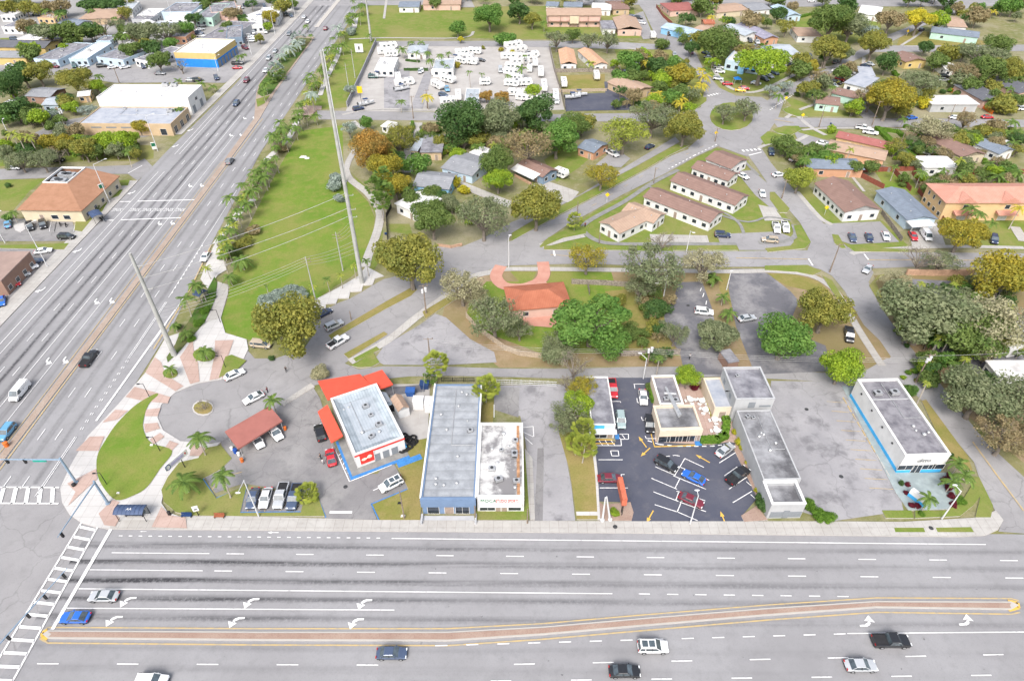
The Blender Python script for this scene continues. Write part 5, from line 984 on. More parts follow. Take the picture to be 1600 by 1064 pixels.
for A_, B_, C_, h_, wl, rf, lb in [((52,92),(90,94),(107,66),3.5,'sky','tar','flat grey-roofed block with a row of small windows'),((107,92),(136,92),(145,67),3.5,'sky','white','white flat-roofed block beside the grey one'),((150,89),(192,94),(205,76),3.4,'sky','tar','pale blue block with grey roof and carport'),((210,92),(230,96),(245,68),3.4,'white','tar','narrow white block behind the round green shrub'),
        ((214,24),(242,24),(216,14),4,'white','white','bright white shed near the top edge'),((252,19),(299,19),(254,4),5,'sky','tar','grey-roofed block with pale walls at the top edge'),((258,27),(300,27),(262,15),4,'white','white','low white roof below the grey block'),((303,28),(331,28),(326,6),4.5,'mint','tar','grey-roofed store with mint green front'),((313,60),(353,62),(340,32),4.5,'grey','dark tar','dark flat-roofed workshop behind the blue and yellow garage'),((353,60),(378,58),(372,40),4.5,'blue grey','tar','blue-grey workshop with roller doors'),((376,27),(398,30),(398,6),4,'white','white','white showroom with slanted front'),((384,40),(410,38),(395,24),4.2,'white','white','small white showroom by parked cars'),((399,28),(432,27),(412,12),4.4,'white','white','white dealer building with a dark blue sign'),((330,20),(372,16),(352,2),4.5,'pink','tar','pink-walled long store at the top edge'),((160,18),(205,16),(165,5),4,'white','pale','pale roofed house near the top'),((0,24),(22,24),(2,17),3.5,'white','white','small white roof at the upper left edge'),((430,6),(455,4),(440,-6),4.5,'white','white','white store at the top by the avenue'),((725,161),(748,161),(726,138),3.2,'white','pale','pair of white storage roofs in the trailer yard'),((585,108),(615,108),(596,90),3.6,'white','white','white workshop in the trailer yard beside the long grey wall'),((676,108),(708,108),(681,92),3.6,'white','pale','white office with palms in the trailer yard'),((2,42),(32,43),(6,31),3.6,'white','tar','grey-roofed block with white walls at the left edge'),((26,60),(60,62),(34,51),3.4,'white','white','white roof behind the yellow terraces'),((64,62),(92,62),(70,53),3.5,'cream','tar','cream block behind the spreading trees'),((205,30),(232,31),(212,22),3.8,'grey','dark tar','dark shed beside the barrel-roofed hangar'),((232,40),(262,42),(240,32),3.6,'white','pale','pale workshop behind the big grey-green tree'),((262,58),(290,58),(272,48),3.6,'orange','tar','orange-fronted store behind the lime trees'),((352,28),(370,27),(362,10),4,'pink','white','narrow white-roofed store near the top avenue'),((190,70),(206,70),(198,62),3.2,'white','white','small white garage behind the flat blocks'),((150,64),(172,64),(158,56),3.3,'sky','tar','grey-roofed house behind the flat blocks'),((58,28),(84,29),(64,20),3.3,'peach','tan','peach house near the upper left corner'),((0,163),(16,164),(0,155),3,'white','white','white flat roof among dark trees at the left edge')]:
    flat(lb, A_, B_, C_, h_, wl, rf, .25, f=row(3,1.0,1.6,1.3), r=row(4,1.0,1.4,1.3), units=[(.4,.5,.2,.9)])
# quonset
a, ang, L, D = frame((178,60), (212,60), (188,36), 3); e = empty('storage_hangar', (a.x,a.y,0), ang); q = MB(); n = 12
P = [(L/2-L/2*math.cos(math.pi*i/n), L*.42*math.sin(math.pi*i/n)) for i in range(n+1)]
q.add([(x,0,z) for x,z in P]+[(x,D,z) for x,z in P], [(i,n+1+i,n+2+i,i+1)[::-1] for i in range(n)]); link('roof', q.mesh('roof', [RM['white']]), e)
q = MB(); q.add([(x,.05,z) for x,z in P], [tuple(range(n,-1,-1))]); q.add([(x,D-.05,z) for x,z in P], [tuple(range(n+1))]); link('wall', q.mesh('wall', [WM['white']]), e); tag(e, 'white barrel-vaulted hangar among the trees', 'hangar', None, (195,48), True)
# ---- houses
for a_ in [
 ('light brown apartment wing with three windows in its front gable', (935,348),(968,366),(1008,328),3.2,'gy','white','tan',1.3,.45,3,4,2), ('light brown apartment wing whose gable meets the lawn at right', (1021,350),(1042,335),(994,315),3.2,'gy','white','tan',1.3,.45,3,4,2),
 ('second brown-roofed apartment block, behind the light brown one', (1004,308),(1110,349),(1131,332),3.2,'gx','white','brown',1.5,.45,7,3,2), ('third brown-roofed apartment block in the triangle', (1046,283),(1149,322),(1171,306),3.2,'gx','white','brown',1.5,.45,7,3,2), ('fourth brown-roofed apartment block in the triangle', (1079,263),(1138,284),(1153,271),3.2,'gx','white','brown',1.4,.45,5,3,2), ('small brown-roofed apartment block nearest the roundabout', (1101,249),(1142,265),(1160,247),3.2,'gx','white','brown',1.4,.45,5,3,2),
 ('large white house with brown roof beside the four-way junction', (1320,333),(1378,329),(1282,286),3.4,'gy','white','brown',2.0,.45,3,2,7), ('blue-walled house with slate grey roof behind a white carport', (1417,345),(1466,343),(1381,298),3.2,'gy','sky','slate',1.2),
 ('bungalow with orange barrel-tile roof and red terrace', (796,487),(894,478),(786,449),3.1,'hx','pink','orange',1.9), ('bright blue house with grey roof', (644,291),(702,297),(661,267),3.1,'gx','blue','grey',1.5), ('white house with flat white roof and brown edge', (616,319),(650,334),(678,306),3.2,'flat','white','white',0),
 ('grey-blue house with brown roof and white porch', (806,259),(848,278),(862,262),3.0,'gx','blue grey','brown',1.3), ('grey-roofed house half hidden by the round green tree', (688,263),(738,276),(757,246),3.0,'gx','sky','grey',1.3), ('white flat-roofed annex behind the round green tree', (733,239),(753,246),(772,236),3.0,'flat','white','white',0), ('grey flat-roofed house beside the tall dark tree', (656,239),(691,239),(658,212),3.1,'flat','tan','tar',0), ('white carport beside the grey flat-roofed house', (640,236),(653,237),(644,216),2.9,'flat','tan','pale',0), ('house with slate roof beside the white pickup truck', (901,231),(928,240),(944,223),3.0,'gx','orange','slate',1.2),
 ('tan house with front gable by the side street', (965,47),(1004,47),(959,28),3.2,'gy','pink','tan',1.6), ('grey flat annex of the tan gabled house', (941,46),(963,46),(938,33),3.0,'flat','white','tar',0), ('left of two houses with apricot tile roofs', (876,101),(902,101),(866,78),3.2,'gy','white','apricot',1.2), ('right of two houses with apricot tile roofs', (928,103),(951,101),(920,78),3.2,'gy','white','apricot',1.2), ('brown-roofed house beside the yellow palms', (990,147),(1023,138),(979,121),3.1,'gy','tan','tan',1.4),
 ('pale blue roofed house by the side street', (1083,56),(1102,49),(1066,32),3.1,'gy','blue','pale blue',1.3), ('pinkish brown roofed house behind the large lime tree', (1124,60),(1151,53),(1112,39),3.1,'gy','cream','tan',1.3), ('white house with pale metal roof near the church', (1164,57),(1189,53),(1147,40),3.1,'gy','white','pale',1.3), ('house with dull red roof at the top', (1047,18),(1093,16),(1047,5),3.1,'hx','pink','red',1.3), ('long white house at the top edge', (1120,21),(1173,16),(1118,8),3.0,'gx','cream','tan',1.0), ('grey-roofed house at the top beside palms', (1174,18),(1206,15),(1172,4),3.0,'gx','white','grey',1.2), ('purple-grey roofed house behind the church', (1194,62),(1218,60),(1186,36),3.1,'gy','orange','purple',1.3), ('cream house with hipped beige roof', (1246,57),(1286,58),(1236,43),3.2,'hx','white','tan',1.3), ('pale blue roofed house beside the meadow', (1230,26),(1253,25),(1220,10),3.0,'gy','sky','pale blue',1.2),
 ('long mint green house with dark roof', (1454,51),(1530,60),(1537,51),3.3,'gx','mint','slate',1.3), ('white house with pink roof behind the mint house', (1480,42),(1512,44),(1486,27),3.4,'gx','white','tan',1.2), ('yellow house with brown roof near the street corner', (1415,98),(1450,96),(1404,85),3.2,'gy','yellow','brown',1.4), ('long house with dark charcoal roof', (1489,133),(1537,159),(1557,147),3.2,'gx','pink','dark',1.5), ('dark roofed house at the right edge', (1542,124),(1592,147),(1612,133),3.2,'gx','pink','dark',1.5), ('white flat-roofed long house with awnings', (1456,164),(1531,164),(1447,150),3.2,'flat','pale grey','white',0),
 ('mint house with long brown roof', (1298,146),(1350,158),(1357,148),3.1,'gx','mint','brown',1.2), ('mint corner house with brown roof by the roundabout', (1274,162),(1313,166),(1317,153),3.0,'gx','mint','brown',1.2), ('grey flat-roofed house behind the truck row', (1318,130),(1352,138),(1370,122),3.2,'flat','white','blue tar',0), ('dark blue-grey roofed house behind the white vans', (1343,118),(1368,120),(1385,108),3.1,'flat','white','blue tar',0),
 ('house with dull red roof beside the hedge', (1305,215),(1390,234),(1397,224),3.2,'gx','peach','red',1.2), ('pair house with tan and grey roof below the red one', (1291,234),(1383,252),(1393,237),3.1,'gx','light orange','tan',1.2), ('orange-walled house with slate roof', (1262,264),(1352,266),(1266,247),3.1,'hx','orange','slate',1.2), ('cream house with brown roof beside the palms', (1503,247),(1542,242),(1461,215),3.2,'gy','cream','brown',1.6), ('white house with blue-grey roof and small windows', (1562,242),(1587,235),(1536,220),3.2,'gy','white','slate',1.2), ('white flat-roofed house with dark garage', (1445,263),(1500,263),(1433,245),3.0,'flat','white','white',0),
 ('yellow terrace with long dark roof at the left edge', (-40,74),(70,76),(-38,62),3.4,'gx','yellow','dark',1.5), ('yellow terrace with grey roof, nearer one at the left edge', (-40,91),(40,91),(-38,80),3.3,'gx','yellow','grey',1.3), ('grey house with brown porch among dark trees', (38,151),(78,153),(46,136),3.0,'gx','brown','grey',1.2), ('blue house with pale roof among dark trees', (64,165),(93,165),(70,152),3.0,'gx','sky','pale',1.0), ('small white roofed cottage behind the warehouse', (120,152),(141,150),(149,140),2.8,'gx','peach','white',.8), ('tan roofed house with palm near the top left', (122,31),(186,29),(130,14),3.2,'hx','tan','tan',1.4), ('grey roofed house at the top left', (88,38),(120,42),(100,28),3.1,'gx','white','slate',1.2), ('small white-roofed hut behind the orange tree', (594,198),(614,201),(606,190),2.6,'hx','white','white',1.4), ('grey-roofed office with palms in the trailer yard', (635,83),(666,83),(638,70),3.2,'hx','white','pale',1.2), ('small blue-roofed house at the top of the park', (622,12),(655,12),(625,3),3.0,'gx','white','slate',1.2), ('pink house at the top beyond the park', (660,8),(720,8),(664,-4),3.2,'gx','pink','tan',1.2), ('slate-roofed house behind the pink flats', (852,10),(872,11),(856,3),3,'gx','white','slate',1.2), ('second slate-roofed house behind the pink flats', (880,11),(910,12),(884,3),3,'gx','white','slate',1.2), ('white-roofed house behind the pink flats', (924,16),(955,17),(926,5),3,'gx','white','white',1), ('dark-roofed house behind the tan gabled house', (958,16),(985,15),(958,2),3,'gx','tan','brown',1.2), ('white bungalow beyond the meadow', (1340,22),(1375,26),(1380,12),3.1,'gx','white','white',1.0), ('orange-roofed cottage beside the street', (1100,38),(1118,38),(1103,31),3,'gx','orange','orange',1.0), ('white cottage in the right woods', (1478,110),(1498,110),(1480,97),3,'gx','white','white',.9),
 ]:
    house(*a_)
e, L, D = house('two-storey pink flats with long tan roof', (854,25), (941,25), (855,13), 6.0, 'gx', 'pink', 'tan', 1.6, .7, 6, 2, 2, True, 'apartment_block', cat='apartments')
b = MB(); b.box(.8,L-.8,-.6,.7,2.9,3.1); [b.box(x*L-.15,x*L+.15,-.6,-.3,0,6) for x in (.03,.25,.42,.58,.75,.97)]; link('gallery', b.mesh('gallery', [WM['brown']]), e); b = MB(); b.box(L*.42,L*.58,-1.2,-.61,2.2,5.9); link('stair_tower', b.mesh('stair_tower', [WM['cream']]), e)
# townhouses
e, L, D = house('two-storey orange townhouse row with salmon tile roof', (1478,318), (1690,318), (1440,287), 6.2, 'hx', 'peach', 'salmon', 2.2, .6, 0, 0, 4, False, 'townhouse_row', cat='townhouses')
for s in (.16,.48,.8): opening(e, L, D, 'f', s, 4.0, 1.6, 1.3, 'glass', .6); opening(e, L, D, 'f', s, .05, 2.6, 2.2, 'garage', .6)
for s in (.16,.48,.8):
    x = L*s; q = MB(); q.add([(x-3,-1.6,3.0),(x+3,-1.6,3.0),(x+3,.62,3.6),(x-3,.62,3.6)], [(0,1,2,3)]); q.box(x-3,x+3,-1.6,.6,2.8,2.98); link('porch_roof', q.mesh('porch_roof', [RM['salmon']]), e)
    q = MB(); q.add([(x-3.2,-.2,6.25),(x+3.2,-.2,6.25),(x,-.2,8.2),(x,4.5,8.2)], [(0,1,2),(1,3,2),(0,2,3)]); link('dormer', q.mesh('dormer', [RM['salmon']]), e)
for s in (.25,.55,.8): opening(e, L, D, 'l', s, 4.0, 1.0, 1.2, 'glass', .6)
# church
e, L, D = house('white church hall with large pale roof', (1205,93), (1252,85), (1240,65), 5.0, 'gx', 'white', 'pale', 2.0, .5, 3, 2, 0, False, 'church_hall', cat='church')
e, L, D = flat('pale blue church wing with blue entrance', (1134,93), (1186,101), (1160,72), 4.6, 'sky', 'white', .3, f=row(4,1,2,1.6)+[(.6,.1,1.6,2.3,'door')], name='church_wing', cat='church')
b = MB(); b.box(L*.45,L*.62,-3.0,-.002,0,5.2); link('entrance_tower', b.mesh('entrance_tower', [WM['blue']]), e); b = MB(); b.box(L*.62+.002,L*.95,-2.5,-.003,2.6,2.9); link('porch', b.mesh('porch', [WM['deep blue']]), e)
for c in bpy.data.objects:
    if c.get('category') == 'house' and 'blue-walled house with slate' in [q[1] for q in LABELLED if q[0] is c][0]:
        b = MB(); b.box(0,7.5,-3.2,.4,2.75,2.95); link('carport_roof', b.mesh('carport_roof', [WM['white']]), c); b = MB(); b.tube((0,0,0),(0,0,2.75),.08,.08,6); pm_ = b.mesh('carport_post', [M_FRAME]); [link('carport_post', pm_, c, (x,-3,0)) for x in (.3,3.7,7.2)]
    if c.get('category') == 'house' and 'brown roof and white porch' in [q[1] for q in LABELLED if q[0] is c][0]:
        b = MB(); b.add([(0,-2.6,2.6),(11.0,-2.6,2.6),(11.0,2.2,3.75),(0,2.2,3.75)], [(0,1,2,3)]); b.box(0,11,-2.6,-2.4,2.45,2.6); link('porch_roof', b.mesh('porch_roof', [WM['white']]), c)
# ================================================================== vegetation
def leafm(name, c, c2, transl=0.42, scale=0.9):
    if name in MATS: return MATS[name]
    m = bpy.data.materials.new(name); m.use_nodes = True; t = m.node_tree; b = t.nodes['Principled BSDF']
    tc = t.nodes.new('ShaderNodeTexCoord'); n = t.nodes.new('ShaderNodeTexNoise'); n.inputs['Scale'].default_value = scale*2.4; n.inputs['Detail'].default_value = 3; t.links.new(tc.outputs['Object'], n.inputs['Vector'])
    g = t.nodes.new('ShaderNodeNewGeometry'); ad = t.nodes.new('ShaderNodeMath'); ad.operation = 'MULTIPLY_ADD'
    t.links.new(g.outputs['Random Per Island'], ad.inputs[0]); ad.inputs[1].default_value = 0.42; 
    s2 = t.nodes.new('ShaderNodeMath'); s2.operation = 'MULTIPLY_ADD'; t.links.new(n.outputs['Fac'], s2.inputs[0]); s2.inputs[1].default_value = 1.5; s2.inputs[2].default_value = -0.45
    t.links.new(s2.outputs[0], ad.inputs[2])
    r = t.nodes.new('ShaderNodeValToRGB'); r.color_ramp.elements[0].position = .15; r.color_ramp.elements[1].position = .85
    r.color_ramp.elements[0].color = lin(c2); r.color_ramp.elements[1].color = lin(c); t.links.new(ad.outputs[0], r.inputs['Fac'])
    t.links.new(r.outputs['Color'], b.inputs['Base Color']); b.inputs['Roughness'].default_value = .6; b.inputs['Specular IOR Level'].default_value = .25
    tr = t.nodes.new('ShaderNodeBsdfTranslucent'); t.links.new(r.outputs['Color'], tr.inputs['Color']); mx = t.nodes.new('ShaderNodeMixShader'); mx.inputs[0].default_value = transl
    out = t.nodes['Material Output']; t.links.new(b.outputs[0], mx.inputs[1]); t.links.new(tr.outputs[0], mx.inputs[2]); t.links.new(mx.outputs[0], out.inputs['Surface'])
    MATS[name] = m; return m
LM = {'dark': leafm('dark_green_leaves', (0.125,0.215,0.062), (0.050,0.119,0.034)), 'green': leafm('fresh_green_leaves', (0.200,0.340,0.075), (0.091,0.210,0.042)), 'mid': leafm('mid_green_leaves', (0.205,0.275,0.075), (0.098,0.168,0.042)), 'olive': leafm('olive_gold_leaves', (0.370,0.347,0.073), (0.172,0.204,0.047)), 'gold': leafm('golden_leaves', (0.460,0.370,0.045), (0.252,0.266,0.049)), 'yellow': leafm('yellow_leaves', (0.710,0.611,0.050), (0.341,0.355,0.043)),
      'rust': leafm('rust_orange_leaves', (0.560,0.320,0.075), (0.220,0.190,0.055)), 'oak': leafm('grey_green_leaves', (0.291,0.319,0.179), (0.157,0.204,0.097)), 'pale': leafm('pale_dry_leaves', (0.525,0.493,0.318), (0.270,0.270,0.151)), 'silver': leafm('silver_leaves', (0.469,0.540,0.483), (0.213,0.277,0.234)), 'brown': leafm('brown_green_leaves', (0.398,0.310,0.175), (0.244,0.223,0.111)), 'lime': leafm('lime_leaves', (0.369,0.483,0.043), (0.189,0.318,0.036)),
      'palm': leafm('palm_fronds', (0.206,0.305,0.064), (0.078,0.149,0.031)), 'ypalm': leafm('yellowing_fronds', (0.682,0.540,0.057), (0.298,0.312,0.050)), 'fan': leafm('fan_palm_leaves', (0.426,0.469,0.078), (0.185,0.241,0.043)), 'hedge': leafm('hedge_leaves', (0.192,0.341,0.043), (0.071,0.163,0.021)), 'yhedge': leafm('yellow_hedge_leaves', (0.611,0.568,0.043), (0.312,0.341,0.035)), 'wine': leafm('wine_red_leaves', (0.241,0.028,0.050), (0.099,0.017,0.028))}
M_BARK = mat('grey_bark', (0.22,0.19,0.16), rough=.95, var=.2, scale=3.0); M_PBARK = mat('palm_bark', (0.40,0.36,0.31), rough=.95, var=.15, scale=4.0); M_TWIG = mat('pale_twigs', (0.36,0.33,0.28), rough=.95, var=.12, scale=2.0)
def leaf_quads(b, rng, c, rad, n, size, flat=1.0, inner=.3, upbias=.25):
    for _ in range(n):
        d = Vector((rng.gauss(0,1), rng.gauss(0,1), rng.gauss(0,1)+upbias)).normalized()
        k = 1-inner*rng.random()**2
        p = Vector(c)+Vector((d.x*rad*k, d.y*rad*k, d.z*rad*k*flat))
        nr = (d+Vector((rng.gauss(0,.55), rng.gauss(0,.55), rng.gauss(0,.55)))).normalized()
        a = nr.orthogonal().normalized(); a = Matrix.Rotation(rng.random()*6.283, 3, nr) @ a; q = nr.cross(a); s = size*rng.uniform(.45,1.5); w_ = s*rng.uniform(.5,.9)
        b.add([p-a*s, p-q*w_-a*s*.1, p+a*s+nr*s*.25, p+q*w_+a*s*.15], [(0,1,2,3)])
def tree_proto(kind, seed, hi=True):
    rng = random.Random(seed); b = MB(); tr = MB()
    spec = {'dense': (16,.30,.46,.80,.92,210,.055), 'broad': (22,.22,.36,.70,.95,190,.050), 'umbrella': (20,.24,.36,.40,1.0,190,.052), 'sparse': (20,.18,.32,.58,1.0,105,.042), 'bare': (10,.15,.25,.6,1.0,26,.03), 'bush': (9,.32,.5,.75,.8,200,.07)}[kind]
    nl, r0, r1, hz, spread, per, ls = spec
    if hi: per = int(per*2.1); ls *= .70
    else: per = int(per*.7); ls *= 1.2
    if hi is None: per = int(per*.55); ls *= 1.3
    cz = {'umbrella': 1.15, 'bush': .62}.get(kind, 1.05)
    lobes = []
    for i in range(nl):
        th = 2.39996*i+rng.uniform(-.55,.55); k = math.sqrt((i+.5)/nl)*spread*rng.uniform(.82,1.12); r = rng.uniform(r0*.75, r1*1.12)
        if kind != 'bush' and i > nl*.55 and math.cos(th-seed) > .72 and i % 2: continue
        k = min(k, 1.02-r); z = cz+hz*math.sqrt(max(0, 1-k*k))*rng.uniform(.35,.75)-.12*k-(.15 if i % 3 == 2 else 0)
        if i % 4 == 3 and kind != 'umbrella': z = cz-rng.uniform(.0,.35)
        lobes.append((Vector((k*math.cos(th), k*math.sin(th), z)), r))
    for c, r in lobes: leaf_quads(b, rng, c, r, per, ls, .85, .45 if kind != 'sparse' else .8)
    if kind in ('dense','bush'): leaf_quads(b, rng, (0,0,cz), .72, per*3, ls*1.2, hz, .3)
    if kind in ('sparse','broad'): leaf_quads(b, rng, (0,0,cz+.1), .8, per*(3 if kind == 'sparse' else 4), ls, hz*.8, .75)
    if kind != 'bush':
        fork = .42 if kind != 'umbrella' else .55
        tr.path([(0,0,-.02),(.02,.01,fork*.5),(0,0,fork)], [.085,.062,.055], 7)
        for i, (c, r) in enumerate(lobes):
            if i % (1 if kind in ('sparse','bare','umbrella') else 2): continue
            mid = Vector((c.x*.45, c.y*.45, fork+(c.z-fork)*.6)); tr.path([(0,0,fork-.03), mid, c], [.040,.024,.008], 5)
            if kind in ('sparse','bare'):
                for _ in range(7 if kind == 'bare' else 3):
                    e = c+Vector((rng.uniform(-1,1), rng.uniform(-1,1), rng.uniform(-.3,1)))*r*1.2; tr.tube(mid.lerp(c, rng.uniform(.3,1)), e, .010, .003, 4)
                    if kind == 'bare':
                        for __ in range(5): tr.tube(e.lerp(c, rng.uniform(0,.6)), e+Vector((rng.uniform(-1,1), rng.uniform(-1,1), rng.uniform(-.3,.8)))*.18, .005, .002, 3)
    return b.mesh('crown', [LM['mid']]), (tr.mesh('trunk', [M_BARK]) if kind != 'bush' else None), cz
PROTO = {}
def proto(kind, v, hi):
    k = (kind, v, hi)
    if k not in PROTO: PROTO[k] = tree_proto(kind, hash((kind, v)) % 1 + {'dense':1,'broad':2,'umbrella':3,'sparse':4,'bare':5,'bush':6}[kind]*10+v, hi)
    return PROTO[k]
TR = random.Random(3)
MASS = {}; MASSN = [0]; NTREE = [0]
def mass_tree(px, py, r, kind, hue):
    me, _, cz = proto(kind, 0, None); R_ = r/scale_at(py, 4); g = G(px, py, cz*R_); a = TR.uniform(0, 6.28); ca, sa = math.cos(a)*R_, math.sin(a)*R_
    b = MASS.setdefault(hue, MB()); o = len(b.v)
    b.v += [(g.x+ca*v.co.x-sa*v.co.y, g.y+sa*v.co.x+ca*v.co.y, v.co.z*R_) for v in me.vertices]; b.f += [tuple(i+o for i in p.vertices) for p in me.polygons]; b.m += [0]*len(me.polygons)
    b.tube((g.x,g.y,0),(g.x,g.y,cz*R_*.8),.06*R_,.03*R_,5,1); MASSN[0] += 1
SHAPE = {'dense':'dense rounded','broad':'broad clumpy','umbrella':'wide spreading','sparse':'thin airy','bare':'nearly bare','bush':'round'}
HUE = {'dark':'dark green','green':'fresh green','mid':'mid green','olive':'olive-gold','gold':'golden','yellow':'yellow','rust':'rust-orange','oak':'grey-green','pale':'pale','silver':'silvery','brown':'brownish','lime':'lime-green','fan':'yellow-green','hedge':'green','yhedge':'yellow','wine':'wine-red','palm':'green','ypalm':'yellow'}
def tree(px, py, r, kind, hue, tall=1.0, label=None):
    hi = r > 24 or py > 380
    crown, trunk, cz = proto(kind, TR.randint(0, 3 if hi else 2), hi)
    R_ = r/scale_at(py); 
    for _ in range(2): zc = cz*R_*tall; R_ = r/scale_at(py, zc)
    g = G(px, py, cz*R_*tall); rot = TR.uniform(0, 6.28)
    sx = TR.uniform(.88,1.14)
    nm = {'bush':'shrub'}.get(kind, 'tree')
    e = empty(nm, (g.x, g.y, 0), rot)
    c = link('crown', crown, e, (0,0,0), 0, (R_*sx,R_/sx,R_*tall)); c.material_slots[0].link = 'OBJECT'; c.material_slots[0].material = LM[hue]
    if trunk: link('trunk', trunk, e, (0,0,0), 0, (R_*sx,R_/sx,R_*tall))
    desc = label or (SHAPE[kind]+' '+HUE[hue]+' '+('shrub' if kind == 'bush' else 'tree'))
    return tag(e, desc, 'shrub' if kind == 'bush' else 'tree', 'shrubs' if kind == 'bush' else 'trees', (px, py), bool(label))
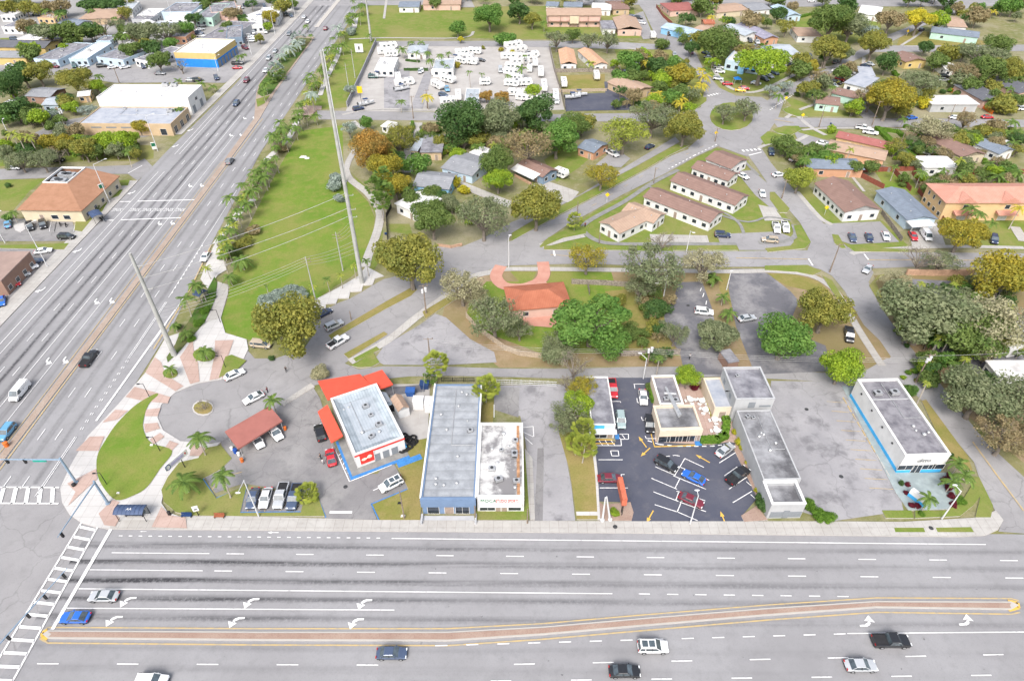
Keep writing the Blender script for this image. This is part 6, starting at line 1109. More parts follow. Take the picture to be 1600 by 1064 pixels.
for a in [(455,507,60,'broad','olive',1,'large olive-gold tree over the diagonal street beside the turning circle'),(640,404,57,'broad','olive',1,'huge round olive-gold tree where the diagonal streets merge'),(838,322,42,'broad','olive',1,'round olive tree in front of the grey-blue house'),(755,335,46,'sparse','oak',1,None),(676,342,36,'broad','mid',1,None),(720,190,41,'dense','dark',1,'very dense dark green tree beside the trailer yard'),(777,188,38,'dense','oak',.9,None),(835,174,34,'dense','dark',.9,None),(870,216,33,'dense','green',1,None),(825,225,38,'sparse','brown',1.1,None),(775,255,30,'dense','mid',1,None),(778,280,26,'broad','lime',.9,None),(580,232,33,'broad','rust',1.2,'tall rust-orange tree at the edge of the park'),(602,262,30,'broad','gold',1,None),(620,215,30,'sparse','olive',1.1,None),(618,288,27,'broad','gold',1,None),(655,258,20,'dense','green',1.1,None),(975,206,40,'sparse','fan',.9,None),(1020,180,39,'sparse','oak',.9,None),(1070,198,32,'broad','olive',1,None),(940,272,28,'sparse','gold',1,None),(910,192,20,'broad','olive',1,None),(900,196,26,'dense','mid',.8,None),
          (925,500,62,'umbrella','green',.75,'wide bright green tree beside the orange-roofed bungalow'),(952,535,34,'dense','green',.8,None),(772,494,48,'sparse','oak',1,None),(812,515,24,'sparse','oak',.9,None),(868,552,26,'dense','oak',.8,None),(1000,450,28,'sparse','oak',.9,None),(740,462,24,'sparse','pale',1,None),(905,632,26,'broad','lime',1.1,None),(880,662,24,'sparse','oak',1,None),(922,618,16,'sparse','gold',1,None),(885,598,16,'bare','pale',1,None),(985,520,20,'bush','mid',.8,None),(965,470,16,'bush','olive',.7,None),(722,445,36,'sparse','pale',1.1,None),(897,572,30,'bare','pale',1.1,'leafless pale grey tree by the alley'),(875,535,30,'sparse','oak',1,None),(1018,415,56,'sparse','oak',.85,'broad thin grey-green tree leaning over the cross street'),(1100,410,38,'sparse','pale',.9,None),(1035,376,24,'bare','pale',1,None),(918,400,30,'sparse','gold',1.1,None),(1026,482,22,'bush','dark',1,None),(1055,520,26,'sparse','oak',1,None),(1122,522,35,'dense','oak',.8,None),(1225,530,48,'dense','green',.85,'dense fresh green tree beside the lot entrance'),(1290,487,45,'broad','olive',.9,'olive-gold tree between worn lot and side street'),(1222,545,26,'bare','pale',.8,None),(1315,573,36,'dense','lime',1,'bright lime-green tree at the corner of the pale lot'),(1075,590,23,'broad','lime',1,None),(912,606,26,'sparse','gold',1.2,None),(893,645,34,'sparse','oak',.9,None),(500,583,16,'bush','pale',1,None),(1450,490,70,'broad','oak',.85,'sprawling grey-green oak at the side street'),(1515,520,60,'broad','mid',.8,None),(1555,505,66,'sparse','pale',.9,None),(1570,430,52,'broad','gold',.9,'broad golden-olive tree at the right edge'),(1530,620,55,'broad','oak',.85,None),(1585,625,60,'sparse','oak',.9,None),(1575,680,50,'sparse','brown',.9,None),(1402,440,26,'sparse','pale',.9,None),(1505,362,37,'umbrella','gold',.9,'orange-gold tree before the townhouse row'),(1440,402,34,'bare','pale',.9,None),(1470,408,30,'sparse','oak',.7,None),(1250,278,26,'broad','fan',1,None),
          (1120,68,32,'dense','mid',1,None),(1192,95,42,'umbrella','lime',.8,'spreading lime-green tree before the church'),(1392,152,36,'broad','gold',1,None),(1362,150,28,'sparse','brown',.9,None),(1437,128,34,'sparse','oak',.9,None),(1443,162,12,'bush','yellow',1.1,'round bright yellow shrub before the white flat-roofed house'),(1295,78,30,'broad','olive',.9,None),(1318,82,18,'dense','oak',.9,None),(1366,68,25,'broad','olive',1,None),(1386,98,19,'dense','dark',1,None),(1300,30,36,'broad','mid',1,None),(1330,40,30,'broad','oak',.9,None),(1355,50,22,'sparse','silver',.9,None),(1325,8,18,'dense','dark',1,None),(1216,22,14,'dense','dark',1,None),(1392,30,24,'umbrella','brown',.9,None),(1437,28,26,'umbrella','yellow',.9,'bright yellow spreading tree by the far street'),(1465,32,18,'broad','lime',1,None),(1540,88,36,'sparse','oak',.8,None),(1482,85,20,'dense','olive',1,None),(1446,74,13,'dense','dark',1,None),(1465,96,16,'dense','mid',1,None),(1560,72,26,'broad','mid',.9,None),(1545,108,30,'broad','mid',.9,None),(1575,108,26,'broad','olive',.9,None),(1505,112,26,'sparse','brown',.9,None),(1508,80,18,'broad','oak',.9,None),(1228,227,22,'dense','mid',.8,None),(1133,175,20,'sparse','oak',1,None),(1168,168,22,'sparse','oak',1,None),(1510,186,17,'sparse','brown',1.2,None),(1455,200,34,'sparse','pale',.8,None),(1568,165,22,'bush','olive',1,None),(1300,203,8,'bush','lime',1.1,None),(1415,160,18,'dense','mid',.9,None),
          (1236,110,9,'broad','olive',1.2,None),(1248,112,10,'broad','gold',1.2,None),(1268,104,14,'broad','gold',1,None),(1228,133,12,'sparse','silver',.9,None),(1206,140,14,'sparse','silver',.9,None),(982,95,24,'broad','green',.9,None),(1027,104,18,'dense','dark',1,None),(1034,125,16,'dense','lime',1,None),(1062,117,24,'broad','gold',.9,None),(870,60,20,'sparse','oak',1,None),(895,55,12,'dense','mid',1,None),(920,62,18,'sparse','oak',1,None),(950,62,20,'sparse','oak',1,None),(832,31,14,'broad','olive',1,None),(812,18,20,'dense','dark',.9,None),(765,24,26,'broad','green',.9,None),(715,44,14,'dense','green',1,None),(790,62,18,'bush','green',.8,None),(1035,70,14,'bush','mid',.8,None),
          (12,132,26,'dense','dark',1,None),(35,115,24,'dense','dark',.9,None),(58,112,25,'broad','olive',.9,None),(115,125,28,'broad','olive',.9,None),(75,50,24,'umbrella','oak',.9,None),(95,48,24,'umbrella','mid',.9,None),(115,52,20,'broad','mid',.9,None),(139,48,17,'dense','dark',1,None),(160,38,17,'bare','pale',1,None),(225,50,26,'broad','oak',.9,None),(258,48,24,'sparse','oak',.9,None),(290,46,15,'dense','green',.9,None),(303,28,15,'umbrella','dark',.9,None),(247,95,18,'broad','mid',1,None),(265,68,13,'dense','green',.9,None),(205,78,16,'broad','mid',1,None),(345,54,9,'dense','green',.9,None),(362,22,15,'broad','brown',.9,None),(282,102,16,'bare','silver',.8,None),(100,223,17,'broad','gold',1,None),(75,222,17,'broad','gold',1,None),(130,232,22,'broad','olive',1,None),(160,222,18,'dense','lime',1,None),(192,222,20,'dense','lime',1,None),(217,198,14,'broad','gold',1,None),(30,250,26,'sparse','oak',.8,None),(65,250,26,'sparse','oak',.8,None),(88,243,18,'bare','pale',.8,None),(106,203,12,'broad','silver',.9,None),(92,197,8,'broad','silver',.9,None),(22,172,24,'dense','dark',.9,None),(8,185,16,'dense','green',.9,None),(50,178,18,'sparse','pale',.8,None),(75,180,16,'sparse','silver',.8,None),(135,172,15,'sparse','silver',.8,None),(112,168,14,'broad','lime',.9,None),(150,135,14,'broad','lime',1,None),(5,228,14,'broad','lime',1,None),(12,12,16,'dense','olive',.9,None),(40,12,15,'dense','olive',.9,None),(60,15,12,'dense','olive',1,None),(175,8,22,'dense','dark',.5,None),(145,8,22,'dense','dark',.5,None),(195,20,12,'broad','olive',1.1,None),(440,10,16,'dense','olive',.9,None),(457,6,10,'dense','mid',.9,None),(423,26,14,'broad','gold',1,None),(419,42,8,'dense','lime',1,None),(405,60,9,'broad','olive',1,None),(380,30,9,'dense','dark',1,None),(550,50,9,'bush','silver',1,None),(548,140,12,'sparse','silver',1,None),(545,200,14,'sparse','silver',1.2,None),(522,290,14,'bush','silver',1,None),(525,280,13,'bush','silver',1,None),(530,310,10,'bush','silver',.9,None),(418,472,17,'bush','silver',.9,None),(437,462,18,'bush','silver',.9,None),(460,457,18,'bush','silver',.9,None),(472,462,12,'bush','silver',.9,None),(632,205,18,'sparse','olive',.9,None),(572,192,11,'dense','green',1.2,None),(720,62,6,'broad','yellow',1,None),(800,82,6,'bush','yellow',1,None),(783,78,5,'bush','gold',1,None),(755,75,4,'bush','olive',1,None),(760,150,12,'broad','rust',.9,None),(785,152,14,'broad','rust',.9,None),(832,142,14,'dense','lime',1,None),(714,102,7,'bush','gold',1,None),(317,632,14,'bare','pale',.9,'small sparse tree in the middle of the turning circle'),
          (1265,790,13,'bush','hedge',.8,None),(1295,808,13,'bush','hedge',.8,None),(1280,805,14,'bush','hedge',.8,None),(1192,788,13,'bush','dark',1.1,None),(1188,778,9,'bush','dark',1.2,None),(1422,610,13,'bush','green',1,None),(960,801,9,'bush','lime',.9,None),(868,470,10,'bush','lime',.9,None),(830,482,9,'bush','green',1.1,None),(1113,437,11,'bush','mid',1,None),(735,345,10,'bush','lime',.9,None),(710,285,12,'bush','yellow',1.1,None),(725,297,11,'bush','yellow',.9,None),(1015,605,8,'bush','mid',1,None),(1085,605,8,'bush','wine',1,None),(1098,605,7,'bush','brown',1,None),(1150,675,7,'bush','yhedge',1,None),(1155,690,8,'bush','yhedge',1.1,None),(1160,700,6,'bush','yhedge',1,None),(1168,723,5,'bush','yhedge',1,None),(1182,766,5,'bush','yhedge',1,None),(1418,757,5,'bush','wine',1,None),(1416,770,5,'bush','wine',1,None),(1424,789,6,'bush','wine',1,None),(1434,790,6,'bush','wine',1,None),(1485,743,7,'bush','wine',1,None),(1476,750,7,'bush','wine',1,None),(1482,762,7,'bush','wine',1,None),(1487,775,7,'bush','wine',1,None),(1490,788,7,'bush','wine',1,None),(1500,782,10,'bush','hedge',.7,None),(1440,803,6,'bush','hedge',.8,None),(1408,755,4,'bush','dark',2.2,None),(1485,713,4,'bush','dark',2.6,None),(12,340,8,'bush','green',1,None),(13,290,5,'bush','dark',1,None),(150,325,7,'bush','mid',.8,None),(395,360,14,'bush','brown',.6,None),(365,395,14,'bush','mid',.7,None),(380,380,16,'bush','olive',.6,None),(440,232,14,'bush','brown',.5,None),(350,400,10,'bush','mid',.8,None),(278,510,7,'bush','green',.8,None),(299,530,8,'bush','hedge',.7,None),(310,505,10,'bush','hedge',.6,None),(330,465,9,'bush','hedge',.6,None),(320,485,10,'bush','hedge',.6,None),(424,560,6,'bush','dark',.8,None)]:
    tree(*a)
# ---- palms
def frond(b, az, el, L, droop, nl=8, wd=.12):
    ca, sa = math.cos(az), math.sin(az); pts = []
    for i in range(nl+1):
        t = i/nl; r = L*(math.cos(el)*t*(1-.12*t)); z = L*(math.sin(el)*t-droop*t*t); pts.append(Vector((ca*r, sa*r, z)))
    side = Vector((-sa, ca, 0))
    for i in range(nl):
        p, q = pts[i], pts[i+1]; t = i/nl
        def wdt(u): return wd*L*(.25+1.1*math.sin(math.pi*(.12+.80*u)))
        for s in (-1, 1):
            a = p+side*s*wdt(t)*.75+(q-p)*.7+Vector((0,0,-.30*wdt(t))); c = q+side*s*wdt(t+1/nl)+(q-p)*.55+Vector((0,0,-.42*wdt(t+1/nl)))
            b.add([p, q, c, a], [(0,1,2,3)])
def palm_crown(kind, seed):
    rng = random.Random(seed); b = MB()
    if kind == 'feather':
        for i in range(15): frond(b, 2.4*i+rng.uniform(-.25,.25), rng.uniform(.0,.3)+.10*(i % 6), rng.uniform(.75,1.08), rng.uniform(.4,.85))
    elif kind == 'slim':
        for i in range(11): frond(b, 2.4*i+rng.uniform(-.2,.2), rng.uniform(.35,.9), rng.uniform(.8,1.05), rng.uniform(.5,.9), 7, .11)
    else:
        for i in range(75):
            d = Vector((rng.gauss(0,1), rng.gauss(0,1), rng.gauss(.25,.8))).normalized(); c = d*rng.uniform(.55,.78); a = d.orthogonal().normalized(); a = Matrix.Rotation(rng.random()*6.28, 3, d) @ a; q = d.cross(a); n = 9
            nr = (d*.5+Vector((0,0,.6))).normalized()
            rim = [c+(d*math.cos(t)+ (nr.cross(d)).normalized()*math.sin(t))*.27*(1 if k % 2 else .62) for k, t in enumerate([(-1.5+3.0*j/(2*n)) for j in range(2*n+1)])]
            b.add([c*.9]+rim, [(0,j+1,j+2) for j in range(2*n)]); b.tube((0,0,-.1), c, .012, .008, 3) if i % 3 == 0 else None
    return b.mesh('crown', [LM['palm']])
PC = {(k, s): palm_crown(k, s) for k in ('feather','slim','fan') for s in (1, 2)}
pt = MB(); pt.path([(0,0,0),(.02,0,.1),(.035,0,.4),(.05,0,.75),(.06,0,1.0)], [.034,.024,.020,.018,.017], 7); PT = pt.mesh('trunk', [M_PBARK])
def palm(px, py, r, h, kind='feather', hue='palm', label=None):
    g = G(px, py, h); r *= 1.12 if r > 17 else 1.35; R_ = r/scale_at(py, h); e = empty('palm_tree', (0,0,0), 0); rot = TR.uniform(0, 6.28)
    off = .06*h; e.location = (g.x-off*math.cos(rot), g.y-off*math.sin(rot), 0); e.rotation_euler = (0,0,rot)
    k = max(1.0, 4.5/h)*1.0
    link('trunk', PT, e, (0,0,0), 0, (h*k if k < 3 else h, h*k if k < 3 else h, h)); 
    c = link('crown', PC[(kind, TR.randint(1,2))], e, (off,0,h), 0, R_); c.material_slots[0].link = 'OBJECT'; c.material_slots[0].material = LM[hue]
    desc = {'feather':'palm tree with feathery fronds','slim':'young slim palm','fan':'fan palm with round crown'}[kind]
    desc = {'palm':'green','ypalm':'yellowing','silver':'silvery','fan':'yellow-green'}[hue]+' '+desc
    return tag(e, label or desc, 'palm tree', 'palms', (px, py), bool(label))
for a in [(310,684,24,5.5,'feather','palm','large green coconut palm at the corner of the carwash lawn'),(286,752,30,3.6,'feather','palm','big spreading palm with a yellow frond on the corner lawn'),(347,742,22,6.5,'feather','palm','slender palm beside the sunken parking corner'),(425,624,14,4.5,'feather','palm','palm behind the red carwash canopy'),(318,548,15,3,'feather','palm','short palm on the larger round planting bed'),(265,576,11,2.6,'feather','palm','short palm on the smaller round planting bed'),(1500,722,18,4.5,'feather','palm',None),(1508,742,22,4.5,'feather','palm',None),(1490,752,20,3.5,'feather','palm',None),(1452,778,15,4.0,'feather','palm','pale palm on the blue-grey terrace'),
          (760,605,21,5.0,'fan','fan',None),(752,612,14,4.0,'fan','fan',None),(681,568,17,6,'fan','fan',None),(672,590,10,2,'fan','palm',None),(912,670,16,6,'fan','fan',None),(900,690,14,4,'fan','fan',None),(914,697,17,5,'fan','fan',None),(480,770,15,2.0,'fan','fan','round palmetto bush beside the dark slate pickup'),(898,345,11,3.5,'fan','gold' if False else 'fan',None),(1115,433,13,3,'feather','palm',None),(1130,463,11,3,'feather','palm',None),(1140,488,14,3,'feather','palm',None),
          (585,292,14,8,'fan','palm',None),(600,300,14,8,'fan','palm',None),(598,275,13,9,'fan','palm',None),(595,315,13,7,'fan','palm',None),
          (304,444,13,6,'feather','palm',None),(290,466,14,6,'feather','palm',None),(322,418,8,4,'feather','fan',None),(273,508,9,2,'feather','palm',None),(290,520,12,2,'feather','palm',None),(313,447,9,5,'feather','palm',None),(358,432,13,3,'feather','palm',None),(376,405,17,3.5,'feather','palm',None),
          (348,372,10,5,'feather','palm',None),(360,360,12,5,'feather','palm',None),(352,378,9,4,'feather','palm',None),(362,340,12,5,'feather','palm',None),(385,318,13,5.5,'feather','palm',None),(358,308,12,5,'feather','palm',None),(392,298,14,6,'feather','palm',None),(378,288,11,5,'feather','palm',None),(412,276,13,5,'feather','palm',None),(398,268,12,5,'feather','palm',None),(415,256,13,6,'feather','palm',None),(425,210,12,5,'feather','palm',None),(440,200,13,6,'feather','palm',None),(437,190,10,5,'feather','palm',None),(446,218,11,5,'feather','palm',None),(461,200,12,5,'feather','palm',None),(465,174,11,7,'feather','palm',None),(493,180,9,4,'feather','palm',None),(478,182,8,4,'feather','palm',None),(486,146,12,7,'feather','silver',None),(480,124,9,5,'feather','palm',None),(485,116,9,5,'feather','palm',None),(506,105,9,5,'feather','palm',None),(510,118,8,5,'feather','palm',None),(534,70,10,5,'feather','palm',None),(527,42,10,6,'feather','silver',None),(546,32,8,5,'feather','palm',None),(548,22,8,5,'feather','palm',None),(562,22,9,6,'feather','palm',None),(566,8,9,6,'feather','palm',None),(512,75,8,5,'feather','palm',None),(506,82,8,5,'feather','palm',None),
          (410,142,9,5,'feather','palm',None),(415,130,11,5,'feather','palm',None),(430,108,11,4,'fan','silver',None),(437,86,11,4,'feather','silver',None),(450,74,13,5,'feather','silver',None),(463,66,12,5,'feather','silver',None),(466,60,10,4,'fan','silver',None),(478,40,6,4,'feather','palm',None),(485,55,5,3,'feather','palm',None),(425,122,8,2.5,'fan','palm',None),(440,118,7,2.5,'fan','palm',None),
          (416,446,5,4,'slim','palm',None),(510,436,9,4.5,'slim','palm',None),(532,430,8,4.5,'slim','fan',None),(553,415,8,4.5,'slim','fan',None),(572,408,10,5,'slim','palm',None),(489,448,9,4.5,'slim','fan',None),
          (628,76,9,5,'feather','palm',None),(642,66,7,5,'feather','palm',None),(658,66,7,5,'feather','palm',None),(650,82,7,5,'feather','palm',None),(668,82,7,5,'feather','palm',None),(672,94,8,5,'feather','palm',None),(688,86,7,5,'feather','palm',None),(701,83,6,5,'feather','palm',None),(691,97,5,5,'feather','palm',None),(698,103,5,5,'feather','palm',None),(626,158,9,5,'feather','palm',None),(667,150,11,6,'feather','ypalm','orange-yellow palm in the trailer yard'),(733,113,7,7,'slim','palm',None),(753,116,6,5,'slim','palm',None),(815,106,10,5,'feather','palm',None),(820,87,5,5,'feather','palm',None),(794,118,6,4,'feather','palm',None),(850,35,7,5,'feather','palm',None),(577,55,6,4,'feather','palm',None),
          (1008,90,11,5,'feather','ypalm',None),(1012,97,10,5,'feather','ypalm',None),(1033,146,13,5,'feather','ypalm',None),(1047,150,14,5,'feather','ypalm',None),(1063,153,14,5,'feather','ypalm',None),(1083,138,13,5,'feather','ypalm',None),(1096,132,12,5,'feather','ypalm',None),(1100,118,12,5,'feather','ypalm',None),(1095,108,9,5,'feather','ypalm',None),(1104,108,8,5,'feather','palm',None),(1020,147,8,4,'feather','ypalm',None),(1064,162,10,4,'feather','ypalm',None),(922,98,9,4,'feather','fan',None),(1062,45,9,5,'feather','palm',None),(1110,18,9,6,'feather','palm',None),(1112,26,8,5,'feather','ypalm',None),(1118,8,7,6,'feather','palm',None),(1224,18,8,6,'feather','ypalm',None),(1317,46,9,4,'feather','ypalm',None),(1552,18,8,4,'feather','ypalm',None),
          (1555,195,13,4,'feather','palm',None),(1582,190,13,4,'feather','palm',None),(1590,205,14,4,'feather','palm',None),(1570,207,12,4,'feather','palm',None),(1546,208,11,4,'feather','ypalm',None),(1585,222,11,4,'feather','palm',None),(1412,186,8,5,'feather','palm',None),(1578,138,8,5,'feather','palm',None),(1550,158,11,4,'feather','palm',None),(1440,268,12,6,'feather','palm',None),(1510,270,12,5,'feather','palm',None),(1560,275,13,5,'feather','palm',None),(1590,268,13,5,'feather','palm',None),(1475,266,9,5,'feather','palm',None),(1520,325,13,6,'feather','palm',None),(1530,333,14,6,'feather','palm',None),(1550,348,10,5,'feather','palm',None),(1594,325,11,7,'feather','ypalm',None),(1548,255,10,5,'feather','palm',None),
          (18,208,10,9,'feather','fan',None),(28,212,10,9,'feather','fan',None),(45,213,10,9,'feather','fan',None),(18,332,9,3.5,'feather','palm',None),(140,16,8,5,'feather','palm',None),(72,16,9,5,'feather','palm',None),(322,80,7,5,'feather','palm',None),(373,88,7,4,'feather','palm',None),(380,86,7,4,'feather','palm',None),(278,126,8,5,'feather','palm',None),(313,130,9,4,'feather','palm',None),(332,135,8,3,'feather','palm',None),(290,152,9,5,'feather','palm',None),(279,170,9,5,'feather','palm',None),(178,28,6,5,'feather','palm',None),(382,30,7,5,'feather','palm',None),(165,140,9,5,'feather','palm',None),(153,118,8,5,'feather','palm',None)]:
    palm(*a)
# filler trees of the neighbourhood
NTREE[0] = sum(1 for o in bpy.data.objects if o.get('category') == 'tree')
print('TREES', NTREE[0])
FR = random.Random(11)
FILL = [((600,195),(700,240)),((690,215),(800,250)),((640,300),(720,330)),((1210,150),(1340,90)),((1320,180),(1420,100)),((1420,160),(1600,100)),((1380,260),(1600,190)),((1480,30),(1600,5)),((1060,60),(1240,8)),((0,110),(120,10)),((120,100),(260,20)),((0,180),(110,150)),((0,205),(215,245)),((110,165),(20,200)),((1060,60),(1200,100)),((720,230),(880,180)),((1220,230),(1420,265)),((590,300),(640,200)),((1400,300),(1600,262)),((1050,440),(1000,560)),((400,60),(300,0)),((590,60),(860,5)),((960,170),(1080,85)),((1400,600),(1600,440))]
def blocked(px, py):
    return any(o.get('category') in ('house','building','church','shop','warehouse','garage','restaurant','townhouses','apartments') and abs(q[0]-px) < 24 and -8 < py-q[1] < 14 for o, d, q, f in LABELLED if q)
NOTREE = [[(540,60),(870,60),(890,178),(530,178)],[(1130,118),(1220,90),(1240,140),(1130,150)],[(575,10),(1000,10),(1000,62),(575,62)],[(850,385),(1260,385),(1190,240),(1110,230)],[(985,-30),(1125,140),(1102,138)],[(1196,160),(1480,10),(1420,60),(1230,150)],[(1200,182),(1640,182),(1640,204),(1200,204)],[(0,95),(400,95),(400,132),(0,132)]]
for (xa,ya),(xb,yb) in FILL:
    n = int(abs(xa-xb)*abs(ya-yb)/215)+8
    for _ in range(n):
        x, y = FR.uniform(min(xa,xb),max(xa,xb)), FR.uniform(min(ya,yb),max(ya,yb))
        if blocked(x, y) or any(in_poly(x, y+6, P) for P in NOTREE): continue
        if FR.random() < .3: (tree if FR.random() < .35 else mass_tree)(x, y, FR.uniform(4,7), 'bush', FR.choice(['hedge','mid','olive','dark','lime']))
        elif FR.random() < .10: palm(x, y, FR.uniform(6,10), FR.uniform(4,8), 'feather', FR.choice(['palm','palm','fan']))
        else:
            near = y > 210 and NTREE[0] < 300; NTREE[0] += near
            (tree if near else mass_tree)(x, y, FR.uniform(8,17), FR.choice(['dense','broad','sparse']), FR.choice(['dark','mid','mid','olive','oak','green','lime','brown']))
# belt beyond the top edge of the picture
for i in range(60):
    x = FR.uniform(-60,1660); y = FR.uniform(-26,4)
    if 440 < x < 600 or 1000 < x < 1045: continue
    mass_tree(x, y, FR.uniform(9,16), FR.choice(['dense','broad','sparse']), FR.choice(['dark','mid','oak','olive']))
AV = smooth_open([(346,395),(365,345),(392,300),(418,258),(445,212),(470,170),(490,140),(510,105),(530,65),(550,30),(565,0)], 8)
for i, (x, y) in enumerate(AV[::2]):
    for _ in range(2): palm(x+FR.uniform(-12,6), y+FR.uniform(-6,6), FR.uniform(8,11)*(.55+.45*y/400), FR.uniform(3.5,6), 'feather', FR.choice(['palm','palm','fan']))
    if i % 3 == 1: tree(x-4+FR.uniform(-6,6), y+6, FR.uniform(4,7)*(.5+.5*y/400), 'bush', FR.choice(['mid','olive','brown','hedge']), .7)
mb = MB(); mats = []
for k, q in MASS.items():
    o = len(mb.v); n = len(mats); mats += [LM[k]]; mb.v += q.v; mb.f += [tuple(i+o for i in f) for f in q.f]; mb.m += [(n if m == 0 else 99) for m in q.m]
mats.append(M_BARK); mb.m = [len(mats)-1 if m == 99 else m for m in mb.m]
bt = stuff(link('background_trees', mb.mesh('background_trees', mats))); bt['label'] = 'mass of small mixed green trees among the far houses'; bt['category'] = 'trees'
# ---- hedges
def hedge(P, wd, h, hue='hedge', label='clipped green hedge'):
    Wp = [G(*p) for p in P]; c = sum(Wp, Vector())/len(Wp); e = empty('hedge', (c.x,c.y,0)); b = MB(); rng = random.Random(int(P[0][0])); core = MB()
    for i in range(len(Wp)-1):
        p, q = Wp[i]-c, Wp[i+1]-c; d = q-p; L = d.length; d.normalize(); n = Vector((-d.y,d.x,0)); p = p-d*wd*.25; q = q+d*wd*.25
        core.prism([tuple((v)[:2]) for v in (p-n*wd*.42, q-n*wd*.42, q+n*wd*.42, p+n*wd*.42)], 0, h*.9)
        for _ in range(int(L*(wd+2*h)*9)):
            t = rng.random(); u = rng.uniform(-1,1); k = rng.random()
            pos = p.lerp(q, t)+(n*wd/2*u+Vector((0,0,h*rng.uniform(.9,1.02))) if k < .55 else n*wd/2*(1 if u > 0 else -1)*rng.uniform(.88,1.05)+Vector((0,0,h*rng.random())))
            nr = Vector((rng.gauss(0,.5), rng.gauss(0,.5), 1 if k < .55 else .4)).normalized(); a = nr.orthogonal().normalized(); a = Matrix.Rotation(rng.random()*6.28, 3, nr) @ a; qv = nr.cross(a); s = rng.uniform(.12,.24)
            b.add([pos-a*s, pos-qv*s*.7, pos+a*s, pos+qv*s*.7], [(0,1,2,3)])
    link('foliage', b.mesh('foliage', [LM[hue]]), e); link('hedge_core', core.mesh('hedge_core', [LM[hue]]), e)
    return tag(e, label, 'hedge', 'hedges', P[len(P)//2], False)
for P, wd, h, hue in [([(1096,690),(1120,690),(1132,684),(1134,660),(1129,650)],1.6,1.3,'hedge'),([(1019,607),(1023,628)],2.0,1.4,'hedge'),([(1104,627),(1113,652)],.9,1.0,'yhedge'),([(1372,204),(1402,208),(1410,215)],1.6,1.3,'hedge'),([(1370,203),(1398,230),(1425,247)],2.2,1.4,'hedge'),([(1414,200),(1432,208)],2,1.4,'hedge'),([(1440,214),(1485,242)],3.5,1.6,'hedge'),([(642,225),(645,195)],1.2,1.6,'hedge'),([(632,111),(668,111)],1.0,1.2,'dark'),([(635,96),(655,98)],1.2,1.0,'dark'),([(1250,28),(1275,22)],2,1.2,'hedge'),([(1245,238),(1275,236)],1.5,1.2,'lime'),([(740,255),(700,330)],.1,.1,'mid')][:-1]: hedge(P, wd, h, hue)
for P in ([(1019,607),(1023,628)],): pass
# ================================================================== street furniture
M_STEEL = mat('blue_grey_steel', (0.24,0.33,0.43), rough=.45, var=.06, metal=.2); M_PCONC = mat('pole_concrete', (0.38,0.385,0.37), rough=.9, var=.1, scale=.6); M_WOODP = mat('weathered_wood', (0.24,0.19,0.15), rough=.95, var=.2, scale=1.5); M_BLACK = mat('black_paint', (0.02,0.02,0.022), rough=.5); M_ALU = mat('pale_aluminium', (0.58,0.59,0.60), rough=.4, var=.05); M_TEAL = mat('teal_sign', (0.01,0.30,0.24), rough=.5); M_YSIGN = mat('yellow_sign', (0.75,0.50,0.02), rough=.5); M_WIRE = mat('wire_metal', (0.42,0.42,0.41), rough=.5); M_BLUEROOF = mat('dark_blue_sheet', (0.06,0.09,0.17), rough=.5, var=.1, scale=1.5); M_PLASTW = mat('white_plastic', (0.68,0.68,0.67), rough=.5, var=.03); M_NAVY = mat('navy_plastic', (0.02,0.05,0.14), rough=.5); M_ORANGE = mat('orange_plastic', (0.65,0.16,0.03), rough=.6); M_TWALL = mat('tan_wall', (0.45,0.29,0.20), rough=.9, var=.1); M_FWOOD = mat('grey_fence_wood', (0.27,0.235,0.20), rough=.95, var=.25, scale=2.5); M_FBROWN = mat('red_brown_fence', (0.24,0.075,0.05), rough=.9, var=.12, scale=1.5); M_FTAN = mat('tan_fence_wood', (0.40,0.33,0.25), rough=.9, var=.15, scale=2.5); M_GWALL = mat('long_grey_wall', (0.30,0.30,0.32), rough=.9, var=.1, scale=.5); M_STONE = mat('white_stone', (0.60,0.59,0.57))
def hz(base, tp):
    """height of a vertical pole from the photograph rows of its foot and its top"""
    g = G(*base); lo, hi = 0.5, 60.0
    for _ in range(40):
        m = (lo+hi)/2
        if proj((g.x, g.y, m))[1] > tp[1]: lo = m
        else: hi = m
    return (lo+hi)/2
def at3(base, py):        # point on a pole above base seen at photograph row py
    g = G(*base); return Vector((g.x, g.y, hz(base, (0, py))))
# --- traffic signal masts
SIG = MB(); SIG.box(-.18,.18,-.16,.16,-.55,.55,0); [SIG.tube((0,-.17,z),(0,-.30,z),.13,.13,8,1) for z in (-.35,0,.35)]; SIGM = SIG.mesh('signal_head', [M_BLACK, M_DARKM])
def mast(label, base, top, arm_px, heads, sign=None, basepos=None, zh=None):
    g = basepos or G(*base); h = zh or hz(base, top); e = empty('traffic_signal_mast', (g.x, g.y, 0)); m = MB(); m.tube((0,0,.2),(0,0,h),.26,.19,10); m.tube((0,0,.2),(0,0,.5),.42,.42,8); m.ball((0,0,h+.05),.22,.22,.15,8); link('pole', m.mesh('pole', [M_STEEL]), e)
    t = G(*arm_px, h-.2); d = t-Vector((g.x, g.y, h-.2)); m = MB(); m.tube((0,0,h-.35),(d.x,d.y,h-.1),.15,.07,8); link('arm', m.mesh('arm', [M_STEEL]), e)
    an = math.atan2(d.y, d.x)
    for f_ in heads: link('signal_head', SIGM, e, (d.x*f_, d.y*f_, h-.75), an)
    if sign: m = MB(); m.box(-1.25,1.25,-.05,.05,-.75,-.15); link('street_sign', m.mesh('street_sign', [M_TEAL]), e, (d.x*sign, d.y*sign, h-.2), an)
    return tag(e, label, 'traffic signal', 'traffic signal masts', top, True)
mast('steel-blue signal mast with a green street sign, arm over the avenue', (120,755), (91,716), (-70,718), (.35,.52,.75,.92), .21)
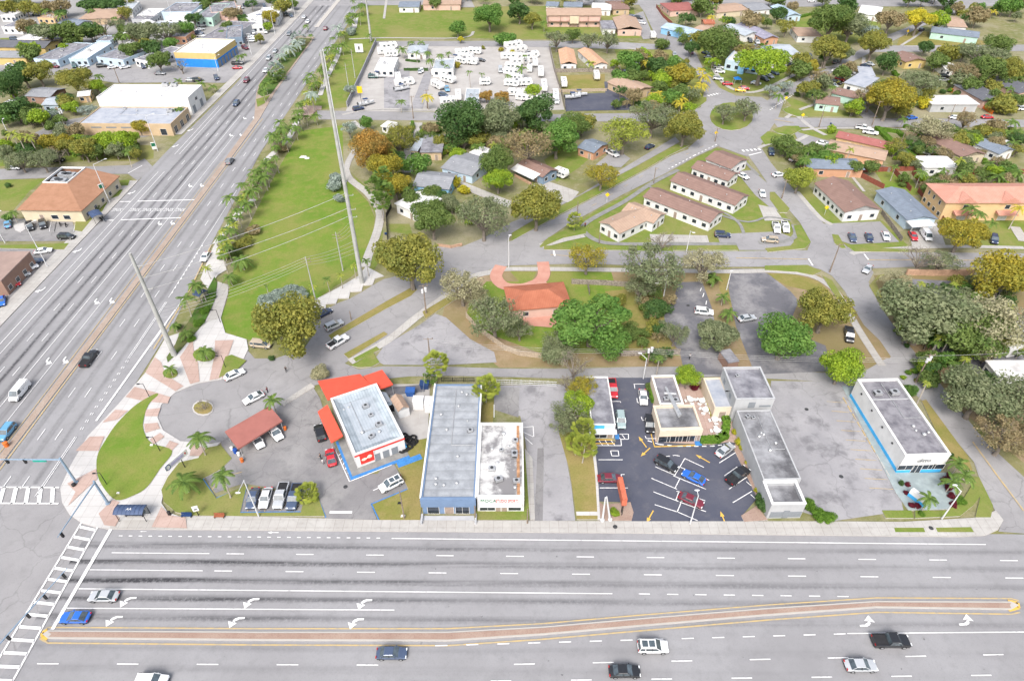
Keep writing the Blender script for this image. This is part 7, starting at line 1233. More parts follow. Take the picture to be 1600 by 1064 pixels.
mast('steel-blue signal mast with diagonal arm over the striped crossing', (170,788), (146,752), (90,840), (.92,))
gp = G(-30,1112,0); mast('signal mast arm with five hanging lights over the striped crossing', None, (60,960), (105,888), (.2,.42,.60,.76,.95), None, Vector((gp.x, gp.y, 0)), 7.0)
# --- lamp posts
def lamp(base, top, kind, label=None, arm=None):
    g = G(*base); h = hz(base, top); e = empty('lamp_post', (g.x, g.y, 0)); m = MB()
    mt = {'black':M_BLACK,'white':M_ALU,'wood':M_WOODP,'brown':M_WOODP,'conc':M_PCONC}[kind]; r = {'black':.07,'white':.12,'wood':.15,'brown':.13,'conc':.14}[kind]
    m.tube((0,0,0),(0,0,h),r*1.2,r*.75,8); link('pole', m.mesh('pole', [mt]), e)
    if kind == 'black':
        m = MB(); m.tube((0,0,.0),(0,0,.32),.32,.30,10); link('footing', m.mesh('footing', [M_PLAZA]), e)
        m = MB(); m.tube((0,0,h-.05),(-.75,-.25,h+.05),.05,.05,6); m.box(-1.2,-.6,-.38,-.10,h-.02,h+.10); link('lamp_head', m.mesh('lamp_head', [M_BLACK]), e)
    elif arm:
        a = G(*arm, h+.2); m = MB(); m.tube((0,0,h-.1),(a.x-g.x,a.y-g.y,h+.3),.07,.05,6); m.ball((a.x-g.x,a.y-g.y,h+.28),.5,.22,.12,8); link('lamp_head', m.mesh('lamp_head', [M_ALU]), e)
    return tag(e, label or {'black':'black lamp post with short arm','white':'pale metal lamp post','wood':'wooden pole','brown':'slim brown post','conc':'concrete lamp post'}[kind], 'lamp post', 'lamp posts', base, bool(label))
for b_, t_ in (((234,621),(223,599)),((251,706),(243,682)),((168,758),(152,738)),((353,575),(344,555)),((345,505),(337,484)),((1133,640),(1138,610))): lamp(b_, t_, 'black')
for b_, t_, a_ in [((75,418),(41,352),(55,345)),((172,318),(145,257),(165,249)),((8,380),(-14,338),(0,330)),((247,237),(231,182),(240,178)),((461,26),(455,-6),(460,-8)),((430,55),(423,20),(430,18)),((393,86),(385,60),(392,56)),((341,112),(335,90),(342,86)),((271,34),(261,-4),(268,-8)),((405,808),(384,750),(372,770)),((1078,819),(1089,774),(1089,766)),((1471,811),(1502,767),(1492,758)),((1036,468),(1041,430),(1026,443)),((1135,453),(1142,425),(1143,424)),((1072,396),(1081,361),(1084,364)),((1005,592),(1012,560),(1000,552)),((795,418),(794,371),(797,368)),((13,209),(3,189),(5,186)),((142,262),(162,255),(170,252)),((1212,640),(1214,628),(1214,627))][:18]: lamp(b_, t_, 'white', None, a_)
for b_, t_ in (((632,811),(624,767)),((549,500),(547,486)),((902,333),(904,315)),((1021,287),(1021,262)),((936,381),(935,363)),((743,812),(742,790)),((824,818),(823,795))): lamp(b_, t_, 'brown')
# --- utility poles and wires
POLES = {}
def upole(key, base, top, mt, r, arms=(), label=None, trafo=False):
    g = G(*base); h = hz(base, top); e = empty('utility_pole', (g.x, g.y, 0)); m = MB(); m.tube((0,0,0),(0,0,h),r*1.25,r*.6,10); link('pole', m.mesh('pole', [mt]), e)
    for py in arms:
        z = hz(base, (0, py)); m = MB(); m.tube((-.3,0,z),(1.6 if r > .3 else 1.1,0,z+.1),.09,.06,6); m.tube((-1.1 if r < .3 else 0,0,z),(0,0,z),.06,.06,6); m.ball((1.6 if r > .3 else 1.0,0,z+.25),.12,.12,.25,6); link('crossarm', m.mesh('crossarm', [M_PCONC if r > .3 else M_WOODP]), e)
    if trafo: m = MB(); m.tube((.45,0,h*.78),(.45,0,h*.78+1.1),.32,.32,10); m.tube((-.3,-.35,h*.76),(-.3,-.35,h*.76+1.0),.3,.3,10); link('transformer', m.mesh('transformer', [M_ALU]), e)
    POLES[key] = (base, h); return tag(e, label or 'wooden utility pole', 'utility pole', 'utility poles', base, bool(label))
upole('A', (566,443), (517,62), M_PCONC, .5, (306,328,340), 'tallest concrete transmission pole, standing at the foot of the park')
upole('B', (273,556), (210,396), M_PCONC, .52, (416,434,452), 'tall concrete transmission pole leaning over the avenue beside the plaza')
upole('C', (541,285), (507,77), M_ALU, .22, (), 'slender pale pole close to the tallest transmission pole')
upole('D', (580,64), (572,-40), M_PCONC, .5, (), 'concrete transmission pole at the trailer yard corner')
for k, b_, t_ in (('s1',(496,481),(481,401)),('s2',(536,423),(525,363)),('s3',(546,144),(539,99)),('s4',(555,122),(550,77))): upole(k, b_, t_, M_PCONC, .16, (t_[1]+4, t_[1]+9), None); 
for k, b_, t_, tf in (('r1',(1296,426),(1312,381),False),('r2',(1221,311),(1231,281),False),('m1',(666,491),(660,445),True),('m2',(672,560),(670,528),False),('w1',(1011,572),(1017,542),True),('w2',(1430,598),(1450,553),True),('e1',(1356,91),(1368,61),False),('e2',(1276,130),(1288,97),False),('e3',(1261,148),(1269,118),False),('e4',(1362,197),(1378,158),False),('e5',(1279,200),(1288,165),False),('e6',(1403,236),(1415,202),False),('e7',(1477,200),(1494,163),False),('l1',(104,196),(96,172),True),('l2',(187,131),(180,106),False),('c1',(646,186),(645,150),False),('c2',(862,165),(862,140),False),('c3',(1040,75),(1042,50),False),('c4',(668,170),(669,140),False),('n1',(1117,222),(1117,200),False)):
    upole(k, b_, t_, M_WOODP, .17, (t_[1]+2,), None, tf)
def wire(p, q, sag, r=.03):
    b = MB(); n = 12; pts = [p.lerp(q, i/n)-Vector((0,0,sag*4*(i/n)*(1-i/n))) for i in range(n+1)]
    for i in range(n): b.tube(pts[i], pts[i+1], r, r, 4, 0, False)
    return b
def wires(label, pairs, sag, r=.03):
    b = MB()
    for p, q in pairs:
        w_ = wire(p, q, sag, r); b.add(w_.v, w_.f)
    o = link('power_line', b.mesh('power_line', [M_WIRE])); mid = pairs[0][0].lerp(pairs[0][1], .5); tag(o, label, 'power line', 'power lines', proj(mid), True)
A3 = [at3((566,443), y) for y in (302,325,337)]; B3 = [at3((273,556), y)+Vector((.8,0,0)) for y in (416,434,452)]
for i in range(3): wires(['upper','middle','lower'][i]+' thick cable from the tallest transmission pole across the park', [(A3[i], B3[i])], 1.0, .055)
S1 = [at3((496,481), 402+4*i) for i in range(4)]; S2 = [at3((536,423), 366+4*i) for i in range(4)]; A4 = [at3((566,443), 376+6*i) for i in range(4)]; B4 = [at3((273,556), 484+5*i) for i in range(4)]
wires('four thin wires from the short park pole to the leaning pole', list(zip(S1, B4)), 1.0, .028); wires('thin wires between the short park pole and the tallest pole', list(zip(S1, A4)), .6, .028); wires('thin wires at the second short park pole', list(zip(S2, [a+Vector((0,0,6)) for a in A4])), .5, .025)
wires('overhead wires along the alley towards the right', [(at3((1011,572), 545+3*i), at3((1430,598), 558+3*i)) for i in range(3)], 1.2, .025); wires('overhead wires along the alley in the middle', [(at3((672,560), 530+3*i), at3((1011,572), 545+3*i)) for i in range(3)], 1.2, .025); wires('service wire to the grey metal-roofed shop', [(at3((672,560), 535), G(655,655,6))], .4, .025)
wires('overhead wires at the right-hand oaks', [(at3((1430,598), 556), at3((1430,598), 556)+Vector((60,6,0)))], 1.0, .03)
# --- shelters, benches, bins
def shelter(label, P, z, logo=False, n_=7):
    Wp = [G(*p, z) for p in P]; a, b_, c = Wp[0], Wp[1], Wp[3]; u = (b_-a); L = u.length; u.normalize(); n = Vector((-u.y,u.x,0)); D = abs((c-a).dot(n)); e = empty('bus_shelter', (a.x,a.y,0.2), math.atan2(u.y,u.x)); q = MB(); k = 8
    prof = [(D*i/k, z-.2+.38*math.sin(math.pi*i/k)) for i in range(k+1)]
    q.add([(0,y,zz) for y,zz in prof]+[(L,y,zz) for y,zz in prof]+[(0,y,zz-.08) for y,zz in prof]+[(L,y,zz-.08) for y,zz in prof], [(i,k+1+i,k+2+i,i+1) for i in range(k)]+[(2*k+2+i,2*k+3+i,3*k+4+i,3*k+3+i) for i in range(k)])
    for j in range(n_+1): x = L*j/n_; q.path([(x,y,zz+.03) for y,zz in prof], [.045]*(k+1), 4)
    link('roof', q.mesh('roof', [M_BLUEROOF]), e)
    for x in (.2,L-.2):
        for y in (.3,D-.2): m = MB(); m.tube((x,y,0),(x,y,z-.15),.06,.06,6); link('post', m.mesh('post', [M_BLACK]), e)
    m = MB(); m.box(.3,L-.3,D-.35,D-.30,.2,2.1); link('back_panel', m.mesh('back_panel', [M_GLASS]), e); m = MB(); m.box(.8,L-1.2,D-1.0,D-.5,.40,.48); [m.box(x,x+.08,D-.95,D-.55,0,.4) for x in (.9,L-1.4)]; link('bench', m.mesh('bench', [M_BLACK]), e)
    if logo: link('lettering', text_mesh('AA', .75, .012, M_PLASTW), e, (L*.5, D*.42, z+.215), 0)
    return tag(e, label, 'bus shelter', None, P[0], True)
shelter('dark blue ribbed bus shelter on the corner plaza', [(176,804),(222,804),(228,788),(182,788)], 2.7, True); shelter('dark bus shelter in front of the tiled restaurant', [(137,333),(144,341),(156,328),(148,321)], 2.7, False, 4); shelter('dark blue bus shelter among young palms by the bus bay', [(300,460),(311,464),(316,450),(303,446)], 2.7, False, 4)
def bench(px, py, mt, label):
    g = G(px, py); e = empty('bench', (g.x,g.y,.23)); m = MB(); m.box(-.95,.95,-.3,.2,.42,.48); link('seat', m.mesh('seat', [mt]), e); m = MB(); m.box(-.95,.95,.2,.27,.5,1.0); link('backrest', m.mesh('backrest', [mt]), e)
    for x in (-.85,.78): m = MB(); m.box(x,x+.08,-.28,.22,0,.42); link('leg', m.mesh('leg', [M_BLACK]), e)
    tag(e, label, 'bench', None, (px,py), True)
bench(293,808,M_NAVY,'dark blue advertising bench on the kerb pavement'); bench(344,809,mat('red_brown_bench',(0.30,0.10,0.05)),'red-brown bench on the kerb pavement by the corner lawn')
def drum(px, py, mt, label, r=.3, h=.9, nm='litter_bin', z=.2):
    g = G(px, py); m = MB(); m.tube((0,0,0),(0,0,h),r,r*1.05,12); m.tube((0,0,h),(0,0,h+.1),r*1.1,r*.6,12); m.tube((0,0,h*.3),(0,0,h*.36),r*1.06,r*1.06,12); o = link(nm, m.mesh(nm, [mt]), None, (g.x,g.y,z)); tag(o, label, nm.replace('_',' '), None, (px,py), True)
drum(266,805,M_BLACK,'black round litter bin on the pink paving at the lawn edge'); drum(117,760,M_BLACK,'black bin at the foot of the first signal mast',.35,.6); drum(369,708,mat('blue_drum',(0.02,0.08,0.35)),'blue drum beside the carwash canopy',.4,1,'drum'); drum(374,712,M_PLASTW,'white drum beside the blue one',.3,.8,'drum'); drum(363,703,M_PLASTW,'small white drum at the lawn edge of the carwash',.3,.7,'drum'); drum(379,722,M_ORANGE,'orange drum in front of the carwash drums',.32,.9,'drum'); drum(446,672,M_ORANGE,'orange drum at the right corner of the carwash canopy',.32,.8,'drum'); drum(12,698,M_ORANGE,'orange barrier drum on the avenue median nose',.45,1.1,'drum')
for x, y, mt, lb in ((603,367,M_NAVY,'dark blue wheelie bin at the end of the curved park path'),(1298,195,M_NAVY,'dark blue wheelie bin by the round lime shrub'),(1438,218,M_NAVY,'blue wheelie bin beside the long hedge'),(664,606,M_NAVY,'blue dumpster beside the palm at the metal-roofed shop'),(642,617,mat('blue_dumpster',(0.03,0.10,0.32)),'blue dumpster behind the garden sheds'),(612,640,M_BLACK,'black dumpster between restaurant and sheds')):
    g = G(x,y); s = 1.6 if 'dumpster' in lb else .55; m = MB(); m.add([(-s*.5,-s*.4,0),(s*.5,-s*.4,0),(s*.5,s*.4,0),(-s*.5,s*.4,0),(-s*.62,-s*.5,s*.9),(s*.62,-s*.5,s*.9),(s*.62,s*.5,s*.9),(-s*.62,s*.5,s*.9)], [(0,1,5,4),(1,2,6,5),(2,3,7,6),(3,0,4,7),(4,5,6,7)]); m.box(-s*.66,s*.66,-s*.54,s*.54,s*.9,s*.98); o = link('rubbish_bin', m.mesh('rubbish_bin', [mt]), None, (g.x,g.y,.1)); tag(o, lb, 'rubbish bin', None, (x,y), True)
# --- signs
def board(nm, label, base, w_, h_, z, rot, faces, legs=((0,),), mt=M_PLASTW, th=.18, cat='sign'):
    g = G(*base); e = empty(nm, (g.x,g.y,0), rot); m = MB(); m.box(-w_/2,w_/2,-th/2,th/2,z,z+h_); link('board', m.mesh('board', [mt]), e)
    for l in legs: m = MB(); m.tube((l[0],0,0),(l[0],0,z),.09,.09,6); link('post', m.mesh('post', [M_BLACK]), e)
    for (kind, *a) in faces:
        if kind == 'text': link('lettering', text_mesh(a[0], a[1], .012, a[2]), e, (a[3],-th/2-.02,z+a[4]), (math.pi/2,0,0))
        elif kind == 'bar': m = MB(); m.box(a[1],a[2],-th/2-.03,-th/2-.003,z+a[3],z+a[4]); link('sign_face', m.mesh('sign_face', [a[0]]), e)
        elif kind == 'ring':
            m = MB(); r = a[0]; n = 14
            m.path([(a[1]+r*math.cos(6.2832*i/n),-th/2-.03,z+a[2]+r*1.3*math.sin(6.2832*i/n)) for i in range(n+1)], [.07]*(n+1), 5); link('emblem', m.mesh('emblem', [M_NAVY]), e)
    return tag(e, label, cat, None, base, True)
board('sign_board', 'slanted white roadside sign with a dark ring emblem on the corner lawn', (284,736), 5.2, 1.5, 2.6, R(62), [('ring',.5,-2.0,.75),('bar',mat('lilac_panel',(0.42,0.40,0.55)),-1.3,1.6,.35,1.15),('bar',M_REDL,1.9,2.15,.5,1.0)], ((.9,),))
board('sign_board', 'small white diamond notice on the corner lawn', (311,806), 1.0, 1.3, 1.6, .3, [('bar',M_DARKM,-.25,.25,.4,.7)], ((0,),), cat='sign')
board('sign_wall', 'tall orange-red pylon sign panel beside the dark lot entrance', (968,790), 5.0, 2.0, 3.4, R(93), [('bar',mat('salmon_face',(0.60,0.22,0.14)),-2.4,2.4,.15,1.85)], ((-2.2,),(-1.6,)), mat('orange_red_panel',(0.52,0.14,0.08)), .9)
board('sign_wall', 'white and blue monument sign by the red hedge on the terrace', (1431,783), 3.2, 1.8, .3, R(-58), [('bar',WM['azure'],-1.6,1.6,0,.8)], ((-1,),(1,)), M_PLASTW, .9)
board('sign_board', 'green and white sign on the lawn by the avenue crossing', (243,236), 1.6, 2.6, .6, .4, [('bar',M_GRN,-.7,.7,1.2,2.4)], ((0,),)); board('sign_board', 'green and white hanging sign at the tiled restaurant lamp post', (168,314), 1.6, 2.4, 3.6, .9, [('bar',M_GRN,-.7,.7,.9,2.2)], ((0,),))
board('sign_board', 'white square notice with black figure on the grass by the yard wall', (562,84), 4, 4.0, .6, 0, [('bar',M_DARKM,-.4,.4,1.2,2.8)], ((-1,),(1,))); board('sign_board', 'yellow topped black pole sign at the trailer yard corner', (566,168), 2.0, 2.6, 6.0, 0, [], ((0,),), M_YSIGN, .5)
board('sign_board', 'dark blue dealer sign at the top edge', (412,36), 6, 3.2, 1.5, .3, [('bar',M_ORANGE,-3,3,0,.4)], ((-2,),(2,)), M_NAVY, .3)
for i, (x, y) in enumerate(((948,316),(1288,336),(1416,57),(1226,163),(1117,218),(1252,190))):
    g = G(x,y); e = empty('road_sign', (g.x,g.y,0)); m = MB(); m.tube((0,0,0),(0,0,2.6),.05,.05,6); link('post', m.mesh('post', [M_ALU]), e); m = MB(); m.add([(0,-.08,1.9),(.75,-.08,2.65),(0,-.08,3.4),(-.75,-.08,2.65),(0,-.03,1.9),(.75,-.03,2.65),(0,-.03,3.4),(-.75,-.03,2.65)], [(0,1,2,3),(7,6,5,4),(0,4,5,1),(1,5,6,2),(2,6,7,3),(3,7,4,0)]); link('sign_face', m.mesh('sign_face', [M_YSIGN]), e); tag(e, 'yellow diamond warning sign', 'road sign', 'yellow road signs', (x,y))
# twin white flag masts at the dark lot entrance
for x, y, tx, ty, lb in ((941,814,946,777,'left of two pale masts leaning together by the pylon sign'),(953,813,948,776,'right of two pale masts leaning together by the pylon sign')):
    g = G(x,y); h = 7.5; t = G(tx,ty,h); m = MB(); m.tube((0,0,.2),(t.x-g.x,t.y-g.y,h),.22,.12,8); m.tube((0,0,.2),(0,0,.5),.4,.4,8); o = link('flag_mast', m.mesh('flag_mast', [M_ALU]), None, (g.x,g.y,0)); tag(o, lb, 'mast', None, (x,y), True)
# --- courtyard tables
def table(px, py):
    g = G(px, py); e = empty('garden_table', (g.x,g.y,.15), TR.random()*2); m = MB(); m.tube((0,0,.70),(0,0,.76),.75,.75,14); link('tabletop', m.mesh('tabletop', [M_PLASTW]), e); m = MB(); m.tube((0,0,0),(0,0,.7),.12,.09,8); m.tube((0,0,0),(0,0,.06),.4,.4,10); link('pedestal', m.mesh('pedestal', [M_PLASTW]), e)
    for i in range(4):
        a = R(45+90*i); m = MB(); m.obox((1.1*math.cos(a),1.1*math.sin(a)), a, .25, .42, .40, .47); m.obox((1.1*math.cos(a),1.1*math.sin(a)), a, .06, .3, 0, .4); m.tube((0,0,.2),(1.1*math.cos(a),1.1*math.sin(a),.2),.05,.05,5); link('seat', m.mesh('seat', [M_PLASTW]), e)
    tag(e, 'white round garden table with attached seats', 'table', 'courtyard tables', (px,py))
for p in ((1096,630),(1101,644),(1116,659),(1119,676),(1078,628)): table(*p)
# --- wheel stops beside the right building
for i in range(10):
    x, y = 1317+i*7.4, 622+i*12.6; p, q = G(x,y), G(x+5.5,y+9.6); m = MB(); d = q-p; an = math.atan2(d.y,d.x); c = (p+q)/2; m.add([(-d.length/2,-.14,0),(d.length/2,-.14,0),(d.length/2,.14,0),(-d.length/2,.14,0),(-d.length/2,-.08,.16),(d.length/2,-.08,.16),(d.length/2,.08,.16),(-d.length/2,.08,.16)], [(0,1,5,4),(1,2,6,5),(2,3,7,6),(3,0,4,7),(4,5,6,7)]); o = link('wheel_stop', m.mesh('wheel_stop', [M_FADED if i < 7 else M_KERB]), None, (c.x,c.y,.12), an); tag(o, ('faded yellow' if i < 7 else 'grey')+' concrete wheel stop', 'wheel stop', 'wheel stops', (x,y))
# --- fences and walls
def fence(label, P, h, mt, post=2.4, th=.07, cat='fence', nm='fence', slats=False):
    Wp = [G(*p) for p in P]; o_ = Wp[0]; e = empty(nm, (o_.x,o_.y,0)); b = MB(); pm = MB(); posts = []
    for i in range(len(Wp)-1):
        p, q = Wp[i]-o_, Wp[i+1]-o_; L = (q-p).length; an = math.atan2(q.y-p.y, q.x-p.x); k = max(1, int(L/post))
        for j in range(k):
            c = p.lerp(q, (j+.5)/k)
            if slats: [b.obox((c.x,c.y), an, L/k/2-.01, th/2, zz, zz+.12) for zz in (.2,.7,h-.15)]; [pm.tube((p.lerp(q,(j+t/6)/k).x,p.lerp(q,(j+t/6)/k).y,0),(p.lerp(q,(j+t/6)/k).x,p.lerp(q,(j+t/6)/k).y,h),.025,.025,4) for t in range(6)]
            else: b.obox((c.x,c.y), an, L/k/2-.015, th/2, .05, h*(1-.02*(j % 2)))
            c = p.lerp(q, j/k)+Vector((-math.sin(an), math.cos(an), 0))*(th/2+.06); posts.append((c.x, c.y, an))
    link('panel', b.mesh('panel', [mt]), e)
    if pm.v: link('railing', pm.mesh('railing', [mt]), e)
    u = MB(); u.box(-.055,.055,-.055,.055,0,h+.06); um = u.mesh('post', [mt])
    for x, y, an in posts[:100]: link('post', um, e, (x,y,0), an)
    return tag(e, label, cat, None, P[len(P)//2], True)
fence('curving tan wooden fence around the bungalow garden', [(728,496),(745,515),(765,530),(790,548),(812,556),(846,560)], 1.7, M_FTAN); fence('grey wooden fence along the alley behind the meadow', [(970,557),(1062,554)], 1.8, M_FWOOD); fence('dark wooden fence behind the bungalow', [(893,444),(945,446),(990,449)], 1.7, M_FWOOD); fence('short dark fence running down from the bungalow roof', [(918,447),(921,462)], 1.6, M_FWOOD); fence('metal railing closing the grey drive at the alley', [(776,601),(800,601),(870,604)], 1.5, M_ALU, 2.0, .04, slats=True); fence('black railing at the parking court behind the metal-roofed shop', [(690,597),(742,597)], 1.4, M_BLACK, 2, .04, slats=True)
fence('long grey wall between park and trailer yard', [(543,168),(566,118),(588,68)], 2.4, M_GWALL, 6, .3, 'wall', 'garden_wall'); fence('wooden fence below the apricot-roofed houses', [(868,114),(920,113),(976,115)], 1.8, M_FWOOD); fence('weathered fence on the right side of the trailer yard', [(858,76),(866,112),(878,150),(883,172)], 1.8, M_FWOOD); fence('brown fence in front of the sealed yard', [(874,145),(948,143)], 1.4, M_FTAN); fence('red-brown fence behind the large white house', [(1330,264),(1345,278),(1380,296)], 1.8, M_FBROWN, 2.4); fence('red-brown fence splitting the green back gardens', [(1342,270),(1400,268),(1440,267)], 1.8, M_FBROWN); fence('red-brown fence between two green gardens', [(1393,267),(1422,300)], 1.8, M_FBROWN); fence('red-brown fence along the townhouse garden', [(1424,272),(1440,292)], 1.8, M_FBROWN); fence('red-brown fence behind the townhouse row', [(1440,275),(1520,273),(1600,272)], 1.8, M_FBROWN); fence('long red-brown fence between blue house and townhouses', [(1433,300),(1455,325),(1474,350)], 1.8, M_FBROWN)
fence('grey panel fence beside the blue-walled house', [(1376,334),(1392,356),(1408,378)], 1.6, M_FWOOD); fence('low tan wall along the cross street at the oaks', [(1415,430),(1460,431),(1520,430)], 1.9, M_TWALL, 8, .3, 'wall', 'garden_wall'); fence('low tan wall by the street under the grey-green tree', [(684,385),(705,388),(722,384)], .9, M_TWALL, 8, .3, 'wall', 'garden_wall'); fence('dark chain fence beside the white flat-roofed house', [(606,375),(604,340),(612,325)], 1.6, M_BLACK, 2, .04); fence('orange fence beside the charcoal-roofed house', [(1484,145),(1500,148)], 1.8, M_ORANGE); fence('orange fence by the red car', [(1532,168),(1550,180)], 1.6, M_ORANGE); fence('brown fence by the side street at the top', [(1025,12),(1036,28),(1050,40)], 1.8, M_FBROWN); fence('brown fence of the grey-blue house garden', [(778,225),(800,236),(818,244)], 1.6, M_FBROWN); fence('brick garden wall of the grey-blue house', [(804,276),(830,290)], 1.0, M_TWALL, 6, .25, 'wall', 'garden_wall'); fence('dark wooden fence below the tan pair house', [(1355,258),(1390,270)], 1.7, M_FWOOD)
# --- trailers and boats
tm_ = {}
def rv_mesh(L, h):
    if (L,h) in tm_: return tm_[(L,h)]
    b = MB(); w_ = 1.22; prof = [(-L/2,.7),(-L/2+.1,.45),(L/2-.9,.45),(L/2-.05,1.1),(L/2,1.9),(L/2-.35,h-.15),(L/2-.8,h),(-L/2+.3,h),(-L/2,h-.35)]; n = len(prof)
    b.add([(x,-w_,z) for x,z in prof]+[(x,w_,z) for x,z in prof], [tuple(range(n)), tuple(range(2*n-1,n-1,-1))]+[(i,i+n,(i+1)%n+n,(i+1)%n) for i in range(n)], 0)
    for s in (-1,1):
        for x in (-L*.32,-L*.08,L*.2): y0 = s*(w_+.012); b.add([(x,y0,1.5),(x+1.1,y0,1.5),(x+1.1,y0,2.15),(x,y0,2.15)] if s < 0 else [(x+1.1,y0,1.5),(x,y0,1.5),(x,y0,2.15),(x+1.1,y0,2.15)], [(0,1,2,3)], 1)
        b.box(-L/2+.2,L/2-1.2,s*(w_+.006)-.005,s*(w_+.006)+.005,.95,1.15,2)
        for x in (-.55,.35): b.tube((x,s*(w_-.25),.36),(x,s*(w_+.01),.36),.36,.36,10,3)
    b.box(-L*.1,L*.02,-.4,.4,h,h+.22,2); b.box(L*.22,L*.28,-.3,.3,h,h+.12,1); b.tube((L/2-.3,0,.5),(L/2+1.1,0,.45),.06,.06,5,3)
    tm_[(L,h)] = b.mesh('trailer', [mat('white_trailer_skin',(0.66,0.66,0.65),rough=.4,var=.04), M_GLASS, mat('grey_trailer_stripe',(0.35,0.34,0.33)), M_TYRE]); return tm_[(L,h)]
BOATM = None
def boat_mesh():
    global BOATM
    if BOATM is None:
        b = MB(); st = [(-3.4,1.05,.75),(-1,1.15,.78),(1.2,1.05,.85),(2.6,.6,1.0),(3.5,.04,1.15)]; vs = []
        for x, w_, z in st: vs += [(x,-w_,z+.55),(x,-w_*.75,z-.1),(x,0,z-.45),(x,w_*.75,z-.1),(x,w_,z+.55)]
        fs = [(i*5+j,(i+1)*5+j,(i+1)*5+j+1,i*5+j+1) for i in range(4) for j in range(4)]; b.add(vs, fs+[(0,1,2,3,4)], 0)
        b.add([(x,-w_*.94,z+.45) for x, w_, z in st]+[(x,w_*.94,z+.45) for x, w_, z in st], [(i,i+1,i+6,i+5) for i in range(4)], 1); b.box(-.5,.5,-.45,.45,1.2,2.0,0); b.box(-1.2,.9,-.8,.8,2.75,2.83,2); [b.tube((x,y,1.3),(x,y,2.78),.03,.03,4,3) for x in (-1,.7) for y in (-.7,.7)]; b.box(-3.9,-3.4,-.3,.3,.9,1.9,3)
        b.tube((-2.5,.6,.2),(4.2,0,.4),.06,.06,4,3); b.tube((-2.5,-.6,.2),(4.2,0,.4),.06,.06,4,3); [b.tube((-.8,s*1.0,.33),(-.8,s*1.2,.33),.33,.33,10,3) for s in (-1,1)]; BOATM = b.mesh('boat_trailer', [mat('white_hull',(0.64,0.66,0.68),rough=.25,var=.04), mat('boat_deck',(0.45,0.46,0.47)), M_NAVY, M_DARKM])
    return BOATM
for x, y, k, dx, dy in [(607,72,9,1,-.1),(604,80,9,1,-.05),(612,84,7,1,0),(622,122,7,.2,1),(632,129,9,1,-.15),(688,114,8,1,.1),(700,124,8,1,.25),(684,133,8,1,.5),(728,89,8,1,.1),(735,96,8,1,.1),(722,95,6,1,.2),(802,70,10,1,-.15),(808,78,11,1,-.2),(818,88,9,1,-.1),(812,96,10,1,-.05),(802,104,8,1,.05),(800,112,8,1,.1),(806,121,7,1,.1),(800,130,7,1,.1),(818,129,8,1,-.05),(808,145,8,1,.1),(828,107,5,.3,-1),(845,113,9,.1,1),(850,135,10,.15,1),(868,150,9,.1,1),(881,130,8,.2,1),(932,119,7,.3,1),(758,128,5,1,0),(1564,226,7,1,.3),(1587,545,7,1,-.2),(877,271,5,1,.35),(1020,56,6,.5,1),(742,80,7,1,.05),(722,82,7,1,-.1),(836,98,8,.2,1),(830,86,8,1,-.1),(795,88,8,1,0),(842,160,8,.1,1),(716,150,8,.1,1),(610,96,7,1,0),(820,152,8,1,.1),(700,158,7,1,-.1)]:
    g = G(x,y,1.5); q = G(x+dx*4,y+dy*4,1.5)-g; o = link('travel_trailer', rv_mesh(k, 3.0), None, (g.x,g.y,.13), math.atan2(q.y,q.x)); tag(o, ('long' if k >= 9 else 'short' if k < 7 else 'mid-sized')+' white travel trailer', 'travel trailer', 'trailers in the storage yard', (x,y))
for x, y, dx, dy in [(628,138,1,-.15),(895,151,1,-.05),(572,161,1,-.2),(590,118,1,.1),(712,92,1,.1),(600,106,.3,1),(905,147,1,0)]:
    g = G(x,y,1.2); q = G(x+dx*4,y+dy*4,1.2)-g; o = link('boat', boat_mesh(), None, (g.x,g.y,.13), math.atan2(q.y,q.x)); tag(o, 'white motor boat on a road trailer', 'boat', 'boats on trailers', (x,y))
# --- tyres, tents, small things
ty = MB(); n1, n2 = 14, 6
vs = [((.30+.13*math.cos(6.2832*j/n2))*math.cos(6.2832*i/n1), (.30+.13*math.cos(6.2832*j/n2))*math.sin(6.2832*i/n1), .13+.13*math.sin(6.2832*j/n2)) for i in range(n1) for j in range(n2)]
ty.add(vs, [(i*n2+j, ((i+1)%n1)*n2+j, ((i+1)%n1)*n2+(j+1)%n2, i*n2+(j+1)%n2) for i in range(n1) for j in range(n2)]); TYM = ty.mesh('tyre', [M_TYRE])
for x, y in ((632,683),(637,687),(641,690),(645,695),(640,700),(634,704),(629,706),(646,686),(648,692)): g = G(x,y); o = link('old_tyre', TYM, None, (g.x,g.y,.26), 0, 1.9); tag(o, 'old black tyre lying on the grass corner', 'tyre', 'old tyres', (x,y))
for x, y, c, lb in ((1151,131,'blue','bright blue canopy tent on the church lawn'),(30,1,'blue','blue tent at the top left')):
    g = G(x,y); e = empty('canopy_tent', (g.x,g.y,0)); m = MB(); m.add([(-1.6,-1.6,2.2),(1.6,-1.6,2.2),(1.6,1.6,2.2),(-1.6,1.6,2.2),(0,0,3.2)], [(0,1,4),(1,2,4),(2,3,4),(3,0,4)]); link('canvas', m.mesh('canvas', [WM['deep blue']]), e)
    for sx in (-1.5,1.5):
        for sy in (-1.5,1.5): m = MB(); m.tube((sx,sy,0),(sx,sy,2.2),.05,.05,5); link('leg', m.mesh('leg', [M_ALU]), e)
    tag(e, lb, 'tent', None, (x,y), True)
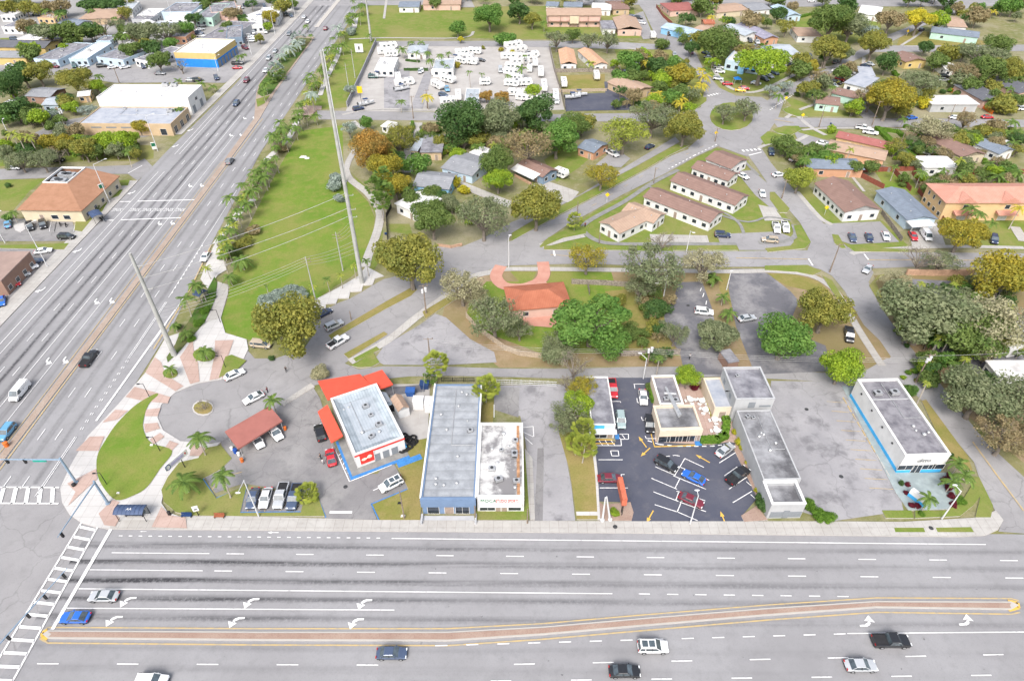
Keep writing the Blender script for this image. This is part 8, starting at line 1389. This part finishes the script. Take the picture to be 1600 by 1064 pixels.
for x, y, s, lb in ((474,246,1.3,'white stone slab lying on the park lawn'),(480,248,.9,'smaller white stone beside the slab on the park lawn'),(630,807,.5,'small pale box on the grass beside the brown post'),(186,772,.3,'white utility lid in the crescent lawn near the kerb'),(238,697,.35,'white utility lid in the crescent lawn near the small lamp'),(625,787,.5,'dark irrigation box on the grass')):
    g = G(x,y); m = MB(); m.add([(-s,-s*.6,0),(s,-s*.5,0),(s*.9,s*.6,0),(-s*.8,s*.5,0),(-s*.8,-s*.45,.3),(s*.85,-s*.4,.26),(s*.7,s*.45,.3),(-s*.65,s*.4,.34)], [(0,1,5,4),(1,2,6,5),(2,3,7,6),(3,0,4,7),(4,5,6,7)]); o = link('stone' if 'stone' in lb else 'utility_box', m.mesh('stone', [M_BLACK if 'dark' in lb else M_STONE]), None, (g.x,g.y,.2 if 'lid' in lb else .05)); 
    if 'lid' in lb: o.location.z = .26
    tag(o, lb, 'stone' if 'stone' in lb else 'box', None, (x,y), True)
for x, y in ((961,824),(1260,640),(1314,745),(1454,826),(540,761),(1075,478)): g = G(x,y); m = MB(); m.tube((0,0,-.02),(0,0,.012),.42,.42,14); o = link('manhole_cover', m.mesh('manhole_cover', [M_DARKM]), None, (g.x,g.y,.275 if y > 815 else .15)); tag(o, 'dark round manhole cover', 'manhole cover', 'manhole covers', (x,y))
# motorcycles: frame > wheels
def moto(px, py, dx, dy, mt, label):
    g = G(px,py); q = G(px+dx*4,py+dy*4)-g; e = empty('motorcycle', (g.x,g.y,.14), math.atan2(q.y,q.x)); m = MB(); m.path([(-.75,0,.75),(-.2,0,.85),(.35,0,.95),(.6,0,1.0)], [.12,.16,.17,.07], 6); m.box(-.25,.25,-.14,.14,.3,.7); m.tube((.6,-.38,1.1),(.6,.38,1.1),.03,.03,5); m.tube((.58,0,1.05),(.78,0,.33),.05,.05,5); m.tube((-.6,0,.7),(-.72,0,.33),.05,.05,5); link('frame', m.mesh('frame', [mt]), e)
    w_ = MB(); w_.tube((0,-.06,0),(0,.06,0),.32,.32,12); me = w_.mesh('wheel', [M_TYRE]); link('wheel', me, e, (.80,0,.32)); link('wheel', me, e, (-.74,0,.32)); tag(e, label, 'motorcycle', None, (px,py), True)
moto(95,353,.1,1,M_BLACK,'left black motorcycle in the hatched bay'); moto(104,354,-.1,1,M_BLACK,'right black motorcycle in the hatched bay')
# --- people: one continuous skinned body
def person_mesh(pose):
    J = [(0,0,.93),(0,0,1.12),(0,0,1.38),(0,0,1.50),(0,.02,1.62),(0,.03,1.72)]; rad = [.14,.13,.15,.06,.095,.075]; E = [(0,1),(1,2),(2,3),(3,4),(4,5)]
    def chain(start, pts, rs):
        p = start
        for v, r in zip(pts, rs): J.append(v); rad.append(r); E.append((p, len(J)-1)); p = len(J)-1
    st = .22 if pose == 'walk' else .03; ar = .28 if pose == 'lean' else .05
    for s in (-1, 1):
        chain(0, [(s*.10,0,.86),(s*.11,s*st*.5,.48),(s*.11,s*st-.02,.08),(s*.12,s*st+.13,.05)], [.10,.07,.05,.04]); chain(2, [(s*.19,0,1.40),(s*.26,ar*.4-s*.02,1.14),(s*.27,ar+.08-s*st*.5,.92),(s*.27,ar+.13-s*st*.5,.82)], [.065,.048,.036,.032])
    me = bpy.data.meshes.new('person'); me.from_pydata(J, E, []); o = bpy.data.objects.new('tmp', me); COL.objects.link(o); md = o.modifiers.new('s', 'SKIN'); 
    for i, r in enumerate(rad): me.skin_vertices[0].data[i].radius = (r, r)
    me.skin_vertices[0].data[0].use_root = True; o.modifiers.new('d', 'SUBSURF').levels = 1
    bpy.context.view_layer.update(); dg = bpy.context.evaluated_depsgraph_get(); r = bpy.data.meshes.new_from_object(o.evaluated_get(dg)); bpy.data.objects.remove(o); r.name = 'person'; return r
M_SKIN = mat('skin', (0.42,0.26,0.18), rough=.6, var=.05); M_HAIR = mat('dark_hair', (0.03,0.022,0.018), rough=.7)
def cloth(n, c): return mat(n, c, rough=.9, var=.08, scale=3)
PM = {}
def person(px, py, rot, pose, shirt, trousers, label):
    if pose not in PM: PM[pose] = person_mesh(pose)
    me = PM[pose].copy(); [me.materials.append(m) for m in (M_SKIN, cloth(shirt[0], shirt[1]), cloth(trousers[0], trousers[1]), M_BLACK)]
    for p in me.polygons:
        c = p.center; p.material_index = 3 if c.z < .12 else 2 if c.z < .95 and abs(c.x) < .2 else 0 if (c.z > 1.47 or (abs(c.x) > .2 and c.z < 1.18)) else 1; p.use_smooth = True
    g = G(px,py); o = link('person', me, None, (g.x,g.y,.13), rot); m = MB(); m.ball((0,.0,1.74),.095,.11,.075,8); m.ball((0,-.05,1.68),.085,.07,.10,8); link('hair', m.mesh('hair', [M_HAIR], True), o); tag(o, label, 'person', None, (px,py), True)
person(448,582,.4,'walk',('black_shirt',(0.02,0.02,0.025)),('black_trousers',(0.02,0.02,0.025)),'person in dark clothes walking across the street near the turning circle'); person(419,614,1.2,'stand',('wine_shirt',(0.12,0.02,0.04)),('dark_trousers',(0.03,0.03,0.04)),'person in a wine-red top standing beside the white coupe'); person(502,718,1.6,'lean',('black_shirt',(0.02,0.02,0.025)),('dark_trousers',(0.03,0.03,0.04)),'person in dark clothes leaning into the red coupe'); person(506,726,1.0,'stand',('white_shirt',(0.65,0.65,0.65)),('grey_trousers',(0.25,0.25,0.27)),'person in a white top behind the red coupe'); person(914,356,.2,'walk',('maroon_shirt',(0.20,0.02,0.03)),('dark_trousers',(0.03,0.03,0.04)),'person in a dark red top walking by the apartment lawn'); person(1077,562,.1,'walk',('grey_shirt',(0.35,0.35,0.37)),('black_trousers',(0.02,0.02,0.025)),'person in grey walking down the drive to the alley')
ZONES += [([(1030,585),(1150,585),(1150,700),(1030,700)],'in the restaurant courtyard'),([(540,60),(860,55),(890,178),(530,178)],'in the trailer storage yard'),([(575,-60),(1000,-60),(1000,62),(575,62)],'by the top lawn'),([(1120,20),(1290,20),(1290,125),(1225,152),(1130,148),(1095,100)],'around the church'),
 ([(1290,85),(1400,85),(1400,185),(1215,185)],'at the mint houses'),([(1400,100),(1700,100),(1700,186),(1400,186)],'by the charcoal roofs'),([(1200,186),(1420,186),(1420,272),(1200,272)],'near the dull-red roof'),([(1420,186),(1700,186),(1700,285),(1420,285)],'beside the hedged drive'),([(1400,-60),(1700,-60),(1700,100),(1400,100)],'around the long mint house'),([(1200,-60),(1400,-60),(1400,85),(1200,85)],'by the upper meadow'),([(1000,-60),(1200,-60),(1200,60),(1000,60)],'along the upper street'),([(960,60),(1130,60),(1130,175),(960,175)],'near the yellow palms'),([(860,60),(960,60),(990,178),(880,178)],'by the apricot roofs'),
 ([(590,176),(700,176),(700,320),(590,320)],'by the park edge houses'),([(700,170),(900,170),(900,330),(700,330)],'around the grey-blue house'),([(900,170),(1130,170),(1130,290),(900,290)],'near the roundabout'),([(1050,140),(1215,140),(1215,240),(1050,240)],'on the roundabout'),([(850,230),(1270,230),(1270,393),(850,393)],'at the brown-roofed apartments'),([(1190,255),(1300,255),(1300,395),(1190,395)],'by the four-way junction'),([(1300,270),(1700,270),(1700,430),(1300,430)],'by the townhouse row'),([(1340,425),(1700,425),(1700,730),(1340,730)],'in the right-hand oak lot'),
 ([(1010,395),(1340,395),(1340,580),(1010,580)],'between the worn lots'),([(680,395),(1010,395),(1010,580),(680,580)],'around the orange-roofed bungalow'),([(560,320),(860,320),(860,400),(560,400)],'by the merging streets'),([(400,430),(700,430),(700,600),(400,600)],'along the diagonal street'),([(330,180),(600,180),(600,530),(330,530)],'on the park lawn'),([(340,-60),(580,-60),(580,60),(340,60)],'beside the upper avenue'),([(380,60),(580,60),(580,190),(380,190)],'beside the middle avenue'),([(255,400),(345,400),(345,600),(255,600)],'by the bus bay'),([(90,580),(345,580),(345,690),(90,690)],'on the corner plaza'),([(90,690),(345,690),(345,840),(90,840)],'on the corner lawns'),([(330,590),(660,590),(660,830),(330,830)],'by the red-trimmed restaurant'),([(640,560),(960,560),(960,830),(640,830)],'by the grey drive'),([(920,560),(1200,560),(1200,830),(920,830)],'in the dark lot'),([(1180,560),(1420,560),(1420,830),(1180,830)],'by the pale lot'),([(1380,600),(1650,600),(1650,850),(1380,850)],'on the terrace corner'),
 ([(-80,-80),(130,-80),(130,60),(-80,60)],'in the top left corner'),([(130,-80),(280,-80),(280,60),(130,60)],'around the barrel-roofed hangar'),([(280,-80),(480,-80),(480,140),(280,140)],'by the tyre garage'),([(-80,60),(130,60),(130,125),(-80,125)],'by the yellow terraces'),([(130,60),(300,60),(300,140),(130,140)],'by the pale flat blocks'),([(-80,125),(160,125),(160,205),(-80,205)],'in the dark left grove'),([(-80,200),(260,200),(260,275),(-80,275)],'in the tree row left'),([(100,120),(330,120),(330,205),(100,205)],'at the white warehouse'),([(-80,270),(200,270),(200,400),(-80,400)],'at the tiled restaurant'),([(-80,380),(130,380),(130,520),(-80,520)],'at the left border')]
finish_labels()
